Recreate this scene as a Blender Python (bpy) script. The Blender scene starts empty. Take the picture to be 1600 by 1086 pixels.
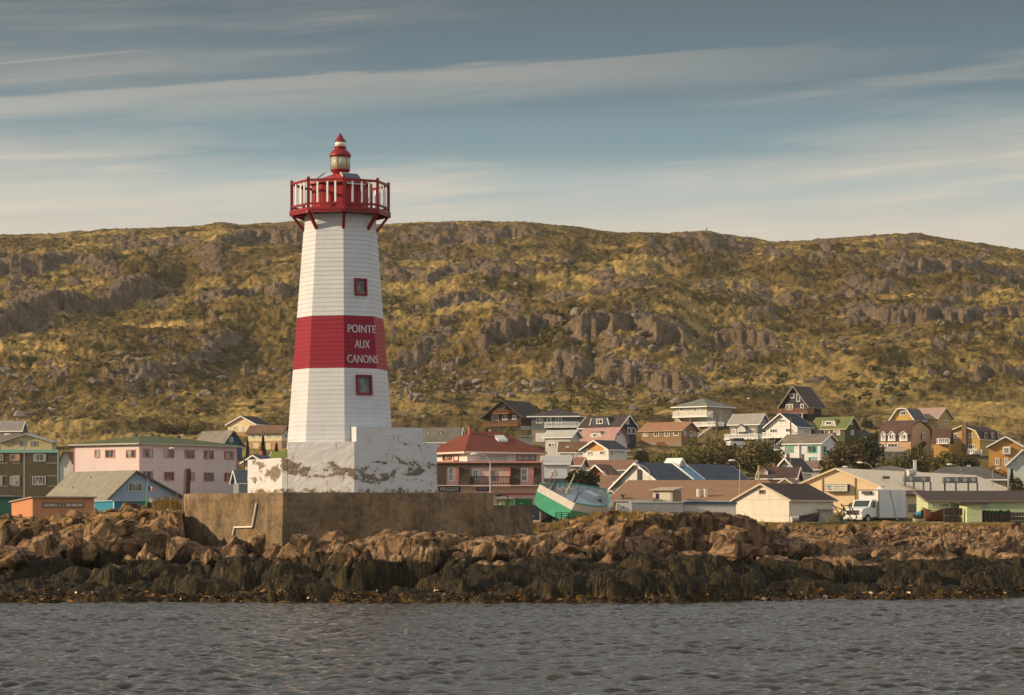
import bpy, bmesh, math, random
import numpy as np
from mathutils import Vector, Matrix

R = math.radians
SC = bpy.context.scene
COL = SC.collection
rnd = random.Random(7)
F, H, HZ = 4200.0, 2.5, 817.0          # focal length in photo pixels, camera height, horizon row

# ------------------------------------------------------------------ camera
cam_d = bpy.data.cameras.new("camera")
cam = bpy.data.objects.new("camera", cam_d)
COL.objects.link(cam)
cam.location = (0, 0, H)
cam.rotation_euler = (R(90), 0, 0)
cam_d.sensor_width = 36.0
cam_d.lens = 36.0 * F / 1600.0
cam_d.shift_y = (HZ - 543.0) / 1600.0
cam_d.clip_end = 20000
SC.camera = cam

# ------------------------------------------------------------------ sun, sky, exposure
SUN_AZ, SUN_EL = -80.0, 22.0           # azimuth from "towards the camera", positive to the right
sd = Vector((math.sin(R(SUN_AZ)) * math.cos(R(SUN_EL)), -math.cos(R(SUN_AZ)) * math.cos(R(SUN_EL)), math.sin(R(SUN_EL))))
sun_d = bpy.data.lights.new("sun", 'SUN')
sun_d.energy = 5.0
sun_d.angle = R(0.5)
sun_d.color = (1.0, 0.77, 0.50)
sun = bpy.data.objects.new("sun", sun_d)
COL.objects.link(sun)
sun.rotation_euler = (-sd).to_track_quat('-Z', 'Y').to_euler()

world = bpy.data.worlds.new("World")
SC.world = world
world.use_nodes = True
wt = world.node_tree
wt.nodes.clear()
def wn(t, **kw):
    n = wt.nodes.new(t)
    for k, v in kw.items(): setattr(n, k, v)
    return n
def lk(a, b): wt.links.new(a, b)
w_out = wn('ShaderNodeOutputWorld'); w_bg = wn('ShaderNodeBackground')
lk(w_bg.outputs[0], w_out.inputs[0])
w_bg.inputs[1].default_value = 0.1
w_sky = wn('ShaderNodeTexSky', sky_type='NISHITA', sun_disc=False)
w_sky.sun_elevation = R(SUN_EL)
w_sky.sun_rotation = math.atan2(sd.x, sd.y)
w_sky.air_density = 1.0; w_sky.dust_density = 1.6; w_sky.ozone_density = 1.5
w_co = wn('ShaderNodeTexCoord'); w_sep = wn('ShaderNodeSeparateXYZ')
lk(w_co.outputs['Generated'], w_sep.inputs[0])
def wmath(op, a, b=None, clamp=False):
    n = wn('ShaderNodeMath', operation=op); n.use_clamp = clamp
    for i, v in enumerate((a, b)):
        if v is None: continue
        if isinstance(v, (int, float)): n.inputs[i].default_value = v
        else: lk(v, n.inputs[i])
    return n.outputs[0]
az = wmath('ARCTAN2', w_sep.outputs[0], w_sep.outputs[1])
el = w_sep.outputs[2]
# elevation wash: hazy warm low sky, slate blue above, unseen sky higher up brightened to add light to land and water
ramp = wn('ShaderNodeValToRGB')
lk(el, ramp.inputs[0])
cr = ramp.color_ramp
cr.interpolation = 'EASE'
SKYRAMP = [(0.0, (6.4, 5.6, 4.4)), (0.104, (6.0, 5.4, 4.4)), (0.122, (4.0, 4.5, 4.3)), (0.140, (1.9, 2.8, 3.1)), (0.165, (1.15, 1.7, 2.0)), (0.20, (0.85, 1.18, 1.38)),
           (0.24, (4.2, 3.9, 3.4)), (0.32, (4.6, 4.2, 3.6)), (0.6, (3.3, 3.5, 3.7)), (1.0, (3.0, 3.5, 4.1))]
def fill_ramp(r, stops):
    r.elements[0].position = stops[0][0]; r.elements[-1].position = stops[-1][0]
    for p, c in stops[1:-1]: r.elements.new(p)
    for e, (p, c) in zip(r.elements, stops): e.color = (c[0], c[1], c[2], 1)
fill_ramp(cr, SKYRAMP)
mixs = wn('ShaderNodeMix', data_type='RGBA'); mixs.inputs[0].default_value = 0.9
lk(w_sky.outputs[0], mixs.inputs[6]); lk(ramp.outputs[0], mixs.inputs[7])
# cirrus: long streaks, slightly tilted
comb = wn('ShaderNodeCombineXYZ')
lk(az, comb.inputs[0]); lk(wmath('SUBTRACT', el, wmath('MULTIPLY', az, 0.06)), comb.inputs[1])
def streak(sx, sy, detail, lo, hi, off, rough=0.55, dist=0.0):
    mp = wn('ShaderNodeMapping'); mp.inputs['Scale'].default_value = (sx, sy, 1); mp.inputs['Location'].default_value = off
    lk(comb.outputs[0], mp.inputs[0])
    nz = wn('ShaderNodeTexNoise'); nz.inputs['Scale'].default_value = 1.0; nz.inputs['Detail'].default_value = detail
    nz.inputs['Roughness'].default_value = rough; nz.inputs['Distortion'].default_value = dist
    lk(mp.outputs[0], nz.inputs[0])
    mr = wn('ShaderNodeMapRange', interpolation_type='SMOOTHSTEP')
    mr.inputs[1].default_value = lo; mr.inputs[2].default_value = hi
    lk(nz.outputs[0], mr.inputs[0])
    return mr.outputs[0]
s1 = streak(3.2, 42, 7, 0.46, 0.64, (1.3, 0.25, 0), .6)
s2 = streak(9, 130, 6, 0.40, 0.75, (3.1, 7.7, 0), 0.6, 0.6)
s3 = streak(2.4, 22, 5, 0.45, 0.62, (8.3, 2.9, 0))
# one long bright band across the picture, as in the photograph, fading to the right
def band(c0, slope, curve, width, az0, az1, gain):
    ctr = wmath('ADD', wmath('ADD', wmath('MULTIPLY', az, slope), c0), wmath('MULTIPLY', wmath('MULTIPLY', az, az), curve))
    ctr = wmath('ADD', ctr, wmath('MULTIPLY', wmath('SUBTRACT', s2, 0.5), width * 0.5))
    d = wmath('DIVIDE', wmath('SUBTRACT', el, ctr), width)
    up = wn('ShaderNodeMapRange', interpolation_type='SMOOTHSTEP'); up.inputs[1].default_value = 0.5; up.inputs[2].default_value = 0.25
    lk(d, up.inputs[0])
    dn = wn('ShaderNodeMapRange', interpolation_type='SMOOTHSTEP'); dn.inputs[1].default_value = -1.3; dn.inputs[2].default_value = 0.2
    lk(d, dn.inputs[0])
    fz = wn('ShaderNodeMapRange', interpolation_type='SMOOTHSTEP'); fz.inputs[1].default_value = az1; fz.inputs[2].default_value = az0
    lk(az, fz.inputs[0])
    return wmath('MULTIPLY', wmath('MULTIPLY', wmath('MULTIPLY', up.outputs[0], dn.outputs[0]), fz.outputs[0]), gain)
b1 = band(0.1665, 0.050, -0.15, 0.011, -0.02, 0.20, 0.75)
b2 = band(0.173, 0.085, -0.2, 0.010, 0.3, 0.5, 0.0)
def contrail(e0, slope, a0, a1, wdt, gain):
    d = wmath('DIVIDE', wmath('ABSOLUTE', wmath('SUBTRACT', el, wmath('ADD', wmath('MULTIPLY', az, slope), e0))), wdt)
    k = wn('ShaderNodeMapRange', interpolation_type='SMOOTHSTEP'); k.inputs[1].default_value = 1.0; k.inputs[2].default_value = 0.1
    lk(d, k.inputs[0])
    e1 = wn('ShaderNodeMapRange', interpolation_type='SMOOTHSTEP'); e1.inputs[1].default_value = a1; e1.inputs[2].default_value = a1 - 0.01
    lk(az, e1.inputs[0])
    e2 = wn('ShaderNodeMapRange', interpolation_type='SMOOTHSTEP'); e2.inputs[1].default_value = a0; e2.inputs[2].default_value = a0 + 0.02
    lk(az, e2.inputs[0])
    return wmath('MULTIPLY', wmath('MULTIPLY', wmath('MULTIPLY', k.outputs[0], e1.outputs[0]), e2.outputs[0]), gain)
k1 = contrail(0.1878, 0.118, -0.30, -0.134, 0.0007, 0.35)
k2 = contrail(0.2085, 0.145, -0.165, -0.12, 0.0006, 0.16)
cover = wmath('MAXIMUM', wmath('MULTIPLY', s1, 0.75), wmath('MULTIPLY', s3, 0.65))
cover = wmath('ADD', cover, wmath('MULTIPLY', wmath('MULTIPLY', wmath('SUBTRACT', s2, 0.35), cover), 0.75))
cover = wmath('ADD', wmath('MAXIMUM', cover, b1), wmath('ADD', k1, k2), clamp=True)
cl_ramp = wn('ShaderNodeValToRGB'); lk(el, cl_ramp.inputs[0])
ce = cl_ramp.color_ramp
CLR = [(0.0, (7.0, 6.0, 4.7)), (0.128, (6.2, 5.5, 4.5)), (0.15, (4.3, 4.2, 3.8)), (0.17, (3.0, 3.0, 2.75)), (0.2, (1.7, 1.9, 1.95)), (1.0, (4.5, 4.6, 4.8))]
fill_ramp(ce, CLR)
mixc = wn('ShaderNodeMix', data_type='RGBA')
lk(cover, mixc.inputs[0]); lk(mixs.outputs[2], mixc.inputs[6]); lk(cl_ramp.outputs[0], mixc.inputs[7])
# unseen sky behind and right of the viewer brightened, added fill for shaded sides
back = wn('ShaderNodeMapRange', interpolation_type='SMOOTHSTEP'); back.inputs[1].default_value = -0.42; back.inputs[2].default_value = 0.6
back.inputs[3].default_value = 1.0; back.inputs[4].default_value = 1.8
lk(wmath('ADD', wmath('MULTIPLY', w_sep.outputs[0], 0.75), wmath('MULTIPLY', w_sep.outputs[1], -0.65)), back.inputs[0])
w_vm = wn('ShaderNodeVectorMath', operation='SCALE')
lk(mixc.outputs[2], w_vm.inputs[0]); lk(back.outputs[0], w_vm.inputs['Scale'])
lk(w_vm.outputs[0], w_bg.inputs[0])

SC.view_settings.view_transform = 'Standard'
SC.view_settings.look = 'None'
SC.view_settings.exposure = 0.18
SC.view_settings.gamma = 1.0
SC.view_settings.use_curve_mapping = False
SC.render.engine = 'CYCLES'
SC.cycles.max_bounces = 5
SC.cycles.use_denoising = True

# ------------------------------------------------------------------ helpers
def gx(px, Y): return (px - 800.0) / F * Y
def gz(py, Y): return H + (HZ - py) / F * Y
def P(px, py, Y): return Vector((gx(px, Y), Y, gz(py, Y)))
def lin(r, g, b, k=1.0):
    f = lambda c: ((c / 255.0) / 12.92 if c / 255.0 < 0.04045 else ((c / 255.0 + 0.055) / 1.055) ** 2.4)
    return (f(r) * k, f(g) * k, f(b) * k)

def tag(o, label=None, cat=None, group=None, kind=None):
    if label: o['label'] = label
    if cat: o['category'] = cat
    if group: o['group'] = group
    if kind: o['kind'] = kind
    return o
def thing(name, label, cat, loc=(0, 0, 0), group=None):
    o = bpy.data.objects.new(name, None)
    COL.objects.link(o)
    o.location = loc
    o.empty_display_size = 0.3
    return tag(o, label, cat, group)
def root_loc(o):
    v = Vector((0, 0, 0))
    while o is not None:
        v = v + o.location; o = o.parent
    return v
def link(name, me, parent=None):
    o = bpy.data.objects.new(name, me); COL.objects.link(o)
    if parent is not None: o.parent = parent
    return o

class MB:
    """Collects polygons in world coordinates and links them as one mesh object."""
    def __init__(s): s.v = []; s.f = []; s.m = []
    def poly(s, pts, mi=0):
        i = len(s.v); s.v += [tuple(p) for p in pts]; s.f.append(tuple(range(i, i + len(pts)))); s.m.append(mi)
        return s
    def hexa(s, b, t, mi=0):
        """b, t: matching bottom and top rings"""
        n = len(b); i = len(s.v)
        s.v += [tuple(p) for p in b] + [tuple(p) for p in t]
        s.f.append(tuple(range(i + n - 1, i - 1, -1))); s.f.append(tuple(range(i + n, i + 2 * n)))
        s.m += [mi, mi]
        for k in range(n):
            j = (k + 1) % n
            s.f.append((i + k, i + j, i + n + j, i + n + k)); s.m.append(mi)
        return s
    def obox(s, o, a, b, c, mi=0):
        o, a, b, c = Vector(o), Vector(a), Vector(b), Vector(c)
        return s.hexa([o, o + a, o + a + b, o + b], [o + c, o + a + c, o + a + b + c, o + b + c], mi)
    def cbox(s, c, sx, sy, sz, mi=0, ax=(1, 0, 0), ay=(0, 1, 0), az_=(0, 0, 1)):
        ax, ay, az_ = Vector(ax) * sx, Vector(ay) * sy, Vector(az_) * sz
        return s.obox(Vector(c) - (ax + ay + az_) / 2, ax, ay, az_, mi)
    def bar(s, p, q, w, h=None, mi=0, up=(0, 0, 1)):
        p, q = Vector(p), Vector(q); h = h or w
        d = (q - p)
        side = d.cross(Vector(up))
        if side.length < 1e-6: side = d.cross(Vector((1, 0, 0)))
        side = side.normalized() * w; u = side.cross(d).normalized() * h
        return s.obox(p - side / 2 - u / 2, side, u, d, mi)
    def tube(s, p, q, r0, r1=None, n=8, mi=0):
        p, q = Vector(p), Vector(q); r1 = r0 if r1 is None else r1
        d = (q - p).normalized()
        a = d.cross(Vector((0, 0, 1)))
        if a.length < 1e-4: a = Vector((1, 0, 0))
        a.normalize(); b = d.cross(a)
        ring = lambda c, r: [c + a * (r * math.cos(2 * math.pi * k / n)) + b * (r * math.sin(2 * math.pi * k / n)) for k in range(n)]
        return s.hexa(ring(p, r0), ring(q, r1), mi)
    def path(s, pts, r, n=6, mi=0):
        for a, b in zip(pts[:-1], pts[1:]): s.tube(a, b, r, r, n, mi)
        return s
    def lathe(s, cx, cy, prof, n=24, a0=0.0, mi=0):
        i = len(s.v); m = len(prof)
        for r, z in prof:
            for k in range(n):
                a = a0 + 2 * math.pi * k / n
                s.v.append((cx + r * math.sin(a), cy - r * math.cos(a), z))
        for j in range(m - 1):
            for k in range(n):
                l = (k + 1) % n
                s.f.append((i + j * n + k, i + j * n + l, i + (j + 1) * n + l, i + (j + 1) * n + k)); s.m.append(mi)
        s.f.append(tuple(i + k for k in range(n - 1, -1, -1))); s.f.append(tuple(i + (m - 1) * n + k for k in range(n))); s.m += [mi, mi]
        return s
    def build(s, name, mats, parent=None, smooth=False, loc=None):
        me = bpy.data.meshes.new(name)
        off = root_loc(parent) if parent is not None else Vector(loc or (0, 0, 0))
        me.from_pydata([(x - off.x, y - off.y, z - off.z) for x, y, z in s.v], [], s.f)
        if not isinstance(mats, (list, tuple)): mats = [mats]
        for m in mats: me.materials.append(m)
        if len(mats) > 1: me.polygons.foreach_set('material_index', s.m)
        if smooth: me.polygons.foreach_set('use_smooth', [True] * len(me.polygons))
        o = link(name, me, parent)
        if parent is None: o.location = off
        return o

def np_mesh(name, V, Fq, mat, attrs=None, smooth=True, parent=None, loc=None):
    """V (n,3) float array, Fq (m,k) int array"""
    me = bpy.data.meshes.new(name)
    V = np.ascontiguousarray(V, dtype=np.float32); Fq = np.ascontiguousarray(Fq, dtype=np.int32)
    m, k = Fq.shape
    me.vertices.add(len(V)); me.vertices.foreach_set('co', V.ravel())
    me.loops.add(m * k); me.loops.foreach_set('vertex_index', Fq.ravel())
    me.polygons.add(m); me.polygons.foreach_set('loop_start', np.arange(0, m * k, k, dtype=np.int32))
    try: me.polygons.foreach_set('loop_total', np.full(m, k, dtype=np.int32))
    except Exception: pass
    me.polygons.foreach_set('use_smooth', np.full(m, smooth, dtype=bool))
    for an, arr in (attrs or {}).items():
        a = me.attributes.new(an, 'FLOAT', 'POINT'); a.data.foreach_set('value', np.ascontiguousarray(arr, dtype=np.float32).ravel())
    me.update(calc_edges=True)
    for mm in (mat if isinstance(mat, (list, tuple)) else [mat]): me.materials.append(mm)
    o = link(name, me, parent)
    if loc is not None: o.location = loc
    return o
def grid_faces(nr, nc):
    i = np.arange(nr - 1)[:, None] * nc + np.arange(nc - 1)[None, :]
    return np.stack([i, i + 1, i + nc + 1, i + nc], -1).reshape(-1, 4)

# ---- numpy noise
def _h(ix, iy, seed):
    n = (ix.astype(np.int64) * 374761393 + iy.astype(np.int64) * 668265263 + seed * 1442695041) & 0xFFFFFFFF
    n = ((n ^ (n >> 13)) * 1274126177) & 0xFFFFFFFF
    n = ((n ^ (n >> 16)) * 2246822519) & 0xFFFFFFFF
    return ((n ^ (n >> 15)) & 0xFFFFFF) / float(0x1000000)
def perlin(x, y, seed=0):
    xi = np.floor(x); yi = np.floor(y); fx = x - xi; fy = y - yi
    u = fx * fx * fx * (fx * (fx * 6 - 15) + 10); v = fy * fy * fy * (fy * (fy * 6 - 15) + 10)
    def g(dx, dy):
        a = _h(xi + dx, yi + dy, seed) * (2 * np.pi)
        return np.cos(a) * (fx - dx) + np.sin(a) * (fy - dy)
    a = g(0, 0); b = g(1, 0); c = g(0, 1); d = g(1, 1)
    return (a + u * (b - a)) * (1 - v) + (c + u * (d - c)) * v
def fbm(x, y, octv=4, seed=0, gain=0.5, lac=2.03):
    t = 0; amp = 1.0
    for o in range(octv):
        t = t + amp * perlin(x, y, seed + o * 17); x = x * lac + 3.7; y = y * lac - 1.3; amp *= gain
    return t
def ridged(x, y, octv=4, seed=0, gain=0.55):
    t = 0; amp = 1.0
    for o in range(octv):
        t = t + amp * (0.5 - np.abs(perlin(x, y, seed + o * 13))); x = x * 2.1 + 5.1; y = y * 2.1 + 2.3; amp *= gain
    return t
def cells(x, y, seed=0):
    """nearest feature: offsets dx,dy, three random numbers and the distance to the cell's border"""
    xi = np.floor(x); yi = np.floor(y)
    d1 = np.full(x.shape, 9.0); d2 = np.full(x.shape, 9.0)
    ox = np.zeros(x.shape); oy = np.zeros(x.shape); cx = np.zeros(x.shape); cy = np.zeros(x.shape)
    for a in (-1, 0, 1):
        for b in (-1, 0, 1):
            ix = xi + a; iy = yi + b
            dx = x - (ix + 0.1 + 0.8 * _h(ix, iy, seed)); dy = y - (iy + 0.1 + 0.8 * _h(ix, iy, seed + 1))
            d = np.sqrt(dx * dx + dy * dy)
            n = d < d1
            d2 = np.where(n, d1, np.minimum(d2, d))
            d1 = np.where(n, d, d1); ox = np.where(n, dx, ox); oy = np.where(n, dy, oy); cx = np.where(n, ix, cx); cy = np.where(n, iy, cy)
    return ox, oy, _h(cx, cy, seed + 2), _h(cx, cy, seed + 3), _h(cx, cy, seed + 4), d2 - d1
def facets(x, y, seed, tilt=1.0, off=1.0, bias=0.0):
    """blocky broken-rock height: each cell a tilted plane"""
    ox, oy, r1, r2, r3, e = cells(x, y, seed)
    return off * (r3 - 0.5) + tilt * (ox * ((r1 - 0.5) * 2 + bias) + oy * (r2 - 0.5) * 2), e
def sstep(a, b, x):
    t = np.clip((x - a) / (b - a), 0, 1)
    return t * t * (3 - 2 * t)

# ------------------------------------------------------------------ materials
MATS = {}
class NT:
    def __init__(s, name):
        s.mat = bpy.data.materials.new(name); s.mat.use_nodes = True
        s.t = s.mat.node_tree; s.t.nodes.clear()
        s.out = s.t.nodes.new('ShaderNodeOutputMaterial')
        s.b = s.t.nodes.new('ShaderNodeBsdfPrincipled')
        s.t.links.new(s.b.outputs[0], s.out.inputs[0])
        s._oc = None
    def n(s, t, **kw):
        x = s.t.nodes.new(t)
        for k, v in kw.items(): setattr(x, k, v)
        return x
    def l(s, a, b): s.t.links.new(a, b)
    def setv(s, sock, v):
        if isinstance(v, (int, float)): sock.default_value = v
        elif isinstance(v, (tuple, list)): sock.default_value = tuple(v) + ((1,) if len(v) == 3 and sock.type == 'RGBA' else ())
        else: s.l(v, sock)
    def co(s, kind='Object'):
        if s._oc is None: s._oc = s.n('ShaderNodeTexCoord')
        return s._oc.outputs[kind]
    def pos(s):
        return s.n('ShaderNodeNewGeometry').outputs['Position']
    def mapping(s, vec, scale=(1, 1, 1), loc=(0, 0, 0), rot=(0, 0, 0)):
        m = s.n('ShaderNodeMapping'); m.inputs['Scale'].default_value = scale; m.inputs['Location'].default_value = loc
        m.inputs['Rotation'].default_value = rot
        s.l(vec, m.inputs[0]); return m.outputs[0]
    def noise(s, vec, scale, detail=4, rough=0.55, dist=0.0):
        x = s.n('ShaderNodeTexNoise'); x.inputs['Scale'].default_value = scale; x.inputs['Detail'].default_value = detail
        x.inputs['Roughness'].default_value = rough; x.inputs['Distortion'].default_value = dist
        s.l(vec, x.inputs[0]); return x.outputs[0]
    def voro(s, vec, scale, feature='F1', out='Distance'):
        x = s.n('ShaderNodeTexVoronoi', feature=feature); x.inputs['Scale'].default_value = scale
        s.l(vec, x.inputs[0]); return x.outputs[out]
    def rng(s, v, a, b, c=0.0, d=1.0, smooth=True):
        m = s.n('ShaderNodeMapRange', interpolation_type='SMOOTHSTEP' if smooth else 'LINEAR')
        s.setv(m.inputs[0], v)
        for i, q in enumerate((a, b, c, d)): m.inputs[i + 1].default_value = q
        return m.outputs[0]
    def math(s, op, a, b=None, clamp=False):
        m = s.n('ShaderNodeMath', operation=op); m.use_clamp = clamp
        s.setv(m.inputs[0], a)
        if b is not None: s.setv(m.inputs[1], b)
        return m.outputs[0]
    def mix(s, f, a, b, mode='MIX'):
        m = s.n('ShaderNodeMix', data_type='RGBA', blend_type=mode)
        s.setv(m.inputs[0], f); s.setv(m.inputs[6], a); s.setv(m.inputs[7], b)
        return m.outputs[2]
    def sep(s, vec):
        m = s.n('ShaderNodeSeparateXYZ'); s.l(vec, m.inputs[0]); return m.outputs
    def attr(s, name):
        a = s.n('ShaderNodeAttribute'); a.attribute_name = name; return a.outputs['Fac']
    def bump(s, h, strength=0.3, dist=0.02):
        b = s.n('ShaderNodeBump'); b.inputs['Strength'].default_value = strength; b.inputs['Distance'].default_value = dist
        s.l(h, b.inputs['Height']); s.l(b.outputs[0], s.b.inputs['Normal'])
    def done(s, color, rough=0.7, spec=0.3, metal=0.0):
        s.setv(s.b.inputs['Base Color'], color); s.setv(s.b.inputs['Roughness'], rough)
        s.b.inputs['Specular IOR Level'].default_value = spec; s.b.inputs['Metallic'].default_value = metal
        return s.mat
def cached(fn):
    def g(*a, **k):
        key = (fn.__name__, a, tuple(sorted(k.items())))
        if key not in MATS: MATS[key] = fn(*a, **k)
        return MATS[key]
    return g
def mul(c, k): return (c[0] * k, c[1] * k, c[2] * k)

@cached
def paint(c, rough=0.6, var=0.14, scale=1.5, spec=0.3):
    """painted surface with faint weathering"""
    n = NT('paint')
    v = n.noise(n.co(), scale, 5, 0.6)
    w = n.noise(n.mapping(n.co(), (3, 3, 0.5)), scale * 2.2, 4)
    k = n.math('ADD', n.math('MULTIPLY', v, 0.6), n.math('MULTIPLY', w, 0.4))
    col = n.mix(n.rng(k, 0.3, 0.7), mul(c, 1 - var), mul(c, 1 + var * 0.35))
    return n.done(col, rough, spec)
@cached
def siding(c, step=0.24, rough=0.65, var=0.14, vertical=False, line=0.35):
    """boards: a thin dark joint every step metres, each board slightly its own tone, weather streaks"""
    n = NT('siding')
    xyz = n.sep(n.co())
    a = n.math('ADD', xyz[0], n.math('MULTIPLY', xyz[1], 0.9)) if vertical else xyz[2]
    q = n.math('DIVIDE', a, step)
    fr = n.math('FRACT', q)
    joint = n.rng(fr, 0.0, 0.16, 1.0, 0.0)
    idx = n.math('FLOOR', q)
    wn_ = n.n('ShaderNodeTexWhiteNoise', noise_dimensions='1D'); n.l(idx, wn_.inputs['W'])
    v = n.noise(n.mapping(n.co(), (1, 1, 0.35)), 1.1, 5, 0.62)
    tone = n.math('ADD', n.math('MULTIPLY', wn_.outputs['Value'], 0.35), n.math('MULTIPLY', n.rng(v, 0.3, 0.7), 0.65))
    col = n.mix(tone, mul(c, 1 - var), mul(c, 1 + var * 0.4))
    col = n.mix(n.math('MULTIPLY', joint, line), col, mul(c, 0.35))
    n.bump(fr, 0.35, 0.02)
    return n.done(col, rough, 0.3)
@cached
def roofing(c, var=0.3, step=0.35, rough=0.85):
    n = NT('roofing')
    v = n.noise(n.co(), 0.8, 6, 0.65); g = n.noise(n.co(), 9, 2)
    xyz = n.sep(n.co())
    fr = n.math('FRACT', n.math('DIVIDE', xyz[2], step * 0.5))
    row = n.rng(fr, 0.0, 0.2, 1.0, 0.0)
    k = n.math('ADD', n.math('MULTIPLY', v, 0.7), n.math('MULTIPLY', g, 0.3))
    col = n.mix(n.rng(k, 0.32, 0.68), mul(c, 1 - var), mul(c, 1 + var * 0.6))
    col = n.mix(n.math('MULTIPLY', row, 0.22), col, mul(c, 0.45))
    n.bump(k, 0.3, 0.05)
    return n.done(col, rough, 0.2)
@cached
def metal(c, rough=0.45, metalness=0.4, var=0.25):
    n = NT('metal')
    v = n.noise(n.co(), 2.3, 5, 0.6)
    return n.done(n.mix(n.rng(v, 0.3, 0.7), mul(c, 1 - var), mul(c, 1 + var * 0.4)), rough, 0.4, metalness)
@cached
def glass_dark(c=(0.03, 0.035, 0.04), rough=0.08, seed=0.0):
    """window pane: dark room behind glass, with some pale curtain"""
    n = NT('window_glass')
    v = n.noise(n.mapping(n.pos(), (0.9, 0.9, 0.25), (seed, 0, 0)), 1.0, 2)
    w = n.noise(n.mapping(n.pos(), (5, 5, 0.3), (seed, 0, 0)), 1.0, 1)
    cur = n.rng(n.math('ADD', v, n.math('MULTIPLY', w, 0.35)), 0.66, 0.76)
    return n.done(n.mix(cur, c, (0.33, 0.31, 0.27)), rough, 0.6)
@cached
def concrete(c, var=0.35, scale=1.0, streak_k=0.25):
    n = NT('concrete')
    a = n.noise(n.co(), 0.7 * scale, 6, 0.65); b = n.noise(n.co(), 6 * scale, 5, 0.7)
    st = n.noise(n.mapping(n.co(), (2.5, 2.5, 0.25)), 1.4 * scale, 4)
    k = n.math('ADD', n.math('MULTIPLY', a, 0.5), n.math('MULTIPLY', b, 0.5))
    col = n.mix(n.rng(k, 0.32, 0.68), mul(c, 1 - var), mul(c, 1 + var))
    col = n.mix(n.math('MULTIPLY', n.rng(st, 0.5, 0.75), streak_k), col, mul(c, 0.4))
    n.bump(n.math('ADD', b, n.noise(n.co(), 25 * scale, 3)), 0.5, 0.03)
    return n.done(col, 0.9, 0.2)
# ------------------------------------------------------------------ hillside and town ground
RIDGE_PX = [-2500, -900, -200, 0, 100, 160, 290, 345, 372, 430, 465, 600, 720, 830, 900, 960, 1000, 1050, 1100, 1150, 1210, 1260, 1340, 1400, 1440, 1500, 1600, 1750, 2300, 4100]
RIDGE_PY = [430, 400, 376, 369, 366, 361, 356, 348, 353, 351, 347, 350, 347, 349, 356, 363, 363, 366, 362, 371, 379, 377, 371, 367, 368, 376, 391, 400, 430, 470]
TOWN_Y = [120, 150, 200, 255, 290, 320, 350, 370, 400, 430, 445, 460, 470, 482, 520]
TOWN_R = [822, 819, 818, 816, 795, 766, 746, 731, 714, 702, 696, 682, 669, 653, 635]
TOWN_L = [822, 819, 818, 815, 808, 800, 775, 752, 720, 697, 687, 678, 670, 659, 637]
Y_FOOT, Y_RIDGE = 520.0, 1000.0
def base_py(px, Y):
    w = sstep(560, 760, px)
    town = np.interp(Y, TOWN_Y, TOWN_R) * w + np.interp(Y, TOWN_Y, TOWN_L) * (1 - w)
    t = (Y - Y_FOOT) / (Y_RIDGE - Y_FOOT)
    zf = H + (HZ - (635 * w + 637 * (1 - w))) / F * Y_FOOT
    zr = H + (HZ - np.interp(px, RIDGE_PX, RIDGE_PY)) / F * Y_RIDGE
    tt = np.clip(t, 0, 1)
    z = zf + (zr - zf) * (0.66 * tt + 0.34 * np.sin(tt * np.pi / 2))
    z = np.where(t > 1, zr - (Y - Y_RIDGE) * 0.10 - ((Y - Y_RIDGE) * 0.02) ** 2, z)
    hill = HZ - (z - H) / Y * F
    return np.where(Y < Y_FOOT, town, hill)
def ground(px, Y):
    """smooth ground height at photo column px and distance Y"""
    return float(H + (HZ - base_py(np.array([float(px)]), np.array([float(Y)]))[0]) / F * Y)

# rock walls on the hill: centre column, foot row, half width, rise (photo pixels at the base slope), tilt of the foot line
CLIFFS = [(110, 500, 135, 46, -0.32), (70, 440, 115, 26, -0.10), (235, 388, 70, 18, -0.05), (415, 384, 75, 26, -0.1), (395, 484, 95, 42, 0.0),
          (300, 560, 40, 16, -0.2), (225, 602, 55, 20, -0.1), (330, 545, 45, 18, -0.4), (735, 380, 105, 24, 0.0), (700, 430, 100, 22, -0.05),
          (745, 468, 75, 24, -0.1), (935, 470, 90, 30, 0.05), (832, 543, 82, 46, -0.06), (985, 560, 95, 60, 0.05), (1010, 600, 70, 40, 0.1), (1040, 408, 42, 20, 0.0),
          (1110, 390, 75, 20, 0.06), (1150, 468, 65, 26, 0.04), (1300, 468, 105, 32, -0.06), (1480, 440, 130, 26, 0.02), (1250, 420, 60, 14, 0.0),
          (1440, 505, 115, 32, 0.05), (1165, 560, 50, 34, 0.02), (1580, 600, 60, 22, -0.15), (895, 588, 28, 24, 0.1), (640, 560, 45, 20, -0.2),
          (1395, 385, 50, 12, 0.0), (560, 420, 60, 24, 0.0), (1620, 510, 80, 40, 0.05), (-60, 520, 90, 40, -0.2), (190, 470, 60, 24, -0.25),
          (860, 412, 45, 12, 0), (650, 380, 40, 12, 0), (1560, 470, 60, 14, 0.1)]
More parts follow.
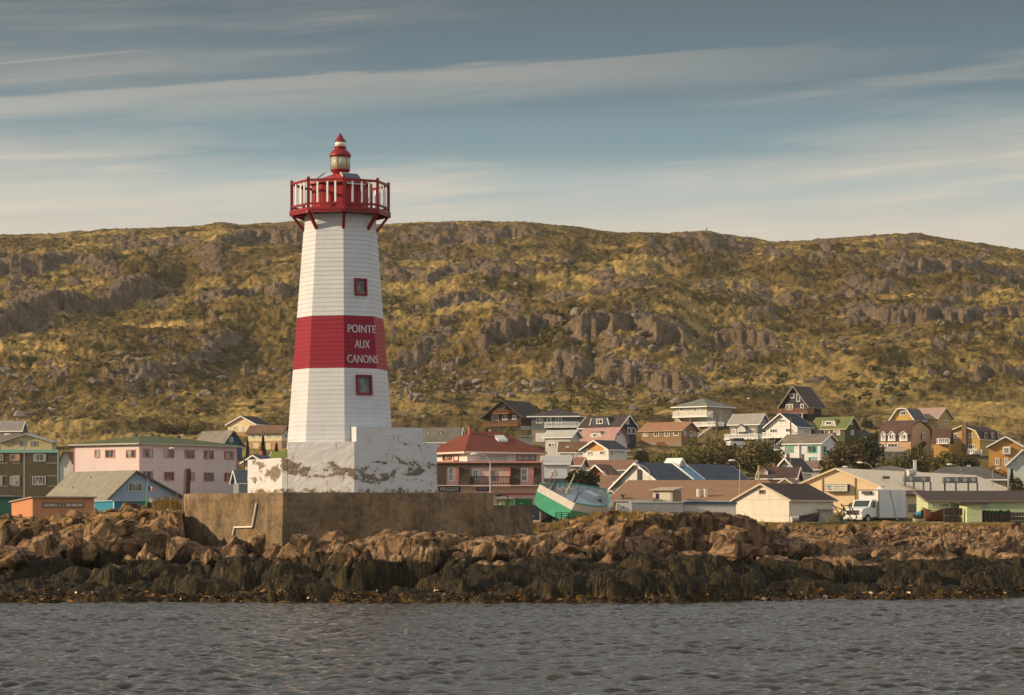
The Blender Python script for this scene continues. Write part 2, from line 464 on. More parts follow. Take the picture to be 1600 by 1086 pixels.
def hill_z(X, Y):
    px = X / Y * F + 800.0
    pyb = base_py(px, Y)
    hillw = sstep(480, 560, Y)
    extra = np.zeros_like(X); rock = np.zeros_like(X)
    wob = fbm(px / 26.0, pyb / 14.0, 3, 5) * 9 + fbm(px / 80.0, pyb / 60.0, 2, 9) * 12
    for cx, foot, hw, rise, tilt in CLIFFS:
        sel = np.abs(px - cx) < hw * 1.9
        if not sel.any(): continue
        p_ = px[sel]; q_ = pyb[sel]; w_ = wob[sel]; Y_ = Y[sel]
        u = foot + tilt * (p_ - cx) + w_ * 0.7 - q_
        lat = 1 - sstep(0.55, 1.15, np.abs(p_ - cx) / (hw * 1.25) + w_ * 0.012)
        e = 0.62 * rise * lat * (1 - .8 * sstep(800, 920, Y_)) * sstep(0, 5, u) * (1 - sstep(4, rise * 1.5 + 20, u)) * Y_ / F
        extra[sel] = np.maximum(extra[sel], e)
        rock[sel] = np.maximum(rock[sel], .85 * lat * sstep(-2, 1, u) * (1 - sstep(rise * 0.15, rise * 0.45 + 5, u + w_ * 0.5)))
    n = fbm(px / 60.0, pyb / 17.0, 4, 31)
    low = sstep(0.30, 0.50, n + 0.05 * sstep(520, 420, pyb)) * hillw
    rock = np.clip(np.maximum(rock, low * 0.9), 0, 1)
    rocks_h = rock * hillw
    ZB = H + (HZ - pyb) / F * Y
    f1, e1 = facets((X + Y * .3) / 13.0, Y / 5.0, 101, 1.0, 1.0, .4)
    f2, e2 = facets((X + ZB * 1.2) / 5.5, (Y + X * .25) / 2.4, 131, 1.1, 1.1, .4)
    f3, e3 = facets(X / 2.0, Y / 1.9, 151, 1.0, 1.0)
    z = H + (HZ - pyb) / F * Y
    soft = (fbm(X / 40.0, Y / 55.0, 3, 61) * 3.5 + fbm((X - Y * .35) / 75.0, Y / 60.0, 2, 66) * 7.0) * hillw * (1 - sstep(800, 960, Y) * 0.9)
    slope_w = np.maximum(hillw, np.maximum(0.55 * sstep(385, 450, Y), 0.8 * sstep(345, 400, Y) * sstep(360, 300, px)))
    tus = (fbm(X / 8.0, Y / 6.5, 3, 71, 0.6) * 1.35 + (np.abs(fbm(X / 3.0, Y / 3.0, 3, 75, .6)) - .15) * 1.25) * (0.08 + 0.92 * slope_w) * (1 - .6 * sstep(900, 990, Y))
    z = z + extra + soft + tus * (1 - 0.7 * rocks_h) + rocks_h * (f1 * 0.8 + f2 * 0.75 + f3 * 0.45 + (ridged((X + Y) / 5.0, Y / 4.0, 3, 171) - .4) * 1.3) * (1 - 0.85 * sstep(900, 985, Y)) + low * 0.4
    return z, rocks_h, px, pyb

def _axis(segs):
    out = []
    for a, b, st in segs: out.append(np.arange(a, b, st))
    return np.concatenate(out)
px_ax = np.concatenate([_axis([(-2500, -400, 14), (-400, -20, 5), (-20, 1620, 1.75), (1620, 2000, 5), (2000, 4110, 14)])])
y_ax = _axis([(147, 190, 4), (190, 480, 2.6), (480, 760, 0.9), (760, 1012, 0.95), (1012, 1060, 4), (1060, 1500, 30)])
PXG, YG = np.meshgrid(px_ax, y_ax)
XG = (PXG - 800.0) / F * YG
ZG, ROCKG, _, _ = hill_z(XG, YG)
ZG[0] -= 1.2

def hill_material():
    n = NT('hill_cover')
    p = n.pos()
    rock = n.attr('rock')
    big = n.noise(n.mapping(p, (1, 0.6, 1)), 0.018, 5, 0.6)
    mid = n.noise(n.mapping(p, (1, 0.55, 1.0)), 0.075, 6, 0.68)
    fine = n.noise(n.mapping(p, (1, 0.6, 1)), 0.42, 5, 0.75)
    k = n.math('ADD', n.math('MULTIPLY', mid, 0.68), n.math('MULTIPLY', fine, 0.32))
    grass = n.mix(n.rng(k, 0.42, 0.60), (0.050, 0.038, 0.012), (0.33, 0.225, 0.075))
    heath = n.mix(n.rng(fine, 0.35, 0.62), (0.020, 0.019, 0.007), (0.115, 0.073, 0.024))
    hm = n.rng(n.math('ADD', n.math('MULTIPLY', big, 0.72), n.math('MULTIPLY', mid, 0.28)), 0.45, 0.58)
    cover = n.mix(n.math('MULTIPLY', hm, 0.85), grass, heath)
    straw = n.rng(n.noise(n.mapping(p, (0.7, 1.1, 1.5), (40, 9, 3)), 0.045, 5, 0.7), 0.55, 0.70)
    cover = n.mix(n.math('MULTIPLY', straw, 0.75), cover, (0.50, 0.33, 0.11))
    rn = n.noise(p, 0.35, 6, 0.7); rv = n.noise(n.mapping(p, (1, 1, 2.2)), 1.4, 4, 0.7)
    stone = n.mix(n.rng(n.math('ADD', n.math('MULTIPLY', rn, 0.5), n.math('MULTIPLY', rv, 0.5)), 0.35, 0.66), (0.042, 0.031, 0.022), (0.215, 0.155, 0.105))
    lich = n.rng(n.noise(p, 0.22, 5, 0.7), 0.52, 0.66)
    stone = n.mix(n.math('MULTIPLY', lich, 0.55), stone, (0.12, 0.09, 0.036))
    nz = n.sep(n.n('ShaderNodeNewGeometry').outputs['Normal'])[2]
    m = n.math('ADD', rock, n.math('MULTIPLY', n.math('SUBTRACT', n.noise(n.mapping(p, (1, 1, 1.6)), 0.13, 5, 0.68), 0.5), 1.6))
    m = n.math('SUBTRACT', m, n.rng(nz, 0.86, 0.985, 0.0, 0.42))
    m = n.rng(m, 0.30, 0.46)
    col = n.mix(m, cover, stone)
    n.bump(n.math('ADD', fine, n.math('MULTIPLY', n.noise(p, 1.6, 4, 0.7), 0.6)), 0.6, 0.8)
    return n.done(col, 0.95, 0.1)
M_HILL = hill_material()
hill = np_mesh('hillside', np.stack([XG, YG, ZG], -1).reshape(-1, 3), grid_faces(*XG.shape), M_HILL, {'rock': ROCKG})
tag(hill, 'rocky hillside of golden grass and grey outcrops rising behind the town', 'hillside', kind='structure')
# ------------------------------------------------------------------ rocky shore
SY = [74, 80, 83, 84, 85, 86, 87, 88, 90, 92, 95, 98, 102, 105, 108, 112, 118, 126, 135, 142, 152]
SH = {
 -2500: [-2.5, -1.5, -.8, -.4, -.1, .15, .4, .7, 1.0, 1.25, 1.6, 1.9, 2.2, 2.4, 2.5, 2.5, 2.5, 2.45, 2.4, 2.4, 2.47],
 0:    [-2.5, -1.5, -.6, -.3, -.05, .18, .42, .7, 1.0, 1.25, 1.65, 1.95, 2.25, 2.4, 2.5, 2.5, 2.5, 2.42, 2.4, 2.4, 2.47],
 150:  [-2.5, -1.5, -.6, -.3, -.05, .15, .35, .6, 1.0, 1.3, 1.75, 2.1, 2.55, 2.75, 2.75, 2.6, 2.5, 2.4, 2.4, 2.4, 2.47],
 255:  [-2.5, -1.5, -.6, -.3, -.05, .15, .35, .6, .95, 1.2, 1.6, 2.0, 2.85, 3.1, 3.0, 2.8, 2.5, 2.4, 2.4, 2.4, 2.47],
 300:  [-2.5, -1.5, -.6, -.3, -.05, .15, .4, .6, .9, 1.1, 1.3, 1.4, 1.6, 2.1, 2.4, 2.4, 2.4, 2.4, 2.4, 2.4, 2.47],
 440:  [-2.5, -1.5, -.6, -.3, -.05, .2, .5, .75, 1.05, 1.3, 1.5, 1.6, 1.8, 2.1, 2.4, 2.4, 2.4, 2.4, 2.4, 2.4, 2.47],
 520:  [-2.5, -1.4, -.5, -.2, .05, .35, .7, 1.0, 1.35, 1.6, 1.75, 1.8, 1.9, 2.1, 2.4, 2.4, 2.4, 2.4, 2.4, 2.4, 2.47],
 580:  [-2.5, -1.3, -.4, -.1, .3, .85, 1.35, 1.7, 2.0, 2.05, 2.0, 2.1, 2.1, 2.1, 2.4, 2.4, 2.4, 2.4, 2.4, 2.4, 2.47],
 690:  [-2.5, -1.3, -.4, 0, .35, .8, 1.25, 1.65, 2.0, 2.08, 2.15, 2.35, 2.3, 2.3, 2.4, 2.4, 2.4, 2.4, 2.4, 2.4, 2.47],
 760:  [-2.5, -1.3, -.4, .05, .35, .6, .85, 1.05, 1.4, 1.7, 2.0, 2.2, 2.4, 2.4, 2.4, 2.4, 2.4, 2.4, 2.4, 2.4, 2.47],
 850:  [-2.5, -1.3, -.25, .15, .5, .75, .95, 1.1, 1.3, 1.65, 1.95, 2.1, 2.3, 2.45, 2.5, 2.45, 2.4, 2.4, 2.4, 2.4, 2.47],
 930:  [-2.5, -1.3, -.2, .25, .6, .85, 1.0, 1.15, 1.3, 1.5, 1.8, 2.1, 2.55, 2.8, 2.85, 2.6, 2.45, 2.4, 2.4, 2.4, 2.47],
 1010: [-2.5, -1.3, -.2, .2, .55, .8, .95, 1.05, 1.15, 1.2, 1.3, 1.4, 1.8, 2.4, 2.7, 2.5, 2.3, 2.35, 2.4, 2.4, 2.47],
 1090: [-2.5, -1.5, -.5, -.2, .1, .35, .55, .7, .9, 1.0, 1.05, 1.1, 1.4, 2.1, 2.6, 2.3, 2.1, 2.2, 2.35, 2.4, 2.47],
 1170: [-2.5, -1.8, -.9, -.6, -.35, -.1, .2, .4, .65, .85, 1.0, 1.15, 1.5, 2.3, 2.5, 2.0, 1.9, 2.1, 2.3, 2.4, 2.47],
 1230: [-2.5, -1.8, -.9, -.7, -.5, -.3, -.1, .05, .35, .6, .8, .95, 1.2, 1.35, 1.5, 1.65, 1.8, 2.0, 2.25, 2.4, 2.47],
 1400: [-2.5, -1.9, -1.1, -.9, -.7, -.5, -.35, -.15, .12, .4, .7, .9, 1.15, 1.3, 1.45, 1.6, 1.75, 1.95, 2.22, 2.4, 2.47],
 1600: [-2.5, -2, -1.3, -1.1, -.9, -.7, -.55, -.4, -.15, .05, .35, .65, .95, 1.15, 1.3, 1.5, 1.7, 1.95, 2.22, 2.4, 2.47],
 4100: [-2.5, -2, -1.3, -1.1, -.9, -.7, -.55, -.4, -.15, .05, .35, .65, .95, 1.15, 1.3, 1.5, 1.7, 1.95, 2.22, 2.4, 2.47]}
# rounded weed-hung humps: column, distance, half width (m), half depth, rise
HUMPS = [(20, 875, 60, 90), (80, 873, 30, 90.5), (125, 890, 45, 88.3), (185, 884, 40, 87.6), (250, 877, 42, 89), (318, 876, 40, 89.5), (390, 868, 47, 88.6), (447, 880, 34, 88), (322, 902, 42, 86.6),
         (366, 925, 44, 85), (463, 905, 54, 85.8), (500, 883, 24, 88.6), (545, 885, 40, 87.5), (612, 832, 84, 89.6), (692, 835, 62, 90.2), (838, 840, 46, 92), (905, 850, 40, 92.5), (735, 905, 40, 85.6), (768, 880, 60, 87), (850, 872, 80, 88), (950, 891, 66, 85.6),
         (880, 898, 52, 85.2), (1042, 894, 58, 85.8), (1130, 896, 44, 87.6), (1090, 866, 80, 91), (1000, 868, 50, 90.5), (1165, 878, 40, 91), (1232, 887, 30, 91), (1290, 870, 66, 93), (1440, 864, 100, 97), (1262, 906, 48, 89.6),
         (1405, 891, 32, 91.2), (1448, 897, 30, 91), (1520, 895, 52, 91.6), (1330, 913, 38, 90), (1590, 866, 55, 99), (1370, 886, 48, 93.6), (1605, 907, 45, 93.6), (1215, 871, 50, 95), (1335, 868, 45, 98), (1560, 885, 45, 95),
         (45, 908, 50, 86.8), (110, 915, 45, 86.2), (215, 912, 40, 86.4), (20, 922, 40, 85.6), (265, 905, 34, 87), (160, 925, 50, 85.4), (560, 925, 34, 84.6), (640, 925, 40, 84.6), (800, 918, 44, 84.8), (1090, 918, 40, 86.2),
         (1190, 908, 40, 89.3), (1470, 916, 45, 90.2), (1550, 916, 40, 91.2), (1395, 915, 36, 90.6), (-60, 890, 60, 88), (1680, 890, 70, 96), (1160, 900, 34, 89), (700, 895, 36, 86.6), (420, 925, 30, 85)]
SHK = sorted(SH)
SHZ = np.array([[np.interp(y, SY, SH[k]) for y in np.arange(74, 152.01, 0.25)] for k in SHK])
def shore_base(px, Y):
    """bilinear look-up in the table of shore profiles"""
    iy = np.clip((Y - 74) / 0.25, 0, SHZ.shape[1] - 1.001); y0 = iy.astype(int); fy = iy - y0
    ip = np.clip(np.interp(px, SHK, np.arange(len(SHK))), 0, len(SHK) - 1.001); p0 = ip.astype(int); fp = ip - p0
    fp = fp * fp * (3 - 2 * fp)
    a = SHZ[p0, y0] * (1 - fy) + SHZ[p0, y0 + 1] * fy
    b = SHZ[p0 + 1, y0] * (1 - fy) + SHZ[p0 + 1, y0 + 1] * fy
    return a * (1 - fp) + b * fp
TOP_PX = [-2500, 0, 60, 110, 150, 200, 285, 290, 330, 345, 395, 410, 450, 470, 505, 538, 560, 600, 700, 735, 760, 790, 835, 842, 862, 885, 905, 930, 960, 985, 1000, 1175, 1185, 1205, 1250, 1290, 1330, 1400, 1600, 4100]
TOP_PY = [818, 815, 813, 806, 800, 797, 794, 850, 850, 836, 836, 846, 846, 834, 836, 852, 844, 831, 833, 846, 840, 840, 837, 834, 828, 820, 813, 806, 803, 806, 798, 804, 822, 826, 824, 828, 825, 824, 826, 826]
def top_cap(px, Y):
    return H + (HZ - np.interp(px, TOP_PX, TOP_PY)) / F * Y
def shore_z(X, Y):
    px = X / Y * F + 800
    z0 = shore_base(px + fbm(X / 2.2, Y / 2.2, 3, 201) * 70, Y + fbm(X / 2.6, Y / 2.6, 3, 211) * 3.0)
    weed_line = 1.34 + fbm(X / 2.6, Y / 2.6, 3, 221) * 0.5 - 0.15 * sstep(1150, 1300, px) - 0.25 * sstep(1180, 1090, px) * sstep(960, 1010, px) * sstep(94, 97, Y)
    bare = sstep(-0.12, 0.14, z0 - weed_line)
    dome = np.full(X.shape, -9.0)
    wx_ = X + fbm(X / .7, Y / .7, 3, 241) * .34; wy_ = Y + fbm(X / .7, Y / .7, 3, 251) * .34
    for p_, t_, hw_, y_ in HUMPS:
        cx = (p_ - 800) / F * y_; a = hw_ * y_ / F * 1.42; b = max(.55, a * .80); zt_ = H + (HZ - t_) / F * y_
        sel = (np.abs(X - cx) < a * 1.3) & (np.abs(Y - y_) < b * 1.4)
        if not sel.any(): continue
        r2 = (np.abs(wx_[sel] - cx) / a) ** 2.2 + (np.abs(wy_[sel] - y_) / b) ** 2.2
        dome[sel] = np.maximum(dome[sel], -.15 + (zt_ + .15) * np.sqrt(np.clip(1 - r2, 0, 1)) - 4 * (r2 > 1))
    rough = sstep(150, 120, Y)
    # broken, tilted blocks: strata lean to the left
    xs = X + 0.35 * z0; sk = fbm(X / 1.4, Y / 1.4, 2, 231) * 0.5
    f1, e1 = facets((xs + sk) / 2.3, (Y + sk) / 2.4, 301, 1.1, .8, .75)
    f2, e2 = facets((xs + Y * 0.35 + sk * .5) / 0.85, (Y - xs * 0.3) / 0.95, 331, 1.2, 0.8, .6)
    f3, e3 = facets(X / 0.3, Y / 0.36, 351, 1.2, 0.8, .4)
    gro = ridged((X + Y * .5) / 0.55, (Y - X * .5) / 2.2, 3, 371)
    crag = bare * rough * (0.75 + 0.5 * perlin(X / 5, Y / 5, 391))
    z = np.maximum(z0 * (1 - 0.80 * sstep(0.02, .4, z0) * (1 - bare)), dome) + crag * (f1 * 0.60 + f2 * 0.28 + f3 * 0.10 + (gro - .25) * .22 - np.exp(-e2 * 10) * 0.12 - np.exp(-e1 * 14) * 0.22)
    wet = 1 - bare
    g1, h1 = facets(X / 1.1, Y / 1.3, 401, .8, 1.0)
    for sc_, sy_, hh, sd_ in ((.7, .6, .16, 451), (.32, .3, .08, 461)):
        a_, b_, q_, _, q2_, _ = cells(X / sc_ + sk * .3, Y / sy_, sd_)
        z = z + wet * hh * (q2_ * 1.2 - .2) * np.sqrt(np.clip(1 - (a_ * a_ + b_ * b_) / .40, 0, 1))
    z = z + wet * (-.05 + fbm(X / 0.8, Y / 0.9, 3, 411) * 0.10 + np.abs(perlin(X / 0.33, Y / 0.8, 421)) * 0.05 + g1 * 0.08 + fbm(X / .16, Y / .3, 2, 425) * .05)
    flat = sstep(112, 128, Y)
    z = z + flat * fbm(X / 2.5, Y / 2.5, 3, 431) * 0.16
    cap = top_cap(px, Y) + 0.26 * perlin(X / .75, Y / .9, 471) + 0.08 * perlin(X / .2, Y / .3, 472)
    z = np.where(z > cap - .1, cap - .1 + .1 * np.tanh((z - cap + .1) / .6), z)
    weed = np.clip(1 - sstep(-0.10, 0.16, z - weed_line), 0, 1) * sstep(126, 108, Y)
    return z, weed
spx = _axis([(-2500, -300, 14), (-300, -15, 4), (-15, 1615, 1.45), (1615, 1900, 4), (1900, 4110, 14)])
syx = _axis([(76, 83, .5), (83, 100, .055), (100, 112, .075), (112, 130, .14), (130, 152, .3)])
PXS, YS = np.meshgrid(spx, syx)
XS = (PXS - 800) / F * YS
ZS, WEED = shore_z(XS, YS)

def shore_material(name='shore_rock', attr=True):
    n = NT(name)
    p = n.pos(); z = n.sep(p)[2]
    a = n.noise(p, 0.9, 6, 0.65); b = n.noise(p, 5.5, 5, 0.7); c = n.noise(n.mapping(p, (1, 1, 2.5), (4, 7, 1)), 2.3, 5, 0.65)
    rock = n.mix(n.rng(a, 0.32, 0.68), (0.075, 0.041, 0.024), (0.37, 0.232, 0.112))
    rock = n.mix(n.rng(c, 0.42, 0.64), rock, (0.27, 0.165, 0.095))
    pale = n.rng(n.noise(n.mapping(p, (1, 1, 1), (9, 2, 5)), 1.7, 5, 0.7), 0.56, 0.72)
    rock = n.mix(n.math('MULTIPLY', pale, 0.7), rock, (0.50, 0.345, 0.20))
    dark = n.rng(n.noise(n.mapping(p, (1.5, 1.5, 0.6), (1, 8, 5)), 1.3, 5, 0.7), 0.455, 0.60)
    rock = n.mix(n.math('MULTIPLY', dark, 0.85), rock, (0.030, 0.019, 0.013))
    rock = n.mix(n.rng(b, 0.5, 0.8, 0.0, 0.5), rock, (0.10, 0.06, 0.04))
    nz = n.sep(n.n('ShaderNodeNewGeometry').outputs['Normal'])[2]
    lic = n.math('MULTIPLY', n.math('MULTIPLY', n.rng(z, 2.0, 2.5), n.rng(nz, 0.35, 0.8)), n.rng(n.noise(p, 2.6, 5, 0.7), 0.46, 0.62))
    rock = n.mix(n.math('MULTIPLY', lic, 0.8), rock, (0.36, 0.20, 0.035))
    wv = n.noise(n.mapping(p, (1, 0.5, 0.5)), 3.0, 6, 0.75); wf = n.noise(n.mapping(p, (9, 6, 1.4)), 2.0, 4, 0.7)
    weed = n.mix(n.rng(wv, 0.38, 0.66), (0.005, 0.0042, 0.0025), (0.040, 0.030, 0.011))
    weed = n.mix(n.rng(wf, 0.48, 0.7, 0.0, 0.7), weed, (0.05, 0.038, 0.015))
    gold = n.rng(n.noise(n.mapping(p, (1, .7, .8), (2, 3, 9)), 0.9, 5, .7), .50, .66, 0, .8)
    weed = n.mix(gold, weed, (0.075, 0.048, 0.016))
    kelp = n.math('MULTIPLY', n.rng(z, 0.45, 0.1), n.rng(n.noise(p, 4.5, 5, 0.75), 0.47, 0.62))
    weed = n.mix(n.math('MULTIPLY', kelp, 0.8), weed, (0.15, 0.078, 0.014))
    if attr: m = n.attr('weed')
    else: m = n.rng(n.math('ADD', z, n.math('MULTIPLY', n.math('SUBTRACT', a, 0.5), 1.9)), 1.05, 1.35, 1.0, 0.0)
    m = n.rng(n.math('ADD', m, n.math('MULTIPLY', n.math('SUBTRACT', b, 0.5), 0.7)), 0.4, 0.6)
    col = n.mix(m, rock, weed)
    n.bump(n.math('ADD', n.math('ADD', b, n.noise(p, 16, 4, 0.7)), n.math('MULTIPLY', wf, 0.5)), 0.8, 0.06)
    return n.done(col, n.math('SUBTRACT', 0.92, n.math('MULTIPLY', m, 0.30)), 0.15)
M_SHORE = shore_material()
M_ROCK = shore_material('boulder_rock', False)
shore = np_mesh('rocky_shore', np.stack([XS, YS, ZS], -1).reshape(-1, 3), grid_faces(*XS.shape), M_SHORE, {'weed': WEED})
tag(shore, 'broken brown bedrock of the shore, dark with seaweed along the waterline', 'shore', kind='structure')

# hanging weed: thin strands that follow the fall of the rock
def strands(n_try, seed):
    rg = np.random.default_rng(seed)
    ok_r, ok_c = np.nonzero((WEED[:-2, :-2] > 0.55) & (ZS[:-2, :-2] > 0.16) & (YS[:-2, :-2] > 83) & (YS[:-2, :-2] < 103) & (PXS[:-2, :-2] > -20) & (PXS[:-2, :-2] < 1620))
    pick = rg.integers(0, len(ok_r), n_try)
    r = ok_r[pick]; c = ok_c[pick]
    x = XS[r, c] + rg.normal(0, .02, n_try); y = YS[r, c] + rg.normal(0, .02, n_try)
    segs = 6; e = 0.06
    ln = rg.uniform(0.08, 0.36, n_try) / segs; wd = rg.uniform(0.006, 0.016, n_try); lift = rg.uniform(0.002, 0.018, n_try)
    hx = np.zeros(n_try); hy = np.zeros(n_try); V = []
    for s in range(segs + 1):
        zz = shore_z(np.concatenate([x + e, x, x]), np.concatenate([y, y + e, y]))[0].reshape(3, -1)
        gx_ = np.clip((zz[0] - zz[2]) / e, -4, 4); gy_ = np.clip((zz[1] - zz[2]) / e, -4, 4); z = zz[2]
        dx = -gx_ + rg.normal(0, .25, n_try); dy = -gy_ - 0.2
        m = np.sqrt(dx * dx + dy * dy) + 1e-6
        hx = 0.5 * hx + 0.5 * dx / m; hy = 0.5 * hy + 0.5 * dy / m
        t = np.stack([hx, hy, gx_ * hx + gy_ * hy], -1); t /= np.linalg.norm(t, axis=1)[:, None] + 1e-9
        nn = np.stack([-gx_, -gy_, np.ones(n_try)], -1); nn /= np.linalg.norm(nn, axis=1)[:, None]
        ac = np.cross(nn, t); w = (wd * (1 - 0.75 * s / segs))[:, None]
        c0 = np.stack([x, y, z], -1) + nn * (lift * (1 - 0.3 * s / segs) + .008)[:, None]
        V.append(c0 - ac * w); V.append(c0 + ac * w)
        x = x + t[:, 0] * ln; y = y + t[:, 1] * ln
    V = np.stack(V, 1)
    base = np.arange(n_try)[:, None, None] * (2 * (segs + 1)) + (np.arange(segs) * 2)[None, :, None] + np.array([0, 1, 3, 2])[None, None, :]
    return V.reshape(-1, 3), base.reshape(-1, 4), np.repeat(rg.random(n_try) ** 1.8, 2 * (segs + 1))
def weed_material():
    n = NT('seaweed_strand')
    k = n.attr('tone'); z = n.sep(n.pos())[2]
    col = n.mix(k, (0.008, 0.006, 0.003), (0.120, 0.080, 0.028))
    return n.done(col, 0.6, 0.2)
def kelp(n, seed):
    rg = np.random.default_rng(seed)
    px = rg.uniform(-20, 1620, n * 3); Y = rg.uniform(82, 97, n * 3); X = (px - 800) / F * Y; z = shore_z(X, Y)[0]
    k = (z > -.06) & (z < .10 + .38 * np.clip(fbm(X / 1.3, Y / 1.3, 3, 511) + .45, 0, 1)); X, Y, z = X[k][:n], Y[k][:n], z[k][:n]; m = len(X)
    a = rg.normal(size=(m, 3)); a /= np.linalg.norm(a, axis=1)[:, None]; e = rg.normal(size=(m, 3)); e -= (e * a).sum(1)[:, None] * a; e /= np.linalg.norm(e, axis=1)[:, None]
    a = a * rg.uniform(.04, .13, m)[:, None] * [1.3, 1, .6]; e = e * rg.uniform(.02, .05, m)[:, None]; c = np.stack([X, Y - .03, z + rg.uniform(0, .07, m)], -1)
    return np.stack([c - a, c + e, c + a, c - e], 1).reshape(-1, 3), np.arange(4 * m).reshape(m, 4), np.repeat(rg.random(m) ** 1.6, 4)
def kelp_material():
    n = NT('kelp_frond'); k = n.attr('tone')
    return n.done(n.mix(n.rng(k, .45, .98), (0.020, 0.011, 0.004), (0.30, 0.135, 0.018)), 0.4, 0.4)
Vk, Fk, Tk = kelp(15000, 15)
tag(np_mesh('kelp', Vk, Fk, kelp_material(), {'tone': Tk}, smooth=False), 'brown and amber kelp heaped along the waterline', 'kelp', kind='stuff')
Vw, Fw, Tw = strands(52000, 5)
weed = np_mesh('seaweed', Vw, Fw, weed_material(), {'tone': Tw}, smooth=False)
tag(weed, 'dark brown seaweed hanging in strands over the low shore rocks', 'seaweed', kind='stuff')

# ------------------------------------------------------------------ water
def ocean_tile(N, L, seed):
    rg = np.random.default_rng(seed)
    k1 = np.fft.fftfreq(N, L / N) * 2 * np.pi
    kx, ky = np.meshgrid(k1, k1)
    k = np.sqrt(kx * kx + ky * ky) + 1e-9
    wind = np.array([0.55, 0.83])
    c = (kx * wind[0] + ky * wind[1]) / k
    lp = 0.56
    ph = np.exp(-(0.55 / (k * lp / (2 * np.pi)) ** 2)) / k ** 3.15 * (0.22 + np.abs(c) ** 2) * np.exp(-(k * 0.03) ** 2)
    ph[0, 0] = 0
    amp = np.sqrt(ph) * (rg.normal(size=(N, N)) + 1j * rg.normal(size=(N, N)))
    h = np.fft.ifft2(amp).real; s = h.std()
    dx = np.fft.ifft2(-1j * kx / k * amp).real / s; dy = np.fft.ifft2(-1j * ky / k * amp).real / s
    return h / s, dx, dy
TN, TL = 768, 48.0
oh, odx, ody = ocean_tile(TN, TL, 11)
wx = _axis([(-600, -60, 20), (-60, -24, 1.5), (-24, 24, 0.07), (24, 60, 1.5), (60, 601, 20)])
wy = _axis([(-400, 20, 20), (20, 36, 1.5), (36, 95, 0.075), (95, 120, 5)])
WX, WY = np.meshgrid(wx, wy)
def tile(a): 
    u = (WX / TL * TN); v = (WY / TL * TN)
    i = np.floor(u).astype(int); j = np.floor(v).astype(int); fu = u - i; fv = v - j
    g = lambda di, dj: a[(j + dj) % TN, (i + di) % TN]
    return (g(0, 0) * (1 - fu) + g(1, 0) * fu) * (1 - fv) + (g(0, 1) * (1 - fu) + g(1, 1) * fu) * fv
inner = sstep(24, 22, np.abs(WX)) * sstep(36, 38, WY) * sstep(96, 94, WY)
AMP = 0.026 * (1 - 0.55 * sstep(78, 88, WY)) * (0.7 + 0.6 * np.clip(fbm(WX / 9, WY / 6, 2, 77) + .5, 0, 1))
WZ = tile(oh) * AMP * inner
WXd = WX + tile(odx) * AMP * inner * 1.7; WYd = WY + tile(ody) * AMP * inner * 1.7
def water_material():
    n = NT('sea_water')
    p = n.pos()
    a = n.noise(n.mapping(p, (1.0, 0.8, 1)), 6.0, 5, 0.62, .4); b = n.noise(p, 22, 3, 0.6)
    n.bump(n.math('ADD', a, n.math('MULTIPLY', b, 0.4)), 0.40, 0.05)
    n.b.inputs['IOR'].default_value = 1.33
    m = n.done((0.028, 0.023, 0.018), 0.05, 0.5)
    return m
water = np_mesh('water', np.stack([WXd, WYd, WZ], -1).reshape(-1, 3), grid_faces(*WX.shape), water_material())
tag(water, 'choppy grey-brown sea water in front of the rocks', 'water', kind='structure')

# ------------------------------------------------------------------ boulders
def ico(sub):
    bm = bmesh.new(); bmesh.ops.create_icosphere(bm, subdivisions=sub, radius=1.0)
    v = np.array([x.co[:] for x in bm.verts]); f = np.array([[q.index for q in p.verts] for p in bm.faces]); bm.free()
    return v, f
ICO = {s: ico(s) for s in (1, 2, 3, 4)}
def rock_shape(sub, seed, cuts=14, rough=0.05):
    rg = np.random.default_rng(seed)
    v, f = ICO[sub]
    v = v * 1.15
    for _ in range(cuts):
        nn = rg.normal(size=3); nn /= np.linalg.norm(nn)
        d = rg.uniform(0.50, 0.88)
        t = v @ nn - d
        v = v - np.outer(np.clip(t, 0, None), nn) * 0.97
    q = v * 2.3 + seed
    v = v * (1 + rough * (fbm(q[:, 0] + q[:, 2] * .7, q[:, 1] - q[:, 2] * .6, 3, seed)))[:, None]
    return v, f
def pillar_shape(sub, seed):
    rg = np.random.default_rng(seed); v, f = ICO[sub]
    v = v / (np.abs(v).max(1)[:, None] ** .97)
    for _ in range(7):
        nn = rg.normal(size=3) * [1, 1, .7]; nn /= np.linalg.norm(nn); d = rg.uniform(.72, 1.15); t = v @ nn - d
        v = v - np.outer(np.clip(t, 0, None), nn)
    x, y, z = v.T
    a, _ = facets(x / .5 + seed, (y + z * .25) / .5, seed, 1, 1)
    return v * (1 + .05 * a)[:, None], f
def block_shape(sub, seed):
    rg = np.random.default_rng(seed); v, f = ICO[sub]
    v = v / (np.abs(v).max(1)[:, None] ** .88)
    for _ in range(9):
        nn = rg.normal(size=3); nn /= np.linalg.norm(nn); d = rg.uniform(.55, 1.05); t = v @ nn - d
        v = v - np.outer(np.clip(t, 0, None), nn)
    x, y, z = v.T
    a, _ = facets((x + z * .6) / .55 + seed, (y + z * .5) / .55, seed, 1, 1); b, _ = facets((x - z) / .2, (y + z * .8) / .2 + seed, seed + 5, 1, 1)
    v = v + v / (np.linalg.norm(v, axis=1)[:, None] + 1e-9) * (a * .09 + b * .035)[:, None]
    return v, f
def rot3(rg, tiltmax=3.1):
    a = rg.uniform(0, 6.28); b = rg.uniform(-tiltmax, tiltmax); c = rg.uniform(-tiltmax, tiltmax)
    return np.array(Matrix.Rotation(a, 3, 'Z') @ Matrix.Rotation(b, 3, 'X') @ Matrix.Rotation(c, 3, 'Y'))

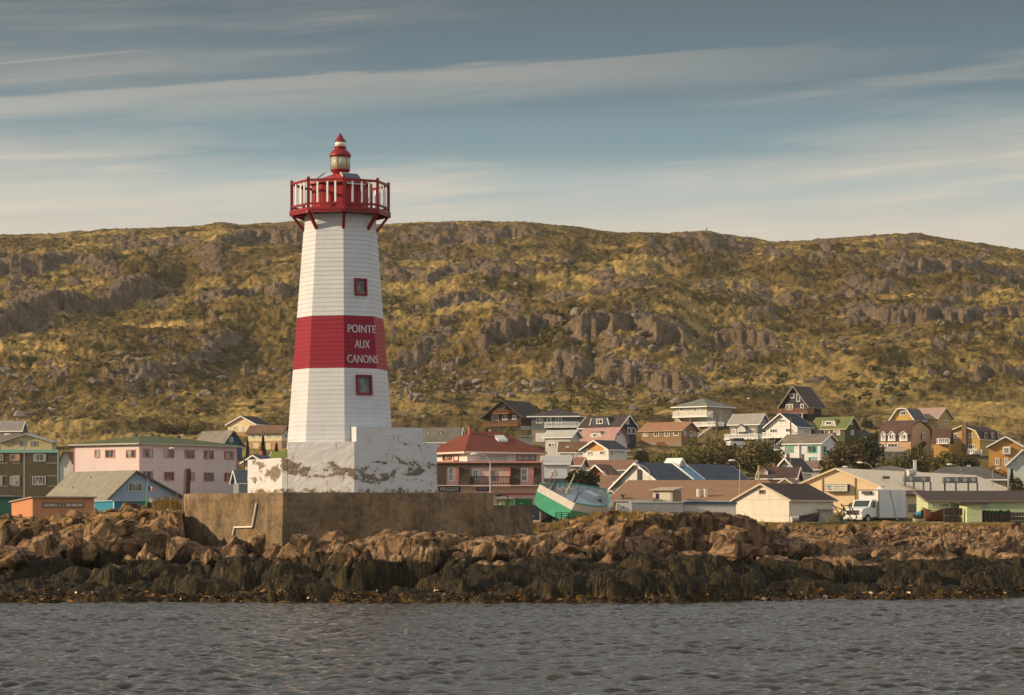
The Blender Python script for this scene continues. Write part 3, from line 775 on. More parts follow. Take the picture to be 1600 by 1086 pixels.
def stone_material():
    n = NT('hill_stone')
    p = n.pos()
    a = n.noise(p, 0.55, 5, 0.65); b = n.noise(p, 3.0, 4, 0.7)
    col = n.mix(n.rng(n.math('ADD', n.math('MULTIPLY', a, .6), n.math('MULTIPLY', b, .4)), 0.34, 0.66), (0.075, 0.060, 0.048), (0.26, 0.215, 0.17))
    n.bump(b, 0.6, 0.2)
    return n.done(col, 0.92, 0.15)
M_STONE = stone_material()
def shore_h(X, Y): return float(shore_z(np.array([X]), np.array([Y]))[0][0])
def hill_h(X, Y): return float(hill_z(np.array([X]), np.array([Y]))[0][0])
def hill_Y(px, py):
    ys = np.arange(482, 1000, 1.0)
    return float(np.interp(-py, -base_py(np.full(ys.shape, float(px)), ys), ys))

HB = [rock_shape(2, 900 + k, 12, 0.1) for k in range(10)]
HB_ME = []
for v, f in HB:
    me = bpy.data.meshes.new('hill_boulder'); me.from_pydata(v.tolist(), [], f.tolist()); me.materials.append(M_STONE); HB_ME.append(me)
# where stones gather on the hill: centre column, row, half width, half height, share
FIELDS = [(45, 640, 60, 22, 3), (200, 590, 60, 25, 2.5), (250, 625, 70, 22, 2), (330, 560, 40, 25, 1), (640, 640, 60, 30, 3), (665, 560, 55, 25, 1.5), (720, 590, 60, 30, 2.2), (800, 610, 60, 30, 2.4),
          (840, 620, 90, 25, 2), (960, 575, 60, 30, 2.4), (1010, 600, 70, 30, 2.4), (640, 490, 40, 20, 1), (1090, 560, 50, 30, 1.4), (1150, 580, 60, 25, 1.5), (1310, 540, 50, 20, 1.0),
          (1430, 530, 70, 20, .8), (1060, 615, 70, 18, 1.6), (1380, 625, 40, 10, .5), (900, 580, 40, 30, 1), (440, 600, 40, 40, 1), (110, 560, 100, 40, .8), (1500, 590, 100, 40, .8), (780, 450, 160, 60, 1),
          (1250, 480, 200, 60, 1.2), (350, 470, 100, 40, 1), (1200, 600, 150, 30, 1), (800, 500, 800, 140, 3.5), (680, 665, 30, 14, 1.2), (10, 600, 60, 30, 1)]
rgb_ = np.random.default_rng(42)
wts = np.array([f[4] for f in FIELDS], float); wts /= wts.sum()
def scatter(n):
    out = []
    while len(out) < n:
        k = rgb_.choice(len(FIELDS), p=wts); cx, cy, a, b, _ = FIELDS[k]
        px = cx + rgb_.normal() * a * 0.6; py = cy + rgb_.normal() * b * 0.6
        if not (-20 < px < 1620 and 365 < py < 668): continue
        if py > base_py(np.array([px]), np.array([486.0]))[0]: continue
        out.append((px, py))
    return out
pts = scatter(1150)
pa = np.array(pts); Ya = np.array([hill_Y(*p) for p in pts]); Xa = (pa[:, 0] - 800) / F * Ya
Za = hill_z(Xa, Ya)[0]
size = np.exp(rgb_.normal(math.log(0.46), 0.45, len(pts)))
order = np.argsort(-size * 500 / Ya)
for rank, i in enumerate(order[:170]):
    o = bpy.data.objects.new('hill_boulder', HB_ME[i % 10]); COL.objects.link(o)
    s = min(size[i], 1.9)
    o.location = (Xa[i], Ya[i], Za[i] + 0.05 * s)
    o.rotation_euler = (rgb_.uniform(-.5, .5), rgb_.uniform(-.5, .5), rgb_.uniform(0, 6.28))
    o.scale = (s * rgb_.uniform(.9, 1.5), s * rgb_.uniform(.8, 1.2), s * rgb_.uniform(.6, 1.0))
    tag(o, 'weathered grey boulder lying loose on the grassy hillside above the houses', 'boulder', 'boulders strewn over the hillside')
VV, FF, base = [], [], 0
for i in order[170:]:
    v, f = HB[i % 10] if size[i] > 0.5 else (ICO[1][0] * [1, .8, .7], ICO[1][1])
    m = rot3(rgb_)
    VV.append(v @ m.T * size[i] * rgb_.uniform(.7, 1.2, 3) + [Xa[i], Ya[i], Za[i] + .12 * size[i]]); FF.append(f + base); base += len(v)
tag(np_mesh('hill_stones', np.concatenate(VV), np.concatenate(FF), M_STONE, smooth=False), 'small pale stones strewn over the grassy hillside', 'stones', kind='stuff')

# shore blocks: column, distance, half sizes (m), top row in the photo, shape number, label
def boulder(px, Y, sx, sy, sz, ptop, seed, label, name='shore_boulder', cat='boulder', group=None, tilt=0.35, sub=4, yaw=None):
    rg = np.random.default_rng(seed)
    v, f = block_shape(sub, seed)
    m = Matrix.Rotation(rg.uniform(-tilt, tilt), 3, 'X') @ Matrix.Rotation(rg.uniform(-tilt, tilt), 3, 'Y') @ Matrix.Rotation(rg.uniform(0, 6.28), 3, 'Z')
    v = v @ np.array(m).T
    v = v / np.abs(v).max(0) * [sx, sy, sz]
    x, y, z = v.T
    a, _ = facets((x + z * .5) / 0.42 + seed, (y + z * .7) / 0.42, seed + 7, 1.0, 1.0)
    b, _ = facets((x - z * .6) / 0.15 + seed, (z + y * .5) / 0.15, seed + 9, 1.0, 1.0)
    nn = v / (np.linalg.norm(v / [sx, sy, sz], axis=1)[:, None] * np.array([sx, sy, sz]))
    nn = nn / (np.linalg.norm(nn, axis=1)[:, None] + 1e-9)
    sc_ = min(sx, sz) 
    v = v + nn * (a * 0.04 * sc_ + b * 0.025 * sc_)[:, None]
    zt = gz(ptop, Y)
    o = np_mesh(name, v + [0, 0, -v[:, 2].min() * 0], f, M_ROCK, smooth=False, loc=(gx(px, Y), Y, zt - v[:, 2].max()))
    return tag(o, label, cat, group)

def ledges(n, seed):
    rg = np.random.default_rng(seed)
    shp = [block_shape(4, 5000 + k) for k in range(24)]
    VV, FF, base = [], [], 0
    N = 9000
    px = rg.uniform(-30, 1630, N); Y = rg.uniform(88, 113, N); X = (px - 800) / F * Y
    z, w = shore_z(X, Y); cnt = 0
    for i in range(N):
        if w[i] > .35 or (285 < px[i] < 835 and Y[i] > 95.3) or cnt >= n: continue
        if px[i] > 1190 and (rg.random() < .45 or Y[i] > 106 and rg.random() < .6): continue
        if (975 < px[i] < 1192 and 93 < Y[i] < 108) or (225 < px[i] < 440 and Y[i] > 92.5): continue
        s = math.exp(rg.uniform(math.log(.28), math.log(1.15))) * (1 if px[i] < 1190 else .6)
        v, f = shp[rg.integers(24)]
        v = v * [s * rg.uniform(.9, 1.7), s * rg.uniform(.8, 1.2), s * rg.uniform(.45, .85)]
        m = Matrix.Rotation(rg.normal(-.6, .4), 3, 'Z') @ Matrix.Rotation(R(-34) + rg.normal(0, .28), 3, 'Y') @ Matrix.Rotation(rg.normal(0.1, .3), 3, 'X')
        v = v @ np.array(m).T
        zt_ = min(z[i] + s * rg.uniform(-.4, .05) + v[:, 2].max(), float(top_cap(px[i], Y[i])) + rg.uniform(-.34, .08)) - v[:, 2].max(); VV.append(v + [X[i], Y[i], zt_]); FF.append(f + base); base += len(v); cnt += 1
    return np.concatenate(VV), np.concatenate(FF)
Vl, Fl = ledges(330, 12)
tag(np_mesh('shore_bedrock', Vl, Fl, M_ROCK, smooth=False), 'slanting slabs and blocks of the shore bedrock', 'bedrock', kind='structure')
BOULDERS = [
 (74, 92.2, .62, .6, .85, 829, 3, 'large smooth tan boulder with a flat sunlit left side, set in the dark weed'),
 (122, 93.2, .8, .7, .8, 838, 8, 'broad brown boulder in shade just right of the smooth tan boulder'),
 (30, 95.5, .75, .7, .6, 836, 12, 'dark slanting block at the left end of the shore rocks'),
 (8, 93.0, .6, .6, .6, 850, 15, 'reddish block at the far left edge of the shore'),
 (172, 97.0, .7, .7, .55, 820, 18, 'brown block below the blue gabled shed on the shore'),
 (150, 104.0, .9, .8, .6, 805, 29, 'flat-topped lichen-covered block on the crest below the orange shed'),
 (205, 95.0, .65, .6, .6, 838, 21, 'dark cracked block between the smooth tan boulder and the concrete plinth'),
 (235, 98.5, .8, .6, .7, 815, 24, 'tall brown block leaning beside the concrete plinth'),
 (262, 101.5, .6, .6, .5, 797, 27, 'lichen-stained block on the crest beside the weathered post'),
 (278, 94.5, .42, .5, .45, 838, 33, 'rounded reddish block touching the lower left corner of the concrete plinth'),
 (362, 95.2, .5, .5, .6, 838, 36, 'brown block standing under the bent white pipe'),
 (398, 95.4, .42, .5, .55, 831, 39, 'upright block in front of the sunlit side of the plinth, right of the bent pipe'),
 (425, 94.6, .5, .45, .45, 849, 42, 'low jagged block at the front corner of the concrete plinth'),
 (476, 94.0, .48, .5, .75, 834, 45, 'pale-topped tan block just right of the front corner of the plinth'),
 (522, 94.4, .55, .6, .6, 829, 48, 'broken block in front of the shaded plinth wall'),
 (742, 94.0, .7, .6, .5, 838, 57, 'pink-brown block in shade below the right half of the plinth wall'),
 (820, 93.6, .9, .7, .55, 838, 60, 'rounded warm-lit block below the right end of the plinth'),
 (868, 92.8, .8, .7, .5, 849, 63, 'low warm-lit slab right of the plinth above the weed'),
 (902, 99.0, .7, .7, .5, 832, 66, 'tilted slab below the stranded green boat'),
 (935, 102.5, .9, .8, .55, 812, 69, 'lichen-covered slab behind the tilted slab below the boat'),
 (880, 104.5, .7, .7, .5, 824, 72, 'grassy lichened boulder directly under the green boat'),
 (968, 101.0, .7, .7, .6, 815, 75, 'pale fractured block at the left foot of the tall crag'),
 (1218, 103.0, .8, .6, .5, 838, 78, 'brown block in the gap right of the tall crag'),
 (1250, 108.0, 1.0, .8, .55, 832, 81, 'wide cracked brown rock below the white gabled shed'),
 (1295, 106.0, .9, .7, .5, 841, 84, 'dark-sided rock below the black skip'),
 (1335, 118.0, .55, .5, .45, 826, 87, 'rounded dark boulder in front of the white lorry'),
 (1352, 104.0, 1.0, .7, .5, 851, 90, 'rust-brown block at the head of the low shore below the lorry'),
 (1440, 112.0, 1.9, 1.0, .4, 838, 93, 'long low rock slab below the pale green sheds'),
 (1545, 110.0, 1.5, .9, .4, 845, 96, 'low brown slab near the right edge of the shore'),
]
for b in BOULDERS: boulder(*b[:7], b[7])

def cluster(name, label, items, cat):
    VV, FF, base = [], [], 0
    for px, Y, sx, sy, sz, ptop, seed in items:
        rg = np.random.default_rng(seed)
        v, f = pillar_shape(4, seed)
        m = Matrix.Rotation(rg.normal(-.62, .22), 3, 'Z') @ Matrix.Rotation(0.16 + rg.uniform(-.12, .12), 3, 'Y') @ Matrix.Rotation(rg.uniform(-.2, .2), 3, 'X')
        v = v / np.abs(v).max(0) * [sx, sy, sz]
        v = v @ np.array(m).T
        x, y, z = v.T
        a, _ = facets(x / .22 + seed, (z * .5 + y) / .3, seed, 1, 1)
        v = v + (v / (np.linalg.norm(v, axis=1)[:, None] + 1e-9)) * (a * .04)[:, None]
        v = v + [gx(px, Y), Y, gz(ptop, Y) - v[:, 2].max()]
        VV.append(v); FF.append(f + base); base += len(v)
    V = np.concatenate(VV); o0 = Vector(V.mean(0)); o0.z = float(V[:, 2].min())
    return tag(np_mesh(name, V - np.array(o0), np.concatenate(FF), M_ROCK, smooth=False, loc=o0), label, cat)
rg = np.random.default_rng(77)
items = []
for k in range(26):
    px = 994 + (k + rg.uniform(-.35, .35)) * 6.9; top = np.interp(px, [985, 1010, 1040, 1075, 1120, 1160, 1180], [816, 806, 800, 795, 797, 801, 812]) + rg.uniform(0, 12)
    items.append((px, rg.uniform(101.8, 103.6), rg.uniform(.20, .42), rg.uniform(.3, .6), rg.uniform(.8, 1.1), top, 1000 + k))
for k in range(22):
    px = 972 + (k + rg.uniform(-.4, .4)) * 9.3; top = np.interp(px, [970, 1010, 1060, 1100, 1140, 1180], [842, 828, 816, 828, 818, 832]) + rg.uniform(0, 16)
    items.append((px, rg.uniform(99.2, 100.8), rg.uniform(.22, .50), rg.uniform(.3, .55), rg.uniform(.65, .95), top, 1100 + k))
cluster('rock_crag', 'tall fractured crag of upright brown blocks right of the stranded boat', items, 'crag')

RB_ME = []
for k in range(8):
    v, f = rock_shape(3, 700 + k * 3, 14, 0.06)
    me = bpy.data.meshes.new('shore_stone'); me.from_pydata(v.tolist(), [], f.tolist()); me.materials.append(M_ROCK); RB_ME.append(me)
def stones(n, pr, Yr, sr, name, label, group, seed):
    rg = np.random.default_rng(seed)
    for k in range(n):
        Y = rg.uniform(*Yr); px = rg.uniform(*pr); s = math.exp(rg.uniform(math.log(sr[0]), math.log(sr[1])))
        o = bpy.data.objects.new(name, RB_ME[k % 8]); COL.objects.link(o)
        X = gx(px, Y)
        o.location = (X, Y, shore_h(X, Y) + s * .25); o.scale = (s * rg.uniform(.8, 1.4), s, s * rg.uniform(.6, .95))
        o.rotation_euler = (rg.uniform(-.6, .6), rg.uniform(-.6, .6), rg.uniform(0, 6.28))
        tag(o, label, 'stone', group)
stones(110, (1215, 1615), (112, 137), (.16, .5), 'shore_stone', 'loose brown stone on the stony bank below the grass of the yard', 'stones on the bank below the yard', 21)
stones(50, (0, 285), (101, 112), (.14, .42), 'crest_stone', 'lichen-stained stone on the rocky crest left of the plinth', 'stones on the crest left of the plinth', 22)
stones(30, (835, 1000), (101, 109), (.12, .35), 'slope_stone', 'pale lichened stone on the rocks below the stranded boat', 'stones below the stranded boat', 23)
stones(34, (780, 1240), (92, 101), (.08, .22), 'beach_stone', 'small stone lying among weed and rock at the foot of the crag', 'stones at the foot of the crag', 24)
def stones_mass(n, seed):
    rg = np.random.default_rng(seed); VV, FF, base = [], [], 0
    for k in range(n):
        if rg.random() < .6: px, Y, s = rg.uniform(1190, 1640), rg.uniform(106, 139), rg.uniform(.06, .17)
        else: px, Y, s = rg.uniform(-20, 1200), rg.uniform(96, 112), rg.uniform(.04, .12)
        if 285 < px < 835 and Y > 95.5: continue
        X = gx(px, Y); v, f = rock_shape(1, 100 + k % 30, 6, .1)
        VV.append((v @ rot3(rg).T) * s * rg.uniform(.7, 1.2, 3) + [X, Y, shore_h(X, Y) + s * .3]); FF.append(f + base); base += len(v)
    return np.concatenate(VV), np.concatenate(FF)
Vm, Fm = stones_mass(900, 8)
tag(np_mesh('shore_pebbles', Vm, Fm, M_ROCK, smooth=False), 'small broken stones scattered over the shore rocks', 'pebbles', kind='stuff')

# ------------------------------------------------------------------ lighthouse
CX, CY = gx(531.7, 100.0), 100.0
A0 = R(8.3)
def oz(py): return gz(py, 100.0)
def octo(r, z, k): 
    a = A0 + k * math.pi / 4
    return Vector((CX + r * math.sin(a), CY - r * math.cos(a), z))
def ring(r, z, n=8): return [octo(r, z, k) for k in range(n)]
WHITE = (0.57, 0.585, 0.61); RED = (0.25, 0.009, 0.028); RED2 = (0.23, 0.013, 0.020); 
lh = thing('lighthouse', 'tall octagonal white wooden lighthouse with a crimson band, red gallery and lantern', 'lighthouse', (CX, CY, oz(700)))
def board_mat(name, c, brick=False, dark=0.45):
    n = NT(name)
    p = n.co(); z = n.sep(p)
    fr = n.math('FRACT', n.math('DIVIDE', z[2], 0.1655))
    joint = n.rng(fr, 0.0, 0.10, 1.0, 0.0)
    idx = n.math('FLOOR', n.math('DIVIDE', z[2], 0.1655))
    w = n.n('ShaderNodeTexWhiteNoise', noise_dimensions='1D'); n.l(idx, w.inputs['W'])
    v = n.noise(n.mapping(p, (2.2, 2.2, 0.8)), 1.0, 6, 0.65)
    v2 = n.noise(n.mapping(p, (1, 1, 14)), 2.0, 4, 0.6)
    t = n.math('ADD', n.math('ADD', n.math('MULTIPLY', w.outputs['Value'], 0.3), n.math('MULTIPLY', n.rng(v, .3, .7), 0.4)), n.math('MULTIPLY', v2, 0.3))
    col = n.mix(t, mul(c, 0.84), mul(c, 1.05))
    broken = n.rng(n.noise(n.mapping(p, (1.2, 1.2, 3)), 1.6, 3), 0.33, 0.55)
    j = n.math('MULTIPLY', joint, n.math('MULTIPLY', broken, 0.42))
    if brick:
        ph = n.math('MULTIPLY', n.math('MODULO', idx, 2.0), 0.5)
        q = n.math('FRACT', n.math('ADD', n.math('DIVIDE', z[1], 0.42), ph))
        j = n.math('MAXIMUM', j, n.rng(q, 0.0, 0.10, 0.7, 0.0))
    col = n.mix(j, col, mul(c, dark))
    spots = n.rng(n.noise(p, 6.5, 3, 0.6), 0.72, 0.76)
    col = n.mix(n.math('MULTIPLY', spots, 0.7), col, (0.16, 0.11, 0.07))
    n.bump(fr, 0.5, 0.03)
    return n.done(col, 0.6, 0.3)
M_TW = board_mat('white_boards', WHITE); M_TWB = board_mat('white_shingles', WHITE, True)
M_TR = board_mat('crimson_boards', RED, dark=0.5); M_TRB = board_mat('crimson_shingles', (0.36, 0.05, 0.06), True, 0.4)
M_RED = paint(RED2, 0.45, 0.22); M_REDL = paint((0.29, 0.016, 0.020), 0.5, 0.25)
M_WB = paint((0.78, 0.78, 0.76), 0.5, 0.08)
Z0, Z1 = oz(702), oz(331)
def RT(z):  # tower radius at height z
    zb, zt = oz(690), oz(335)
    return 1.955 + (1.31 - 1.955) * (z - zb) / (zt - zb)
BAND0, BAND1 = oz(578.5), oz(497.5)
def shaft(z0, z1, name, mats):
    mb = MB(); st = 0.1655; z = z0
    n = max(1, round((z1 - z0) / st)); st = (z1 - z0) / n
    for i in range(n):
        a, b = z0 + i * st, z0 + (i + 1) * st
        lo, hi = ring(RT(a) + .012, a), ring(RT(b), b)
        for k in range(8):
            l = (k + 1) % 8
            mb.poly([lo[k], lo[l], hi[l], hi[k]], 1 if k == 1 else 0)
        if i + 1 < n:
            nx = ring(RT(b) + .012, b)
            for k in range(8): mb.poly([hi[k], hi[(k + 1) % 8], nx[(k + 1) % 8], nx[k]], 0)
    return mb.build(name, mats, lh)
shaft(Z0, BAND0, 'lower_wall', [M_TW, M_TWB])
shaft(BAND0, BAND1, 'crimson_band', [M_TR, M_TRB])
shaft(BAND1, Z1, 'upper_wall', [M_TW, M_TWB])
def tower_face(k, px, py):
    """point on tower face k seen at a photo pixel, with the face's directions"""
    Y = 98.6
    for _ in range(12):
        z = gz(py, Y); r = RT(z) + .006
        a, b = octo(r, z, k), octo(r, z, k + 1)
        kx = (px - 800) / F; d = b - a
        t = (kx * a.y - a.x) / (d.x - kx * d.y)
        p = a + d * t; Y = p.y
    tx = d.normalized(); up = (octo(RT(z + 1), z + 1, k) + octo(RT(z + 1), z + 1, k + 1)) / 2 - (a + b) / 2
    up.normalize(); nrm = tx.cross(up).normalized()
    return p, tx, up, nrm
def tower_window(px, py, w, h):
    p, tx, up, nn = tower_face(0, px, py)
    fr = MB(); t = 0.075
    for s in (-1, 1):
        fr.cbox(p + tx * s * (w / 2 - t / 2) + nn * .03, t, h, .10, 0, tx, up, nn)
        fr.cbox(p + up * s * (h / 2 - t / 2) + nn * .028, w - 2 * t - .004, t, .09, 0, tx, up, nn)
    g = MB().cbox(p + nn * .005, w - 2 * t, h - 2 * t, .02, 0, tx, up, nn)
    o = g.build('window', PANE, lh); fr.build('frame', paint((0.22, 0.008, 0.02), .5, .15), o)
def pane_mat():
    n = NT('tower_pane'); z = n.noise(n.co(), 3, 2)
    return n.done(n.mix(n.rng(z, .4, .6), (0.07, 0.085, 0.08), (0.16, 0.18, 0.17)), 0.15, 0.5)
PANE = pane_mat()
tower_window(563, 448.5, .50, .63)
tower_window(568.3, 601.5, .64, .74)
def text_polys(s, size=1.0):
    cu = bpy.data.curves.new('lettering', 'FONT'); cu.body = s; cu.size = size; cu.align_x = 'CENTER'; cu.align_y = 'CENTER'; cu.offset = 0.0
    cu.resolution_u = 4
    o = bpy.data.objects.new('lettering', cu); COL.objects.link(o)
    dg = bpy.context.evaluated_depsgraph_get()
    me = bpy.data.meshes.new_from_object(o.evaluated_get(dg))
    vs = [v.co.copy() for v in me.vertices]; fs = [tuple(p.vertices) for p in me.polygons]
    bpy.data.objects.remove(o); bpy.data.meshes.remove(me)
    return vs, fs
def lettering(name, s, p, tx, up, nn, width, height, mat, parent, off=.02, bold=0.0):
    vs, fs = text_polys(s)
    x0, x1 = min(v.x for v in vs), max(v.x for v in vs); y0, y1 = min(v.y for v in vs), max(v.y for v in vs)
    me = MB()
    for rep in ([0] if not bold else [-bold, 0, bold]):
        i = len(me.v)
        me.v += [tuple(p + tx * (((v.x - x0) / (x1 - x0) - .5) * width + rep) + up * (((v.y - y0) / (y1 - y0) - .5) * height) + nn * (off + abs(rep) * .01)) for v in vs]
        me.f += [tuple(i + q for q in f) for f in fs]; me.m += [0] * len(fs)
    return me.build(name, mat, parent)
M_LET = paint((0.74, 0.71, 0.72), .6, .1)
for s, px, py, w, hh in (('POINTE', 565.0, 514, 42, 13.5), ('AUX', 565.6, 538, 22.5, 13.5), ('CANONS', 566.2, 561, 46, 13.5)):
    p, tx, up, nn = tower_face(0, px, py)
    kx = 42.4 * abs(tx.x)
    lettering('lettering', s, p, tx, up, nn, w / kx, hh * .93 / 42.4, M_LET, lh, .022, .004)

# gallery
ZD = oz(331)
mb = MB().hexa(ring(1.89, ZD - .10), ring(1.89, ZD)); mb.build('gallery_floor', M_RED, lh)
mb = MB()
for k in range(8):
    mb.bar(octo(1.22, ZD - .15, k), octo(1.88, ZD - .15, k), .10, .10)
    a, b = octo(1.83, ZD - .145, k), octo(1.83, ZD - .145, k + 1); d = (b - a).normalized() * .06
    mb.bar(a + d, b - d, .07, .085)
mb.build('floor_beams', M_RED, lh)
for k in range(8):
    MB().bar(octo(1.76, ZD - .20, k), octo(RT(ZD - .66) - .02, ZD - .74, k), .10, .10).build('bracket', M_RED, lh)
for k in range(8):
    MB().cbox(octo(1.80, ZD + .56, k), .105, .105, 1.12).build('gallery_post', M_RED, lh)
for k in range(8):
    a, b = octo(1.80, 0, k), octo(1.80, 0, k + 1); d = (b - a).normalized(); L = (b - a).length
    for z, h, nm in ((ZD + 1.0, .085, 'top_rail'), (ZD + .14, .075, 'bottom_rail')):
        rail = MB().bar(a + d * .055 + Vector((0, 0, z)), b - d * .055 + Vector((0, 0, z)), .07, h).build(nm, M_RED, lh)
    for i in range(3):
        c = a + d * (L * (i + 1) / 4 + (.04 if i == 1 else 0))
        n_ = Vector((d.y, -d.x, 0))
        MB().cbox(c + Vector((0, 0, ZD + .57)), .066, .024, .78, 0, d, n_).build('baluster', M_WB, rail)
# watch room, roof, solar panels
ZR = oz(289)
MB().hexa(ring(1.06, ZD), ring(1.06, ZR)).build('watch_room', M_REDL, lh)
mb = MB(); mb.hexa(ring(1.20, ZR - .02), ring(1.20, ZR + .05)); mb.hexa(ring(1.18, ZR + .05), ring(.30, oz(273)))
mb.build('watch_room_roof', paint((0.42, 0.05, 0.035), .55, .2), lh)
def panel(az_deg, r, z, tilt, w, h):
    a = R(az_deg); out = Vector((math.sin(a), -math.cos(a), 0)); tx = Vector((math.cos(a), math.sin(a), 0))
    up = (Vector((0, 0, 1)) * math.sin(R(tilt)) - out * math.cos(R(tilt))).normalized(); nn = tx.cross(up).normalized()
    c = Vector((CX, CY, z)) + out * r
    fr = MB().cbox(c, w, h, .035, 0, tx, up, nn).build('solar_panel', paint((.62, .62, .6), .4, .05), lh)
    MB().cbox(c + nn * .0205, w - .07, h - .07, .006, 0, tx, up, nn).build('solar_cells', solar(), fr)
@cached
def solar():
    n = NT('solar_cells'); v = n.n('ShaderNodeTexBrick'); v.inputs['Scale'].default_value = 9; v.offset = 0
    v.inputs['Mortar Size'].default_value = .03; v.inputs['Row Height'].default_value = .5; v.inputs['Brick Width'].default_value = .5
    n.l(n.mapping(n.co(), (1, 1, 1)), v.inputs[0])
    n.setv(v.inputs['Color1'], (.012, .02, .04)); n.setv(v.inputs['Color2'], (.016, .026, .05)); n.setv(v.inputs['Mortar'], (.09, .11, .14))
    return n.done(v.outputs[0], .12, .6)
panel(36, .86, oz(283), 40, .78, .72)
panel(-72, .84, oz(280), 42, .72, .66)
# lantern
def LZ(y): return oz(y / 3.879 + 180)
def prof(l): return [(w / 162.9, LZ(y)) for y, w in l]
NL = 28
MB().lathe(CX, CY, prof([(378, 42), (352, 44), (341, 57), (333, 60), (331, 60)]), NL).build('lantern_base', M_RED, lh, True)
def glass_lens():
    n = NT('lantern_glass')
    tr = n.n('ShaderNodeBsdfTransparent'); tr.inputs[0].default_value = (.82, .84, .72, 1)
    gl = n.n('ShaderNodeBsdfGlossy'); gl.inputs['Roughness'].default_value = .06; gl.inputs['Color'].default_value = (.9, .9, .85, 1)
    df = n.n('ShaderNodeBsdfDiffuse'); df.inputs[0].default_value = (.82, .80, .62, 1)
    m = n.n('ShaderNodeMixShader'); m.inputs[0].default_value = .48; n.l(tr.outputs[0], m.inputs[1]); n.l(df.outputs[0], m.inputs[2])
    lw = n.n('ShaderNodeLayerWeight'); lw.inputs[0].default_value = .35
    m2 = n.n('ShaderNodeMixShader'); n.l(lw.outputs['Fresnel'], m2.inputs[0]); n.l(m.outputs[0], m2.inputs[1]); n.l(gl.outputs[0], m2.inputs[2])
    n.l(m2.outputs[0], n.out.inputs[0])
    return n.mat
gl = MB().lathe(CX, CY, prof([(331, 57), (252, 57)]), NL).build('lantern_glass', glass_lens(), lh, True)
mb = MB()
for k in range(6):
    a = R(-16 + 60 * k)
    mb.cbox((CX + .358 * math.sin(a), CY - .358 * math.cos(a), (LZ(331) + LZ(252)) / 2), .035, .02, LZ(252) - LZ(331), 0, (math.cos(a), math.sin(a), 0), (math.sin(a), -math.cos(a), 0))
mb.build('glazing_bar', paint((.30, .16, .06), .5, .2), gl)
lens = []
for i in range(11):
    y = 326 - i * 6.6
    lens += [(y, 26 + 9 * math.sin(i / 10 * math.pi)), (y - 3.3, 30 + 9 * math.sin(i / 10 * math.pi))]
MB().lathe(CX, CY, prof(lens), 20).build('lens', metal((.50, .50, .38), .2, .1), lh)
MB().lathe(CX, CY, prof([(254, 63), (248, 66), (243, 65), (232, 61), (222, 52), (214, 43), (207, 36), (199, 34), (198, 38), (193, 38), (192, 33)]), NL).build('lantern_dome', M_RED, lh, True)
MB().lathe(CX, CY, prof([(192, 32), (164, 32)]), NL).build('ventilator', paint((.74, .70, .58), .5, .1), lh, True)
MB().lathe(CX, CY, prof([(164, 33), (161, 36), (156, 35), (148, 27), (139, 21), (129, 15), (120, 9), (116, 8), (112, 5), (107, 1)]), NL).build('ventilator_cap', M_RED, lh, True)

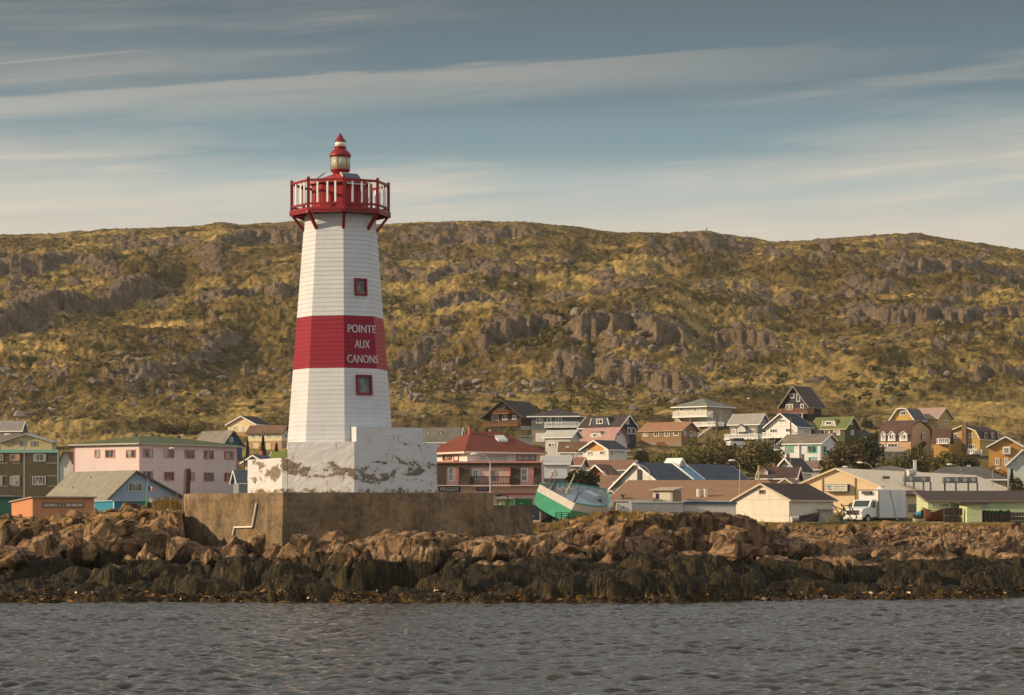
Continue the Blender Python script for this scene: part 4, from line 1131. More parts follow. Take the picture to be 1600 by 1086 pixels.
# ------------------------------------------------------------------ white masonry base
def dirv(phi): return Vector((math.cos(R(phi)), math.sin(R(phi)), 0)), Vector((-math.sin(R(phi)), math.cos(R(phi)), 0))   # along a face whose outward normal has azimuth phi, and inward
def at_px(p0, d, px):
    k = (px - 800) / F
    return p0 + d * ((k * p0.y - p0.x) / (d.x - k * d.y))
P2 = Vector((gx(553.5, 97.75), 97.75, 0))
tl, il = dirv(-14.2); tr_, ir = dirv(30.8); t0, i0 = dirv(-59.2)
P1 = at_px(P2, tl, 441); P1b = at_px(P2, tl, 449.5); P3 = at_px(P2, tr_, 683); P0 = at_px(P1, t0, 387)
def white_masonry():
    n = NT('peeling_white_masonry')
    p = n.pos(); z = n.sep(p)[2]
    big = n.noise(n.mapping(p, (1.0, 1.0, 1.9)), 1.05, 6, 0.62, 0.6); b2 = n.noise(n.mapping(p, (1, 1, 1.5), (3, 5, 7)), 3.4, 5, 0.65)
    k = n.math('ADD', n.math('MULTIPLY', big, .75), n.math('MULTIPLY', b2, .25))
    band = n.rng(n.math('ABSOLUTE', n.math('SUBTRACT', z, oz(737))), 0.0, 0.62, 0.105, 0.0)
    foot = n.rng(z, oz(768), oz(758), 0.08, 0.0)
    gone = n.rng(n.math('ADD', n.math('ADD', k, band), foot), 0.607, 0.632)
    rim = n.rng(n.math('ADD', n.math('ADD', k, band), foot), 0.56, 0.607)
    wht = n.mix(n.noise(n.mapping(p, (1, 1, .3)), 2.2, 5, .65), (.47, .465, .47), (.60, .595, .60))
    fineb = n.rng(n.noise(n.mapping(p, (1, 1, 5)), 3.0, 5, .7), .55, .75, 0, .45)
    wht = n.mix(fineb, wht, (.42, .39, .36))
    bare = n.mix(n.rng(n.noise(p, 9, 5, .75), .3, .7), (.105, .085, .064), (.275, .225, .175))
    moss = n.math('MULTIPLY', n.rng(z, oz(769), oz(760), 1.0, 0.0), n.rng(n.noise(p, 4, 4, .7), .48, .62))
    c = n.mix(n.math('MULTIPLY', rim, .35), wht, (.40, .35, .29))
    c = n.mix(gone, c, bare)
    c = n.mix(n.math('MULTIPLY', moss, .8), c, (.16, .095, .025))
    # rust runs below fixings
    xx = n.n('ShaderNodeTexVoronoi', voronoi_dimensions='2D'); xx.inputs['Scale'].default_value = 1.7
    s = n.sep(p); cv = n.n('ShaderNodeCombineXYZ'); n.l(n.math('ADD', s[0], n.math('MULTIPLY', s[1], .4)), cv.inputs[0]); n.l(n.math('MULTIPLY', z, .55), cv.inputs[1])
    n.l(cv.outputs[0], xx.inputs[0])
    df = n.n('ShaderNodeVectorMath', operation='SUBTRACT'); n.l(cv.outputs[0], df.inputs[0]); n.l(xx.outputs['Position'], df.inputs[1])
    dd = n.sep(df.outputs[0])
    run = n.math('MULTIPLY', n.rng(n.math('ABSOLUTE', dd[0]), .028, .004), n.math('MULTIPLY', n.rng(dd[1], -.15, -.01), n.rng(dd[1], .02, .0)))
    run = n.math('MULTIPLY', run, n.rng(n.noise(p, 1.3, 2), .42, .52))
    c = n.mix(n.math('MULTIPLY', run, .9), c, (.24, .10, .02))
    n.bump(n.math('ADD', n.math('MULTIPLY', gone, -1.2), n.math('ADD', n.noise(p, 3, 5, .7), n.math('MULTIPLY', n.math('MULTIPLY', gone, n.noise(p, 9, 5, .75)), 1.5))), .6, .025)
    return n.done(c, .8, .2)
M_BASE = white_masonry()
base = thing('masonry_base', 'stepped white masonry base with peeling paint and rust streaks under the lighthouse', 'base', P2 + Vector((0, 0, oz(769))))
def zf(p, z): return Vector((p.x, p.y, z))
def rugged(mb, name, parent, amp=.010):
    o = mb.build(name, M_BASE, parent)
    bm = bmesh.new(); bm.from_mesh(o.data)
    bmesh.ops.remove_doubles(bm, verts=bm.verts, dist=.0005)
    bmesh.ops.subdivide_edges(bm, edges=[e for e in bm.edges if e.calc_length() > .5], cuts=18, use_grid_fill=True)
    bm.normal_update()
    off = root_loc(parent)
    mv = []
    for v in bm.verts:
        c = v.co + off
        k = fbm(np.array([c.x * 3 + c.y * 2.1]), np.array([c.z * 3 + c.y]), 3, 5)[0]
        k2 = fbm(np.array([c.x * 9 + c.y * 7.1]), np.array([c.z * 9]), 2, 15)[0]
        mv.append(v.normal * (k * amp * 1.6 + k2 * amp * .7))
    for v, d in zip(bm.verts, mv): v.co += d
    bm.to_mesh(o.data); bm.free()
    return o
zb = oz(770.5)
zmain, zlow, zbox = gz(690.5, 98.2), gz(716.5, 99.2), gz(667.5, 98.4)
pl = [P1b, P2, P3, P3 + ir * 2.6, P1b + il * 3.2]
rugged(MB().hexa([zf(p, zb) for p in pl], [zf(p, zmain) for p in pl]), 'main_block', base)
pl = [P0, P1, P1b - tl * .012, P1b - tl * .012 + il * 1.6, P0 + (P1b - P1)]
pl = [P0, P1, P1b - tl * .015, P1b - tl * .015 + il * 2.0]
rugged(MB().hexa([zf(p, zb) for p in pl], [zf(p, zlow) for p in pl]), 'low_block', base)
Q0, Q1 = at_px(P2, tr_, 557), at_px(P2, tr_, 661)
pl = [Q0 + ir * .01, Q1 + ir * .01, Q1 + ir * 1.1, Q0 + ir * .62]
rugged(MB().hexa([zf(p, zmain - .03) for p in pl], [zf(p, zbox) for p in pl]), 'raised_block', base)

# ------------------------------------------------------------------ concrete plinth
A = Vector((gx(442.5, 96.4), 96.4, 0)); 
tR, iR = dirv(13.0); tL, iL = dirv(-50.0)
B_ = at_px(A, tL, 288); D_ = at_px(A, tR, 771)
E_ = D_ + iR * 4.0; C_ = B_ + (E_ - D_) * .3 + tR * 2.0
def plinth_mat():
    n = NT('stained_concrete')
    p = n.pos(); z = n.sep(p)[2]
    a = n.noise(p, .8, 6, .66); b = n.noise(p, 5, 6, .72); c = n.noise(p, 22, 3, .7)
    k = n.math('ADD', n.math('MULTIPLY', a, .5), n.math('ADD', n.math('MULTIPLY', b, .35), n.math('MULTIPLY', c, .15)))
    col = n.mix(n.rng(k, .36, .64), (.075, .055, .035), (.285, .205, .125))
    st = n.noise(n.mapping(p, (3.2, 3.2, .22)), 1.2, 4, .6)
    col = n.mix(n.rng(st, .52, .74, 0, .55), col, (.075, .058, .040))
    och = n.rng(n.noise(n.mapping(p, (1, 1, 1.8), (3, 1, 4)), 1.1, 5, .7), .5, .7)
    col = n.mix(n.math('MULTIPLY', och, .55), col, (.25, .145, .040))
    pal = n.math('MULTIPLY', n.rng(n.noise(n.mapping(p, (2.6, 2.6, .5), (8, 2, 1)), .9, 5, .72), .60, .72), .75)
    col = n.mix(pal, col, (.42, .37, .30))
    # pour lines and hairline cracks
    lines = n.rng(n.math('ABSOLUTE', n.math('SUBTRACT', n.math('FRACT', n.math('ADD', n.math('DIVIDE', n.math('SUBTRACT', z, oz(838)), 1.32), n.math('MULTIPLY', a, .03))), .5)), .493, .5, 0, .6)
    col = n.mix(lines, col, (.05, .04, .03))
    cr_ = n.voro(n.mix(.08, p, n.n('ShaderNodeTexNoise').outputs[1]), .55, 'DISTANCE_TO_EDGE')
    ck = n.math('MULTIPLY', n.rng(cr_, .0, .006, .0, 0), n.rng(n.noise(p, .6, 2), .5, .6))
    col = n.mix(ck, col, (.04, .032, .025))
    n.bump(n.math('ADD', n.math('MULTIPLY', b, 1.0), n.math('ADD', n.math('MULTIPLY', c, .4), n.math('MULTIPLY', a, 1.2))), .55, .05)
    return n.done(col, .92, .15)
M_PL = plinth_mat()
plinth = thing('concrete_plinth', 'massive stained concrete plinth on the shore rocks carrying the white base and lighthouse', 'plinth', zf(A, .4))
zt = gz(769.5, 96.4)
def grow(p, k): 
    c = (A + E_) / 2
    return p + (p - c).normalized() * k
top = [A, D_, E_, C_, B_]
mb = MB().hexa([zf(grow(p, .10), .3) for p in top], [zf(p, zt) for p in top])
o = mb.build('wall', M_PL, plinth)
bm = bmesh.new(); bm.from_mesh(o.data)
es = [e for e in bm.edges if e.calc_length() > .8]
bmesh.ops.subdivide_edges(bm, edges=es, cuts=40, use_grid_fill=True); bm.normal_update()
for v in bm.verts:
    c = v.co + plinth.location
    v.co += v.normal * (fbm(np.array([c.x * 1.1 + c.y]), np.array([c.z * 1.3]), 4, 3)[0] * .03)
bm.to_mesh(o.data); bm.free()
# lower return wall behind the right end
Fp = Vector((gx(772, 99.6), 99.6, 0)); Gp = Vector((gx(832, 101.6), 101.6, 0)); ii = Vector((-.35, .94, 0))
low = MB().hexa([zf(p, .9) for p in (Fp - Vector((.1, 0, 0)), Gp + Vector((.08, 0, 0)), Gp + ii * 1.2, Fp + ii * 1.2)], [zf(p, gz(789.5, 100.5)) for p in (Fp, Gp, Gp + ii * 1.2, Fp + ii * 1.2)])
o = low.build('low_concrete_wall', M_PL, None, loc=zf(Fp, 1.2)); tag(o, 'lower concrete wall running on from the right end of the plinth', 'wall')
# bent white pipe on the sunlit side
def plf(px, py):
    Y = 98.0
    for _ in range(8):
        z = gz(py, Y); k = .10 * (zt - z) / (zt - .3); q = at_px(A + Vector((-.6, -.75, 0)) * k, tL, px); Y = q.y
    return zf(q, z) - iL * .05
pp = [plf(402.5, 786), plf(395.5, 823.5), plf(367.5, 824), plf(365, 836)]
o = MB().path(pp, .035, 8).build('bent_pipe', paint((.66, .62, .54), .5, .15), None, loc=pp[-1]); tag(o, 'thin white pipe bent twice down the sunlit side of the plinth', 'pipe')
# weathered timber post by the plinth's left corner
pb, pt_ = P(288, 808, 101.6), P(293, 734, 101.6)
post = thing('timber_post', 'weathered wooden post leaning at the left corner of the concrete plinth', 'post', pb)
MB().tube(pb - Vector((0, 0, .8)), pt_, .15, .13, 12).build('post_shaft', siding((.075, .048, .030), .06, vertical=True), post)
MB().tube(pt_ + Vector((0, 0, .001)), pt_ + Vector((.0, 0, .05)), .135, .10, 12).build('post_cap', paint((.14, .06, .03), .8), post)
# ------------------------------------------------------------------ town: building kit
GABLE = [(0, 0), (.5, 1), (1, 0)]
GAMBREL = [(0, 0), (.17, .62), (.5, 1), (.83, .62), (1, 0)]
CLIP = [(0, 0), (.30, .93), (.5, 1), (.70, .93), (1, 0)]
GREYW = (.62, .62, .60); WT = (.72, .71, .68); CREAM = (.66, .55, .36)
class House:
    """A building with two visible walls meeting in a corner; every number in photo pixels is turned into metres on its own walls."""
    def __init__(s, name, label, cat, xc, xl, xr, yb, ye, Y, yaw, L=None, Rr=None, deep=2.5, group=None, root=None):
        s.C = Vector((gx(xc, Y), Y, 0)); th = R(yaw)
        s.u = Vector((-math.cos(th), math.sin(th), 0)); s.v = Vector((math.sin(th), math.cos(th), 0))
        s.L = L if L else s.t_at('L', xl); s.R = Rr if Rr else s.t_at('R', xr)
        if not Rr and not .5 < s.R < 20: s.R = 8.0
        s.zb = gz(yb, Y); s.ze = gz(ye, Y); s.Y = Y; s.deep = deep
        s.root = root or thing(name, label, cat, zf(s.C, s.zb), group)
        s.n = 0
    def dirn(s, f): return s.u if f == 'L' else s.v
    def nrm(s, f): return -s.v if f == 'L' else -s.u
    def t_at(s, f, px, base=None):
        d = s.dirn(f); o = base if base is not None else s.C; k = (px - 800.0) / F
        return (k * o.y - o.x) / (d.x - k * d.y)
    def pt(s, f, t, z, out=0.0):
        p = s.C + s.dirn(f) * t + s.nrm(f) * out; return Vector((p.x, p.y, z))
    def uv(s, a, b, z):
        p = s.C + s.u * a + s.v * b; return Vector((p.x, p.y, z))
    def px_pt(s, f, px, py, out=0.0):
        base = s.C + s.nrm(f) * out
        t = s.t_at(f, px, base); p = base + s.dirn(f) * t
        return t, gz(py, p.y), p.y
    # -- walls; ridge 'u' puts the gable on the right wall, 'v' on the left wall
    def walls(s, mat, ridge=None, prof=GABLE, zr=None, lower=None, ylow=None):
        mb = MB(); z0, z1 = s.zb - s.deep, s.ze
        zs = z0
        cs = [(0, 0), (s.L, 0), (s.L, s.R), (0, s.R)]
        if lower is not None:
            zs = gz(ylow, s.Y)
            lb = MB().hexa([s.uv(a, b, z0) for a, b in cs], [s.uv(a, b, zs) for a, b in cs]); lb.build('lower_wall', lower, s.root)
        mb.hexa([s.uv(a, b, zs) for a, b in cs], [s.uv(a, b, z1) for a, b in cs])
        if ridge in ('u', 'v'):
            W = s.L if ridge == 'v' else s.R; D = s.R if ridge == 'v' else s.L
            h = zr - z1
            P_ = (lambda q, d, z: s.uv(q, d, z)) if ridge == 'v' else (lambda q, d, z: s.uv(d, q, z))
            a = [P_(q * W, 0.0, z1 + k * h - .03) for q, k in prof]; b = [P_(q * W, D, z1 + k * h - .03) for q, k in prof]
            if prof[0][1] > 0: a.insert(0, P_(0, 0, z1)); b.insert(0, P_(0, D, z1))
            if prof[-1][1] > 0: a.append(P_(W, 0, z1)); b.append(P_(W, D, z1))
            mb.hexa(a, b)
        return mb.build('wall', mat, s.root)
    def roof(s, mat, ridge, zr=None, yr=None, prof=GABLE, ov=.35, th=.16, trim=None, segs=None, eave=.3):
        """pitched roof in slabs; segs: a second material per slab"""
        if zr is None: zr = gz(yr, s.Y + (s.R if ridge == 'v' else s.L) * .25)
        W = s.L if ridge == 'v' else s.R; D = s.R if ridge == 'v' else s.L
        h = zr - s.ze
        P_ = (lambda q, d, z: s.uv(q, d, z)) if ridge == 'v' else (lambda q, d, z: s.uv(d, q, z))
        pts = [(q * W, s.ze + k * h) for q, k in prof]
        def ext(p, q, e):
            d = math.hypot(p[0] - q[0], p[1] - q[1]); return (p[0] + (p[0] - q[0]) / d * e, p[1] + (p[1] - q[1]) / d * e)
        pts[0] = ext(pts[0], pts[1], eave); pts[-1] = ext(pts[-1], pts[-2], eave)
        mb = MB()
        for i, (a, b) in enumerate(zip(pts[:-1], pts[1:])):
            mi = segs[i] if segs else 0
            lo = [P_(a[0], -ov, a[1]), P_(b[0], -ov, b[1]), P_(b[0], D + ov, b[1]), P_(a[0], D + ov, a[1])]
            up = [p + Vector((0, 0, th)) for p in lo]
            mb.hexa(lo, up, mi)
        o = mb.build('roof', mat, s.root)
        if trim:
            tb = MB()
            for dd in (-ov - .05, D + ov + .05):
                for a, b in zip(pts[:-1], pts[1:]):
                    p, q = P_(a[0], dd, a[1] + th * .35), P_(b[0], dd, b[1] + th * .35)
                    tb.bar(p, q, .07, .17)
            for a in (pts[0], pts[-1]):
                tb.bar(P_(a[0], -ov - .09, a[1] + th * .3), P_(a[0], D + ov + .09, a[1] + th * .3), .09, .15)
            tb.build('fascia', trim, o)
        s.zr = zr; s.roof_o = o
        return o
    def hip(s, mat, yr, inset=None, ov=.5, th=.14, trim=None, along=None):
        """hipped roof: ridge along the longer side"""
        zr = gz(yr, s.Y + min(s.L, s.R) * .5)
        a0, a1, b0, b1 = -ov, s.L + ov, -ov, s.R + ov
        e = s.ze
        la, lb = a1 - a0, b1 - b0
        if along is None: along = 'u' if la >= lb else 'v'
        k = inset if inset is not None else min(la, lb) / 2
        if along == 'u': r0, r1 = (a0 + k, (b0 + b1) / 2), (a1 - k, (b0 + b1) / 2)
        else: r0, r1 = ((a0 + a1) / 2, b0 + k), ((a0 + a1) / 2, b1 - k)
        c = [(a0, b0), (a1, b0), (a1, b1), (a0, b1)]
        mb = MB(); lo = [s.uv(*q, e) for q in c]; hi = [s.uv(*q, e + th) for q in c]
        p0, p1 = s.uv(*r0, zr), s.uv(*r1, zr)
        mb.poly(lo[::-1])
        for i in range(4): mb.poly([lo[i], lo[(i + 1) % 4], hi[(i + 1) % 4], hi[i]])
        if along == 'u': mb.poly([hi[0], hi[1], p1, p0]).poly([hi[1], hi[2], p1]).poly([hi[2], hi[3], p0, p1]).poly([hi[3], hi[0], p0])
        else: mb.poly([hi[0], hi[1], p0]).poly([hi[1], hi[2], p1, p0]).poly([hi[2], hi[3], p1]).poly([hi[3], hi[0], p0, p1])
        o = mb.build('roof', mat, s.root)
        if trim:
            tb = MB()
            for i in range(4):
                p, q = lo[i], lo[(i + 1) % 4]; d = (q - p).normalized() * .06
                tb.bar(p + d + Vector((0, 0, .02)), q - d + Vector((0, 0, .04)), .09, .17)
            tb.build('fascia', trim, o)
        s.zr = zr; s.roof_o = o
        return o
    def window(s, f, px, py, w, h, frame=None, cols=2, rows=1, out=.0, name='window', glass=None, fw=.10, arch=False):
        t0, _, _ = s.px_pt(f, px - w / 2.0, py, out); t1, _, _ = s.px_pt(f, px + w / 2.0, py, out)
        t, z, Yd = s.px_pt(f, px, py, out)
        W = abs(t1 - t0); hh = h * Yd / F; ta = min(t0, t1)
        d = s.dirn(f); nn = s.nrm(f)
        fw = min(fw, W * .2, hh * .2)
        def slab(mb, a, b, za, zb_, o0, o1):
            lo = [s.pt(f, a, za, out + o0), s.pt(f, b, za, out + o0), s.pt(f, b, za, out + o1), s.pt(f, a, za, out + o1)]
            mb.hexa(lo, [p + Vector((0, 0, zb_ - za)) for p in lo])
        g = MB(); slab(g, ta + fw * .6, ta + W - fw * .6, z - hh / 2 + fw * .6, z + hh / 2 - fw * .6, -.02, .02)
        s.n += 1
        o = g.build(name, glass or glass_dark(seed=float(s.n % 7)), s.root)
        fr = MB()
        slab(fr, ta, ta + W, z - hh / 2, z - hh / 2 + fw, .0, .07); slab(fr, ta, ta + W, z + hh / 2 - fw, z + hh / 2, .0, .07)
        slab(fr, ta, ta + fw, z - hh / 2 + fw, z + hh / 2 - fw, .0, .068); slab(fr, ta + W - fw, ta + W, z - hh / 2 + fw, z + hh / 2 - fw, .0, .068)
        mw = fw * .55
        for c in range(1, cols):
            q = ta + W * c / cols; slab(fr, q - mw / 2, q + mw / 2, z - hh / 2 + fw, z + hh / 2 - fw, .0, .05)
        for r in range(1, rows):
            q = z - hh / 2 + hh * r / rows; slab(fr, ta + fw, ta + W - fw, q - mw / 2, q + mw / 2, .0, .045)
        fr.build('frame', frame or paint((.70, .69, .66), .5, .06), o)
        return o
    def slab(s, f, px0, px1, py0, py1, o0, o1, name, mat, parent=None):
        """box on a wall: columns px0..px1, rows py0 (top)..py1, from o0 to o1 metres in front of the wall"""
        a, _, _ = s.px_pt(f, px0, py0, o1); b, _, _ = s.px_pt(f, px1, py0, o1)
        Yd = s.px_pt(f, (px0 + px1) / 2.0, py0, o1)[2]
        z0, z1 = gz(py1, Yd), gz(py0, Yd)
        lo = [s.pt(f, a, z0, o0), s.pt(f, b, z0, o0), s.pt(f, b, z0, o1), s.pt(f, a, z0, o1)]
        return MB().hexa(lo, [p + Vector((0, 0, z1 - z0)) for p in lo]).build(name, mat, parent or s.root)
    def balcony(s, f, px0, px1, py_top, py_floor, depth=1.4, mat=None, posts=True, gap=.28, floor=None):
        mat = mat or paint(WT, .5, .08)
        a, _, _ = s.px_pt(f, px0, py_floor, depth); b, _, _ = s.px_pt(f, px1, py_floor, depth)
        Yd = s.px_pt(f, (px0 + px1) / 2.0, py_floor, depth)[2]
        z0, z1 = gz(py_floor, Yd), gz(py_top, Yd); a, b = min(a, b), max(a, b)
        lo = [s.pt(f, a, z0 - .18, .01), s.pt(f, b, z0 - .18, .01), s.pt(f, b, z0 - .18, depth), s.pt(f, a, z0 - .18, depth)]
        o = MB().hexa(lo, [p + Vector((0, 0, .18)) for p in lo]).build('balcony', floor or mat, s.root)
        mb = MB()
        def run(p, q):
            L = (q - p).length; n = max(2, int(L / gap)); up = Vector((0, 0, 1))
            mb.bar(p + up * (z1 - z0), q + up * (z1 - z0), .09, .09); mb.bar(p + up * .12, q + up * .12, .06, .07)
            for i in range(n + 1):
                c = p + (q - p) * (i / n); big = i in (0, n)
                mb.cbox(c + up * ((z1 - z0) / 2), .10 if big else gap * .42, .10 if big else .04, z1 - z0, 0, (q - p).normalized(), up.cross((q - p).normalized()))
        c0, c1, c2, c3 = s.pt(f, a + .06, z0, .05), s.pt(f, a + .06, z0, depth - .06), s.pt(f, b - .06, z0, depth - .06), s.pt(f, b - .06, z0, .05)
        run(c0, c1); run(c1, c2); run(c2, c3)
        mb.build('railing', mat, o)
        return o
    def posts(s, f, pxs, py_top, depth, mat):
        for px in pxs:
            t, z, Yd = s.px_pt(f, px, py_top, depth - .1)
            p = s.pt(f, t, s.zb - 1.0, depth - .1); MB().bar(p, Vector((p.x, p.y, z)), .14, .14).build('deck_post', mat, s.root)
    def chimney(s, px, py_top, py_bot, w, Yd, mat, cap=True):
        x = gx(px, Yd); ww = w * Yd / F
        z0, z1 = gz(py_bot, Yd) - .8, gz(py_top, Yd)
        o = MB().cbox((x, Yd, (z0 + z1) / 2), ww, ww, z1 - z0, 0, -s.u, s.v).build('chimney', mat, s.root)
        if cap: MB().cbox((x, Yd, z1 + .05), ww * 1.15, ww * 1.15, .10, 0, -s.u, s.v).build('chimney_cap', paint((.10, .09, .085), .8), o)
        return o
    def dormer(s, f, px0, px1, py_top, py_bot, inset, depth, wall, roofm, flare=0.0, win=None, frame=None, trim=None, rise=.0, kind='shed'):
        """dormer standing in the roof above wall f; its front stands inset metres behind that wall; flare spreads its foot"""
        base = -inset
        a, _, _ = s.px_pt(f, px0, py_bot, base); b, _, Yd = s.px_pt(f, px1, py_bot, base)
        Yd = s.px_pt(f, (px0 + px1) / 2.0, py_bot, base)[2]
        z0, z1 = gz(py_bot, Yd), gz(py_top, Yd); a, b = min(a, b), max(a, b)
        Wd = b - a; fl = flare * Wd
        fr = [s.pt(f, a, z0 - .3, base), s.pt(f, b, z0 - .3, base), s.pt(f, b - fl, z1, base), s.pt(f, a + fl, z1, base)]
        bk = [p - s.nrm(f) * depth for p in fr]
        if kind == 'gable':
            m0 = s.pt(f, (a + b) / 2, z1 + rise, base)
            fr = fr[:3] + [m0] + fr[3:]; bk = [p - s.nrm(f) * depth for p in fr]
        o = MB().hexa(fr, bk).build('dormer', wall, s.root)
        nn = s.nrm(f)
        mb = MB()
        tops = [fr[3], fr[2]] if kind != 'gable' else None
        if kind == 'gable':
            for p, q in ((fr[4], fr[3]), (fr[2], fr[3])):
                e = (p - q).normalized() * .15
                lo = [p + e + nn * .2, q + nn * .2, q - nn * depth, p + e - nn * depth]
                mb.hexa(lo, [v + Vector((0, 0, .1)) for v in lo])
        else:
            e = (fr[2] - fr[3]).normalized() * .15
            lo = [fr[3] - e + nn * .2, fr[2] + e + nn * .2, fr[2] + e - nn * depth + Vector((0, 0, rise)), fr[3] - e - nn * depth + Vector((0, 0, rise))]
            mb.hexa(lo, [v + Vector((0, 0, .1)) for v in lo])
        mb.build('dormer_roof', roofm, o)
        if trim:
            tb = MB(); ring_ = fr
            for i in range(1, len(ring_)):
                p, q = ring_[i], ring_[(i + 1) % len(ring_)]
                tb.bar(p + nn * .06, q + nn * .06, .12, .12, 0, nn)
            tb.build('dormer_trim', trim, o)
        if win:
            w = s.window(f, win[0], win[1], win[2], win[3], frame, out=base + .0)
        return o

def shed_box(name, label, cat, px0, px1, py0, py1, Y, depth, mat, yaw=0.0, roof=None, ov=.15):
    th = R(yaw); ax = Vector((math.cos(th), -math.sin(th), 0)); ay = Vector((math.sin(th), math.cos(th), 0))
    c = Vector((gx(px0, Y), Y, 0)); k = (px1 - 800.0) / F
    t = (k * c.y - c.x) / (ax.x - k * ax.y)
    z0, z1 = gz(py1, Y), gz(py0, Y)
    r = thing(name, label, cat, zf(c, z0))
    MB().obox(zf(c, z0 - .6), ax * t, ay * depth, Vector((0, 0, z1 - z0 + .6))).build('wall', mat, r)
    if roof: MB().obox(zf(c, z1) - ax * ov - ay * ov, ax * (t + 2 * ov), ay * (depth + 2 * ov), Vector((0, 0, .14))).build('roof', roof, r)
    return r
BRICK = paint((.17, .075, .05), .85, .3, 3.0); DARKR = roofing((.055, .045, .042)); GREYR = roofing((.17, .165, .155)); BROWNR = roofing((.16, .095, .06))
TRIMW = paint(WT, .5, .06); TRIMD = paint((.06, .045, .04), .6)
# ------------------------------------------------------------------ town: left of the lighthouse
def hs(name, label, xc, xl, xr, yb, ye, Y, yaw, wall, ridge=None, yr=None, roof=None, prof=GABLE, trim=TRIMW, ov=.35, lower=None, ylow=None, wins=(), frame=None, hip=False, along=None, inset=None, L=None, Rr=None, root=None, deep=2.5, cat='house', segs=None, eave=.3, th=.16):
    h = House(name, label, cat, xc, xl, xr, yb, ye, Y, yaw, L, Rr, deep, root=root)
    if hip:
        h.walls(wall, lower=lower, ylow=ylow); h.hip(roof, yr, inset, ov, trim=trim, along=along)
    elif ridge:
        zr = gz(yr, h.Y + (h.R if ridge == 'v' else h.L) * .2)
        h.walls(wall, ridge, prof, zr, lower, ylow); h.roof(roof, ridge, zr=zr, prof=prof, trim=trim, ov=ov, segs=segs, eave=eave, th=th)
    else:
        h.walls(wall, lower=lower, ylow=ylow)
        if roof:
            cs = [(-ov, -ov), (h.L + ov, -ov), (h.L + ov, h.R + ov), (-ov, h.R + ov)]
            MB().hexa([h.uv(a, b, h.ze) for a, b in cs], [h.uv(a, b, h.ze + th) for a, b in cs]).build('roof', roof, h.root)
    for w in wins: h.window(w[0], w[1], w[2], w[3], w[4], frame, *(w[5:]))
    return h
sd = siding
hs('grey_house', 'grey house with a low grey roof at the far left above the yellow gabled building', 32, -40, 40, 696, 672, 420, 15, sd((.20, .17, .15)), 'u', 659, roofing((.22, .21, .20)))
h = hs('yellow_building', 'pale yellow gabled building behind the dark corrugated block at the far left', 81, 2, 88, 725, 691, 365, 8, sd((.45, .40, .22)), 'v', 679, metal((.36, .42, .46)), trim=paint((.30, .27, .24)), wins=[('L', 35, 693, 11, 8), ('L', 53, 693, 11, 8), ('L', 22, 691, 4, 4, 1)], frame=paint((.22, .24, .24)))
h = hs('corrugated_block', 'dark olive corrugated three storey block with teal edging at the far left', 91, -60, 93.5, 806, 706, 335, 2, sd((.085, .068, .036), .5, vertical=True), None, None, paint((.12, .11, .09)), ov=.05)
TEAL = paint((.20, .42, .33), .5)
h.slab('L', -60, 91.5, 702.5, 707.5, .02, .16, 'eave_trim', TEAL); h.slab('L', 89.6, 91.4, 707.8, 790, .02, .12, 'corner_trim', TEAL)
for y in (723, 743, 759):
    for a, b in ((-10, 12), (19, 32), (46, 48), (73, 89)): h.slab('L', a, b, y, y + 1.2, .02, .06, 'joint_strip', paint((.36, .31, .24), .7))
for px, py, w, hh, g in ((23, 715, 15, 11, 1), (62, 715, 19, 12, 0), (1, 715, 8, 10, 0), (23, 751, 15, 14, 0), (61, 751, 21, 14, 0), (0, 751, 7, 14, 0)):
    h.window('L', px, py, w, hh, paint((.45, .42, .36)) if not g else paint((.42, .28, .15)), 2 if w < 20 else 4)
h.slab('L', 24, 31, 710, 719, .05, .09, 'boarding', paint((.48, .30, .17)))
shed_box('green_shed', 'dark green shed at the far left edge beside the orange shed', 'shed', -30, 19, 776, 813, 262, 5, sd((.012, .085, .055), .4), roof=paint((.20, .22, .21)))
h = hs('orange_shed', 'low orange shed with strip windows just above the shore rocks at the left', 51, 18, 147, 814, 784, 250, 66, sd((.50, .215, .105), .3, vertical=True, line=.2), 'v', 778, paint((.34, .25, .21)), [(0, 1), (1, 0)], ov=.2, trim=None, th=.12, cat='shed', wins=[('R', 81.5, 789, 31, 8, 3), ('R', 116, 789, 30, 8, 3)], frame=paint((.16, .08, .05)))
h.slab('L', 29, 34, 803.5, 813, .0, .05, 'door', paint((.05, .03, .025)))
for px in (94, 114, 100): h.slab('R', px, px + .7, 795, 812, .0, .03, 'door_joint', paint((.25, .11, .06)))
BLU = sd((.25, .335, .45), .25)
h = hs('blue_gabled_shed', 'pale blue gabled boat shed with a wide grey roof, in front of the pink building', 165, 68, 284, 808, 782, 285, 50, BLU, 'u', 737, roofing((.245, .225, .175), .18), [(0, 0), (.38, 1), (1, .12)], trim=paint((.10, .075, .07)), cat='shed', wins=[('R', 211, 761, 23, 14, 3)], frame=paint((.46, .46, .44)))
for px, y0, y1, a, b in ((94, 745, 757, .25, .62), (88, 759, 767, .2, .33)):
    t = h.t_at('L', px); c = h.uv(t - 2.6 * b, h.R * .38 * b * 1.2, h.ze + (h.zr - h.ze) * b)
    MB().tube(c, c + Vector((0, 0, (y1 - y0) * 285 / F)), .11, .11, 8).build('vent_pipe', metal((.5, .48, .44), .4), h.root)
TQ = sd((.018, .19, .30), .3, vertical=True)
h = hs('turquoise_workshop', 'low turquoise workshop with dark openings below the pale blue gable', 178, 148, 271, 810, 783, 270, 70, TQ, None, None, paint((.30, .40, .44)), ov=.2, th=.1, cat='workshop', wins=[('R', 197, 790, 9, 8, 1), ('R', 208, 790, 9, 8, 1), ('R', 221, 790, 10, 9, 1)], frame=paint((.03, .15, .24)))
